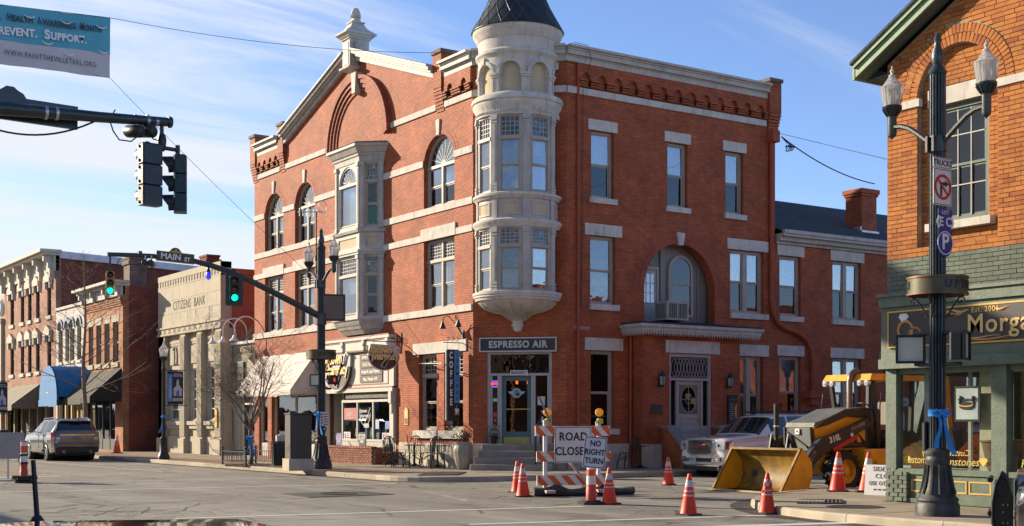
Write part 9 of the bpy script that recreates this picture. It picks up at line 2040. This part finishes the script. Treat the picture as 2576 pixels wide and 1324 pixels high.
# door wreath / plant in the corner door recess
r=thing('potted_plant','dark autumn wreath and plant standing left of the teal door','plant',FC @ Vector((.68,-.05,.93)));mb=MB(FC)
for k in range(90):a,b,c=random.gauss(.68,.1),random.gauss(-.08,.04),random.uniform(1.0,1.55);s_=random.uniform(.03,.06);mb.add([(a,b,c),(a+s_,b-.02,c+s_*.5),(a+s_*.4,b-.03,c+s_)],[(0,1,2)])
part(mb,'foliage',M('dark_leaf',(.035,.035,.02),.8,var=.4),r);mb=MB(FC)
for k in range(16):mb.sphere((random.gauss(.68,.08),-.12,random.uniform(1.2,1.5)),.025,6,4)
part(mb,'flower',M('dusty_rose',(.30,.14,.10),.8,var=.4),r);mb=MB(FC);mb.lathe([(.1,.93),(.14,1.15),(.15,1.2)],(.68,-.1,0),12);part(mb,'pot',BLK,r)
# ------------------------------------------------------------------ pavement furniture
def urn(x,y,label,plant=True):
    r=thing('planter_urn',label,'planter',(x,y,ZS),'fluted pavement urns');mb=MB(Matrix.Translation((x,y,ZS)));n=48;prof=[(.17,0),(.19,.03),(.26,.26),(.31,.52),(.305,.68),(.26,.78),(.275,.83),(.285,.86),(.24,.86),(.22,.78)];vs=[];fs=[]
    for i in range(n):
        t=2*pi*i/n;k=1+.028*cos(12*t)
        for q,z in prof:vs.append((q*(k if .02<z<.76 else 1)*cos(t),q*(k if .02<z<.76 else 1)*sin(t),z))
    m_=len(prof)
    for i in range(n):
        for q in range(m_-1):fs.append((i*m_+q,((i+1) % n)*m_+q,((i+1) % n)*m_+q+1,i*m_+q+1))
    mb.add(vs,fs);mb.sm=True;part(mb,'urn',stonemat('glazed_grey_urn',(.30,.28,.23),.25,.5,.15,.4),r)
    mb=MB(Matrix.Translation((x,y,ZS)));mb.slab([(.23*cos(t),.23*sin(t)) for t in [2*pi*i/16 for i in range(16)]],.76,.78);part(mb,'soil',M('soil',(.05,.035,.025)),r)
    if plant:
        mb=MB(Matrix.Translation((x,y,ZS+.82)))
        for k in range(420):
            a=random.uniform(0,2*pi);q=random.uniform(.02,.36);h=random.uniform(0,.42)*(1-q*1.4)+.05;c=Vector((q*cos(a),q*sin(a),h));d=Vector((random.gauss(0,1),random.gauss(0,1),random.gauss(.4,1))).normalized()*random.uniform(.04,.08);e=d.orthogonal().normalized()*.022;mb.add([c,c+d*.5+e,c+d,c+d*.5-e],[(0,1,2,3)])
        part(mb,'foliage',M('dry_red_leaves',(.085,.035,.014),.8,var=.6,scale=12),r)
    return r
p=FC @ Vector((-.1,-.95,ZS));urn(p.x,p.y,'grey fluted urn with dry red-brown foliage left of the corner steps');x,y=onZ(1552,1172,ZS);urn(x,y+.5,'grey fluted urn behind the barricade, right of the corner steps',True)
def chair_proto(solid=False):
    r=thing('cafe_chair','x','chair',(0,0,0),'black wire cafe chairs on the pavement');w_=.2;r.scale=(1.08,)*3
    mb=MB();n=12;mb.lathe([(.001,.455),(.19,.455),(.2,.445),(.19,.44)],(0,0,0),18)
    lp(mb,'seat',M('perforated_seat',(.05,.05,.05),.5) if not solid else BLACK,r)
    arcp=[(-.2,.17,.0),(-.2,.19,.45),(-.2,.23,.75)]+[(-.2*cos(t),.235+.03*sin(t),.75+.2*sin(t)) for t in [pi*i/8 for i in range(1,8)]]+[(.2,.23,.75),(.2,.19,.45),(.2,.17,0)]
    mb=MB();mb.tube(arcp,.016,6);lp(mb,'back_frame',BLACK,r)
    for k in range(5):x=-.13+.065*k;mb=MB();mb.tube([(x,.19,.46),(x*1.05,.235,.75),(x,.25,.75+sqrt(max(.04-x*x,.001))*.98)],.010,5);lp(mb,'back_wire',BLACK,r)
    for s_ in (-1,1):mb=MB();mb.tube([(s_*.14,-.13,.45),(s_*.19,-.2,.2),(s_*.2,-.22,0)],.016,6);lp(mb,'leg',BLACK,r);mb=MB();mb.tube([(s_*.2,.18,.3),(s_*.1,.1,.38),(s_*.19,-.2,.22)],.011,5);lp(mb,'brace',BLACK,r)
    return r
def table_proto():
    r=thing('cafe_table','x','table',(0,0,0),'black wire cafe tables on the pavement');mb=MB();mb.lathe([(.001,.71),(.33,.71),(.34,.725),(.33,.735),(.001,.735)],n=24);lp(mb,'table_top',BLACK,r)
    mb=MB()
    mb.lathe([(.13,.02),(.1,.05),(.03,.1),(.03,.7)],n=12);lp(mb,'pedestal',BLACK,r)
    for k in range(4):t=pi/2*k+.4;mb=MB();mb.tube([(.3*cos(t),.3*sin(t),.01),(.15*cos(t),.15*sin(t),.06),(.03*cos(t),.03*sin(t),.12)],.014,5);lp(mb,'foot',BLACK,r)
    return r
cpr=chair_proto();tpr=table_proto();CH=[(-5.55,-1.0,200,'first cafe chair from the pharmacy planter, turned to the street'),(-5.05,-.6,30,'cafe chair with its back to the wall, left of the first table'),(-4.75,-1.3,160,'cafe chair facing the wall at the first table'),(-3.95,-.65,-20,'cafe chair with its back to the wall between the two tables'),(-3.55,-1.3,150,'cafe chair on the street side between the two tables'),(-2.5,-1.1,235,'cafe chair nearest the urn at the corner steps')]
for i,(s,d,a,lb) in enumerate(CH):
    o=cpr if i==0 else copy_tree(cpr);p=FL @ Vector((s,d,ZS));o.location=p;o.rotation_euler.z=R(a-90);o['label']=lb
for i,(s,d,lb) in enumerate(((-4.6,-.75,'round cafe table nearest the pharmacy planter'),(-3.1,-.75,'round cafe table nearest the corner steps'))):
    o=tpr if i==0 else copy_tree(tpr);o.location=FL @ Vector((s,d,ZS));o['label']=lb
x,y=onZ(1560,1170,ZS);o=copy_tree(cpr);o.location=(3.75,-1.05,ZS);o.rotation_euler.z=R(200);o['label']='black cafe chair behind the barricade by the red side wall';o.scale=(1.15,)*3
o=copy_tree(tpr);o.location=(4.35,-.95,ZS);o['label']='black cafe table by the porch corner behind the barricade'
# folded green chair
p=FL @ Vector((-6.15,-.9,ZS));mb=MB(Matrix.Translation(p) @ Matrix.Rotation(R(60),4,'Z'));mb.box(-.19,.19,.16,.18,.42,.88);mb2=mb;fc=thing('folding_chair','pale green folding chair beside the pharmacy planter','chair',p);part(mb,'back_panel',M('sage_chair',(.30,.32,.20),.6),fc);mb=MB(Matrix.Translation(p) @ Matrix.Rotation(R(60),4,'Z'));mb.box(-.19,.19,-.2,.15,.43,.45);part(mb,'seat',M('sage_chair',(.3,.32,.2)),fc)
for s_ in (-1,1):mb=MB(Matrix.Translation(p) @ Matrix.Rotation(R(60),4,'Z'));mb.tube([(s_*.2,.19,.88),(s_*.2,-.2,0)],.012,5);mb.tube([(s_*.2,-.18,.45),(s_*.2,.22,0)],.012,5);part(mb,'leg',BLACK,fc)
# control cabinet, litter bin
x,y=onZ(757,1184,ZS);y+=.1;r=thing('control_cabinet','tall dark brown traffic control cabinet on a concrete plinth beside the mast post','cabinet',(x,y,ZS));CAB=M('brown_cabinet',(.045,.036,.03),.5,var=.2,coat=.1);Mc=Matrix.Translation((x,y,0)) @ Matrix.Rotation(R(-8),4,'Z')
mb=MB(Mc);mb.box(-.42,.36,-.3,.42,ZS,.5);part(mb,'plinth',KERB,r);mb=MB(Mc);mb.bbox(-.36,.32,-.24,.36,.5,1.86,.02);mb.box(-.38,.34,-.26,.38,1.86,1.9);part(mb,'cabinet',CAB,r);mb=MB(Mc);mb.box(-.31,.27,-.252,-.24,.58,1.8);part(mb,'cabinet_door',CAB,r);mb=MB(Mc);mb.lathe([(.12,1.9),(.12,1.94),(.06,1.97),(.001,1.97)],(-.2,.1,0),12);part(mb,'vent_cap',CAB,r);mb=MB(Mc);mb.box(-.365,-.36,-.1,.2,.7,.9);part(mb,'vent',BLK,r)
x,y=onZ(705,1175,ZS);r=thing('litter_bin','slatted black litter bin with a papers-stuffed lid beside the brown cabinet','bin',(x,y,ZS))
for k in range(22):t=2*pi*k/22;mb=MB();mb.bar((x+.27*cos(t),y+.27*sin(t),ZS+.06),(x+.31*cos(t),y+.31*sin(t),ZS+.84),.035,.012,(cos(t),sin(t),0));part(mb,'slat',BLACK,r)
mb=MB();mb.lathe([(.25,.05),(.28,.8),(.2,.82)],(x,y,ZS),20);part(mb,'liner',BLK,r);mb=MB()
for z,q in ((.06,.29),(.84,.335),(.7,.32)):mb.lathe([(q-.015,z-.02),(q+.008,z-.02),(q+.008,z+.02),(q-.015,z+.02)],(x,y,ZS),24,cap=False)
part(mb,'hoop',BLACK,r);mb=MB();mb.box(x-.16,x+.1,y-.1,y+.02,ZS+.84,ZS+1.05);mb.box(x-.02,x+.18,y+.04,y+.12,ZS+.84,ZS+1.08);part(mb,'paper_bag',M('pale_paper',(.5,.5,.48),.8),r)
# trees
BARK=M('grey_bark',(.17,.14,.105),.9,var=.35,scale=8,bmp=.6,bs=30);TWIG=M('brown_twig',(.19,.14,.095),.85,var=.2)
def tree(name,label,x,y,H,r0,fork,nb,spread,seed,up=.5,twigs=True,central=False,red=False):
    rg=random.Random(seed);r=thing(name,label,'tree',(x,y,ZS));mbT=MB();mbL=MB();mbW=MB();B=Vector((x,y,ZS))
    def limb(p,d,L,rad,depth,mb):
        n=5;pts=[p];rs=[rad];q=p.copy();dd=d.copy()
        for i in range(n):
            dd=(dd+Vector((rg.gauss(0,.11),rg.gauss(0,.11),up*.07))).normalized();q=q+dd*L/n;pts.append(q.copy());rs.append(rad*(1-.62*(i+1)/n))
        mb.tube(pts,rs,7 if depth==0 else 5 if depth<2 else 3,caps=False)
        if depth>=4:return
        k={0:5,1:5,2:5,3:3}[depth]
        for i in range(k):
            t=.25+.75*(i+rg.random())/k;j=min(int(t*n),n-1);b=pts[j].lerp(pts[j+1],t*n-j);ax=Vector((rg.gauss(0,1),rg.gauss(0,1),rg.gauss(0,.6))).normalized();e=(dd*.75+ax*.75).normalized();e.z=e.z*.8+up*.16;e.normalize()
            limb(b,e,L*rg.uniform(.42,.68),max(rad*(1-.55*t)*.5,.0055),depth+1,mbL if depth<1 else mbW)
    if central:
        pts=[B+Vector((.05*sin(i*.9),.04*cos(i*1.3),H*i/12)) for i in range(13)];mbT.tube(pts,[r0*(1-i/13)+.006 for i in range(13)],8)
        for i in range(nb):
            t=.3+.66*(i/nb);a=i*2.4+rg.uniform(-.4,.4);b=B+Vector((0,0,H*t));L=H*.40*(1.12-t)+.25;limb(b,Vector((cos(a),sin(a),.42)).normalized(),L,r0*.30*(1.1-t)+.005,2,mbL)
    else:
        pts=[B+Vector((.03*sin(i),.03*cos(i*1.7),fork*i/6)) for i in range(7)];mbT.tube(pts,[r0*(1.25 if i==0 else 1-.03*i) for i in range(7)],9)
        for i in range(nb):a=2*pi*i/nb+rg.uniform(-.3,.3);s_=spread*rg.uniform(.7,1.2);limb(pts[-1-(i % 2)],Vector((cos(a)*s_,sin(a)*s_,1)).normalized(),(H-fork)*rg.uniform(.62,.9),r0*.55,0 if i<5 else 1,mbL)
    part(mbT,'trunk',BARK,r);part(mbL,'limbs',BARK,r);part(mbW,'twigs',TWIG,r,'stuff');return r
x,y=onZ(631,1170,ZS);tree('bare_tree','small bare spreading tree with a blue ribbon in front of the white awning',x,y,4.1,.075,1.45,8,.78,11);ribbon((x,y,ZS+.95),'blue ribbon tied round the trunk of the small bare tree',r=.085,rz=R(-40))
tx,ty=x,y
x,y=-4.1,31.0;tree('bare_tree','tall slim bare tree with a straight leader behind the grey SUV',x,y,9.6,.13,0,34,.6,5,central=True)
x,y=onZ(205,1128,ZS)
# tree guard
r=thing('tree_guard','low black iron railing round the pit of the small bare tree','railing',(tx,ty,ZS));hw_,hd=1.05,.62
for (a,b) in (((-hd,-hw_),(-hd,hw_)),((hd,-hw_),(hd,hw_)),((-hd,hw_),(hd,hw_))):
    A,B_=Vector((tx+a[0],ty+a[1],0)),Vector((tx+b[0],ty+b[1],0));n=max(2,int((B_-A).length/.16));mb=MB()
    for z in (ZS+.12,ZS+.48):mb.bar(A+Vector((0,0,z)),B_+Vector((0,0,z)),.03,.03)
    part(mb,'rail',BLACK,r)
    for i in range(n+1):q=A.lerp(B_,i/n);mb=MB();mb.bar((q.x,q.y,ZS+.1),(q.x,q.y,ZS+.48),.018,.018,(0,1,0));part(mb,'bar',BLACK,r)
for sx_ in (-1,1):
    for sy_ in (-1,1):mb=MB();mb.bar((tx+sx_*hd,ty+sy_*hw_,ZS),(tx+sx_*hd,ty+sy_*hw_,ZS+.58),.06,.06,(0,1,0));mb.sphere((tx+sx_*hd,ty+sy_*hw_,ZS+.62),.045,8,6);part(mb,'post',BLACK,r)
mb=MB();mb.slab([(tx-hd,ty-hw_),(tx+hd,ty-hw_),(tx+hd,ty+hw_),(tx-hd,ty+hw_)],ZS,ZS+.015);struct(mb,'tree_pit',M('mulch',(.07,.045,.03),.95,var=.5,scale=15,bmp=.8,bs=25))
mb=MB()
for k in range(420):a,b=random.gauss(tx-.1,.55),random.gauss(ty,.75);s_=random.uniform(.02,.05);t=random.uniform(0,6);mb.add([(a,b,ZS+.02),(a+s_*cos(t),b+s_*sin(t),ZS+.035),(a+s_*cos(t+1.2),b+s_*sin(t+1.2),ZS+.022)],[(0,1,2)])
o=part(mb,'fallen_leaves',M('dead_leaves',(.14,.075,.04),.9,var=.5,scale=20),None);o['kind']='stuff'
# bollard-like bins at far left
x,y=onZ(8,1128,ZS);r=thing('litter_bin','dark round litter bin at the far left edge by the tan awning','bin',(x,y,ZS));mb=MB();mb.lathe([(.26,0),(.28,.9),(.3,.92),(.24,1.05),(.001,1.1)],(x,y,ZS),16);part(mb,'bin_body',BLACK,r)
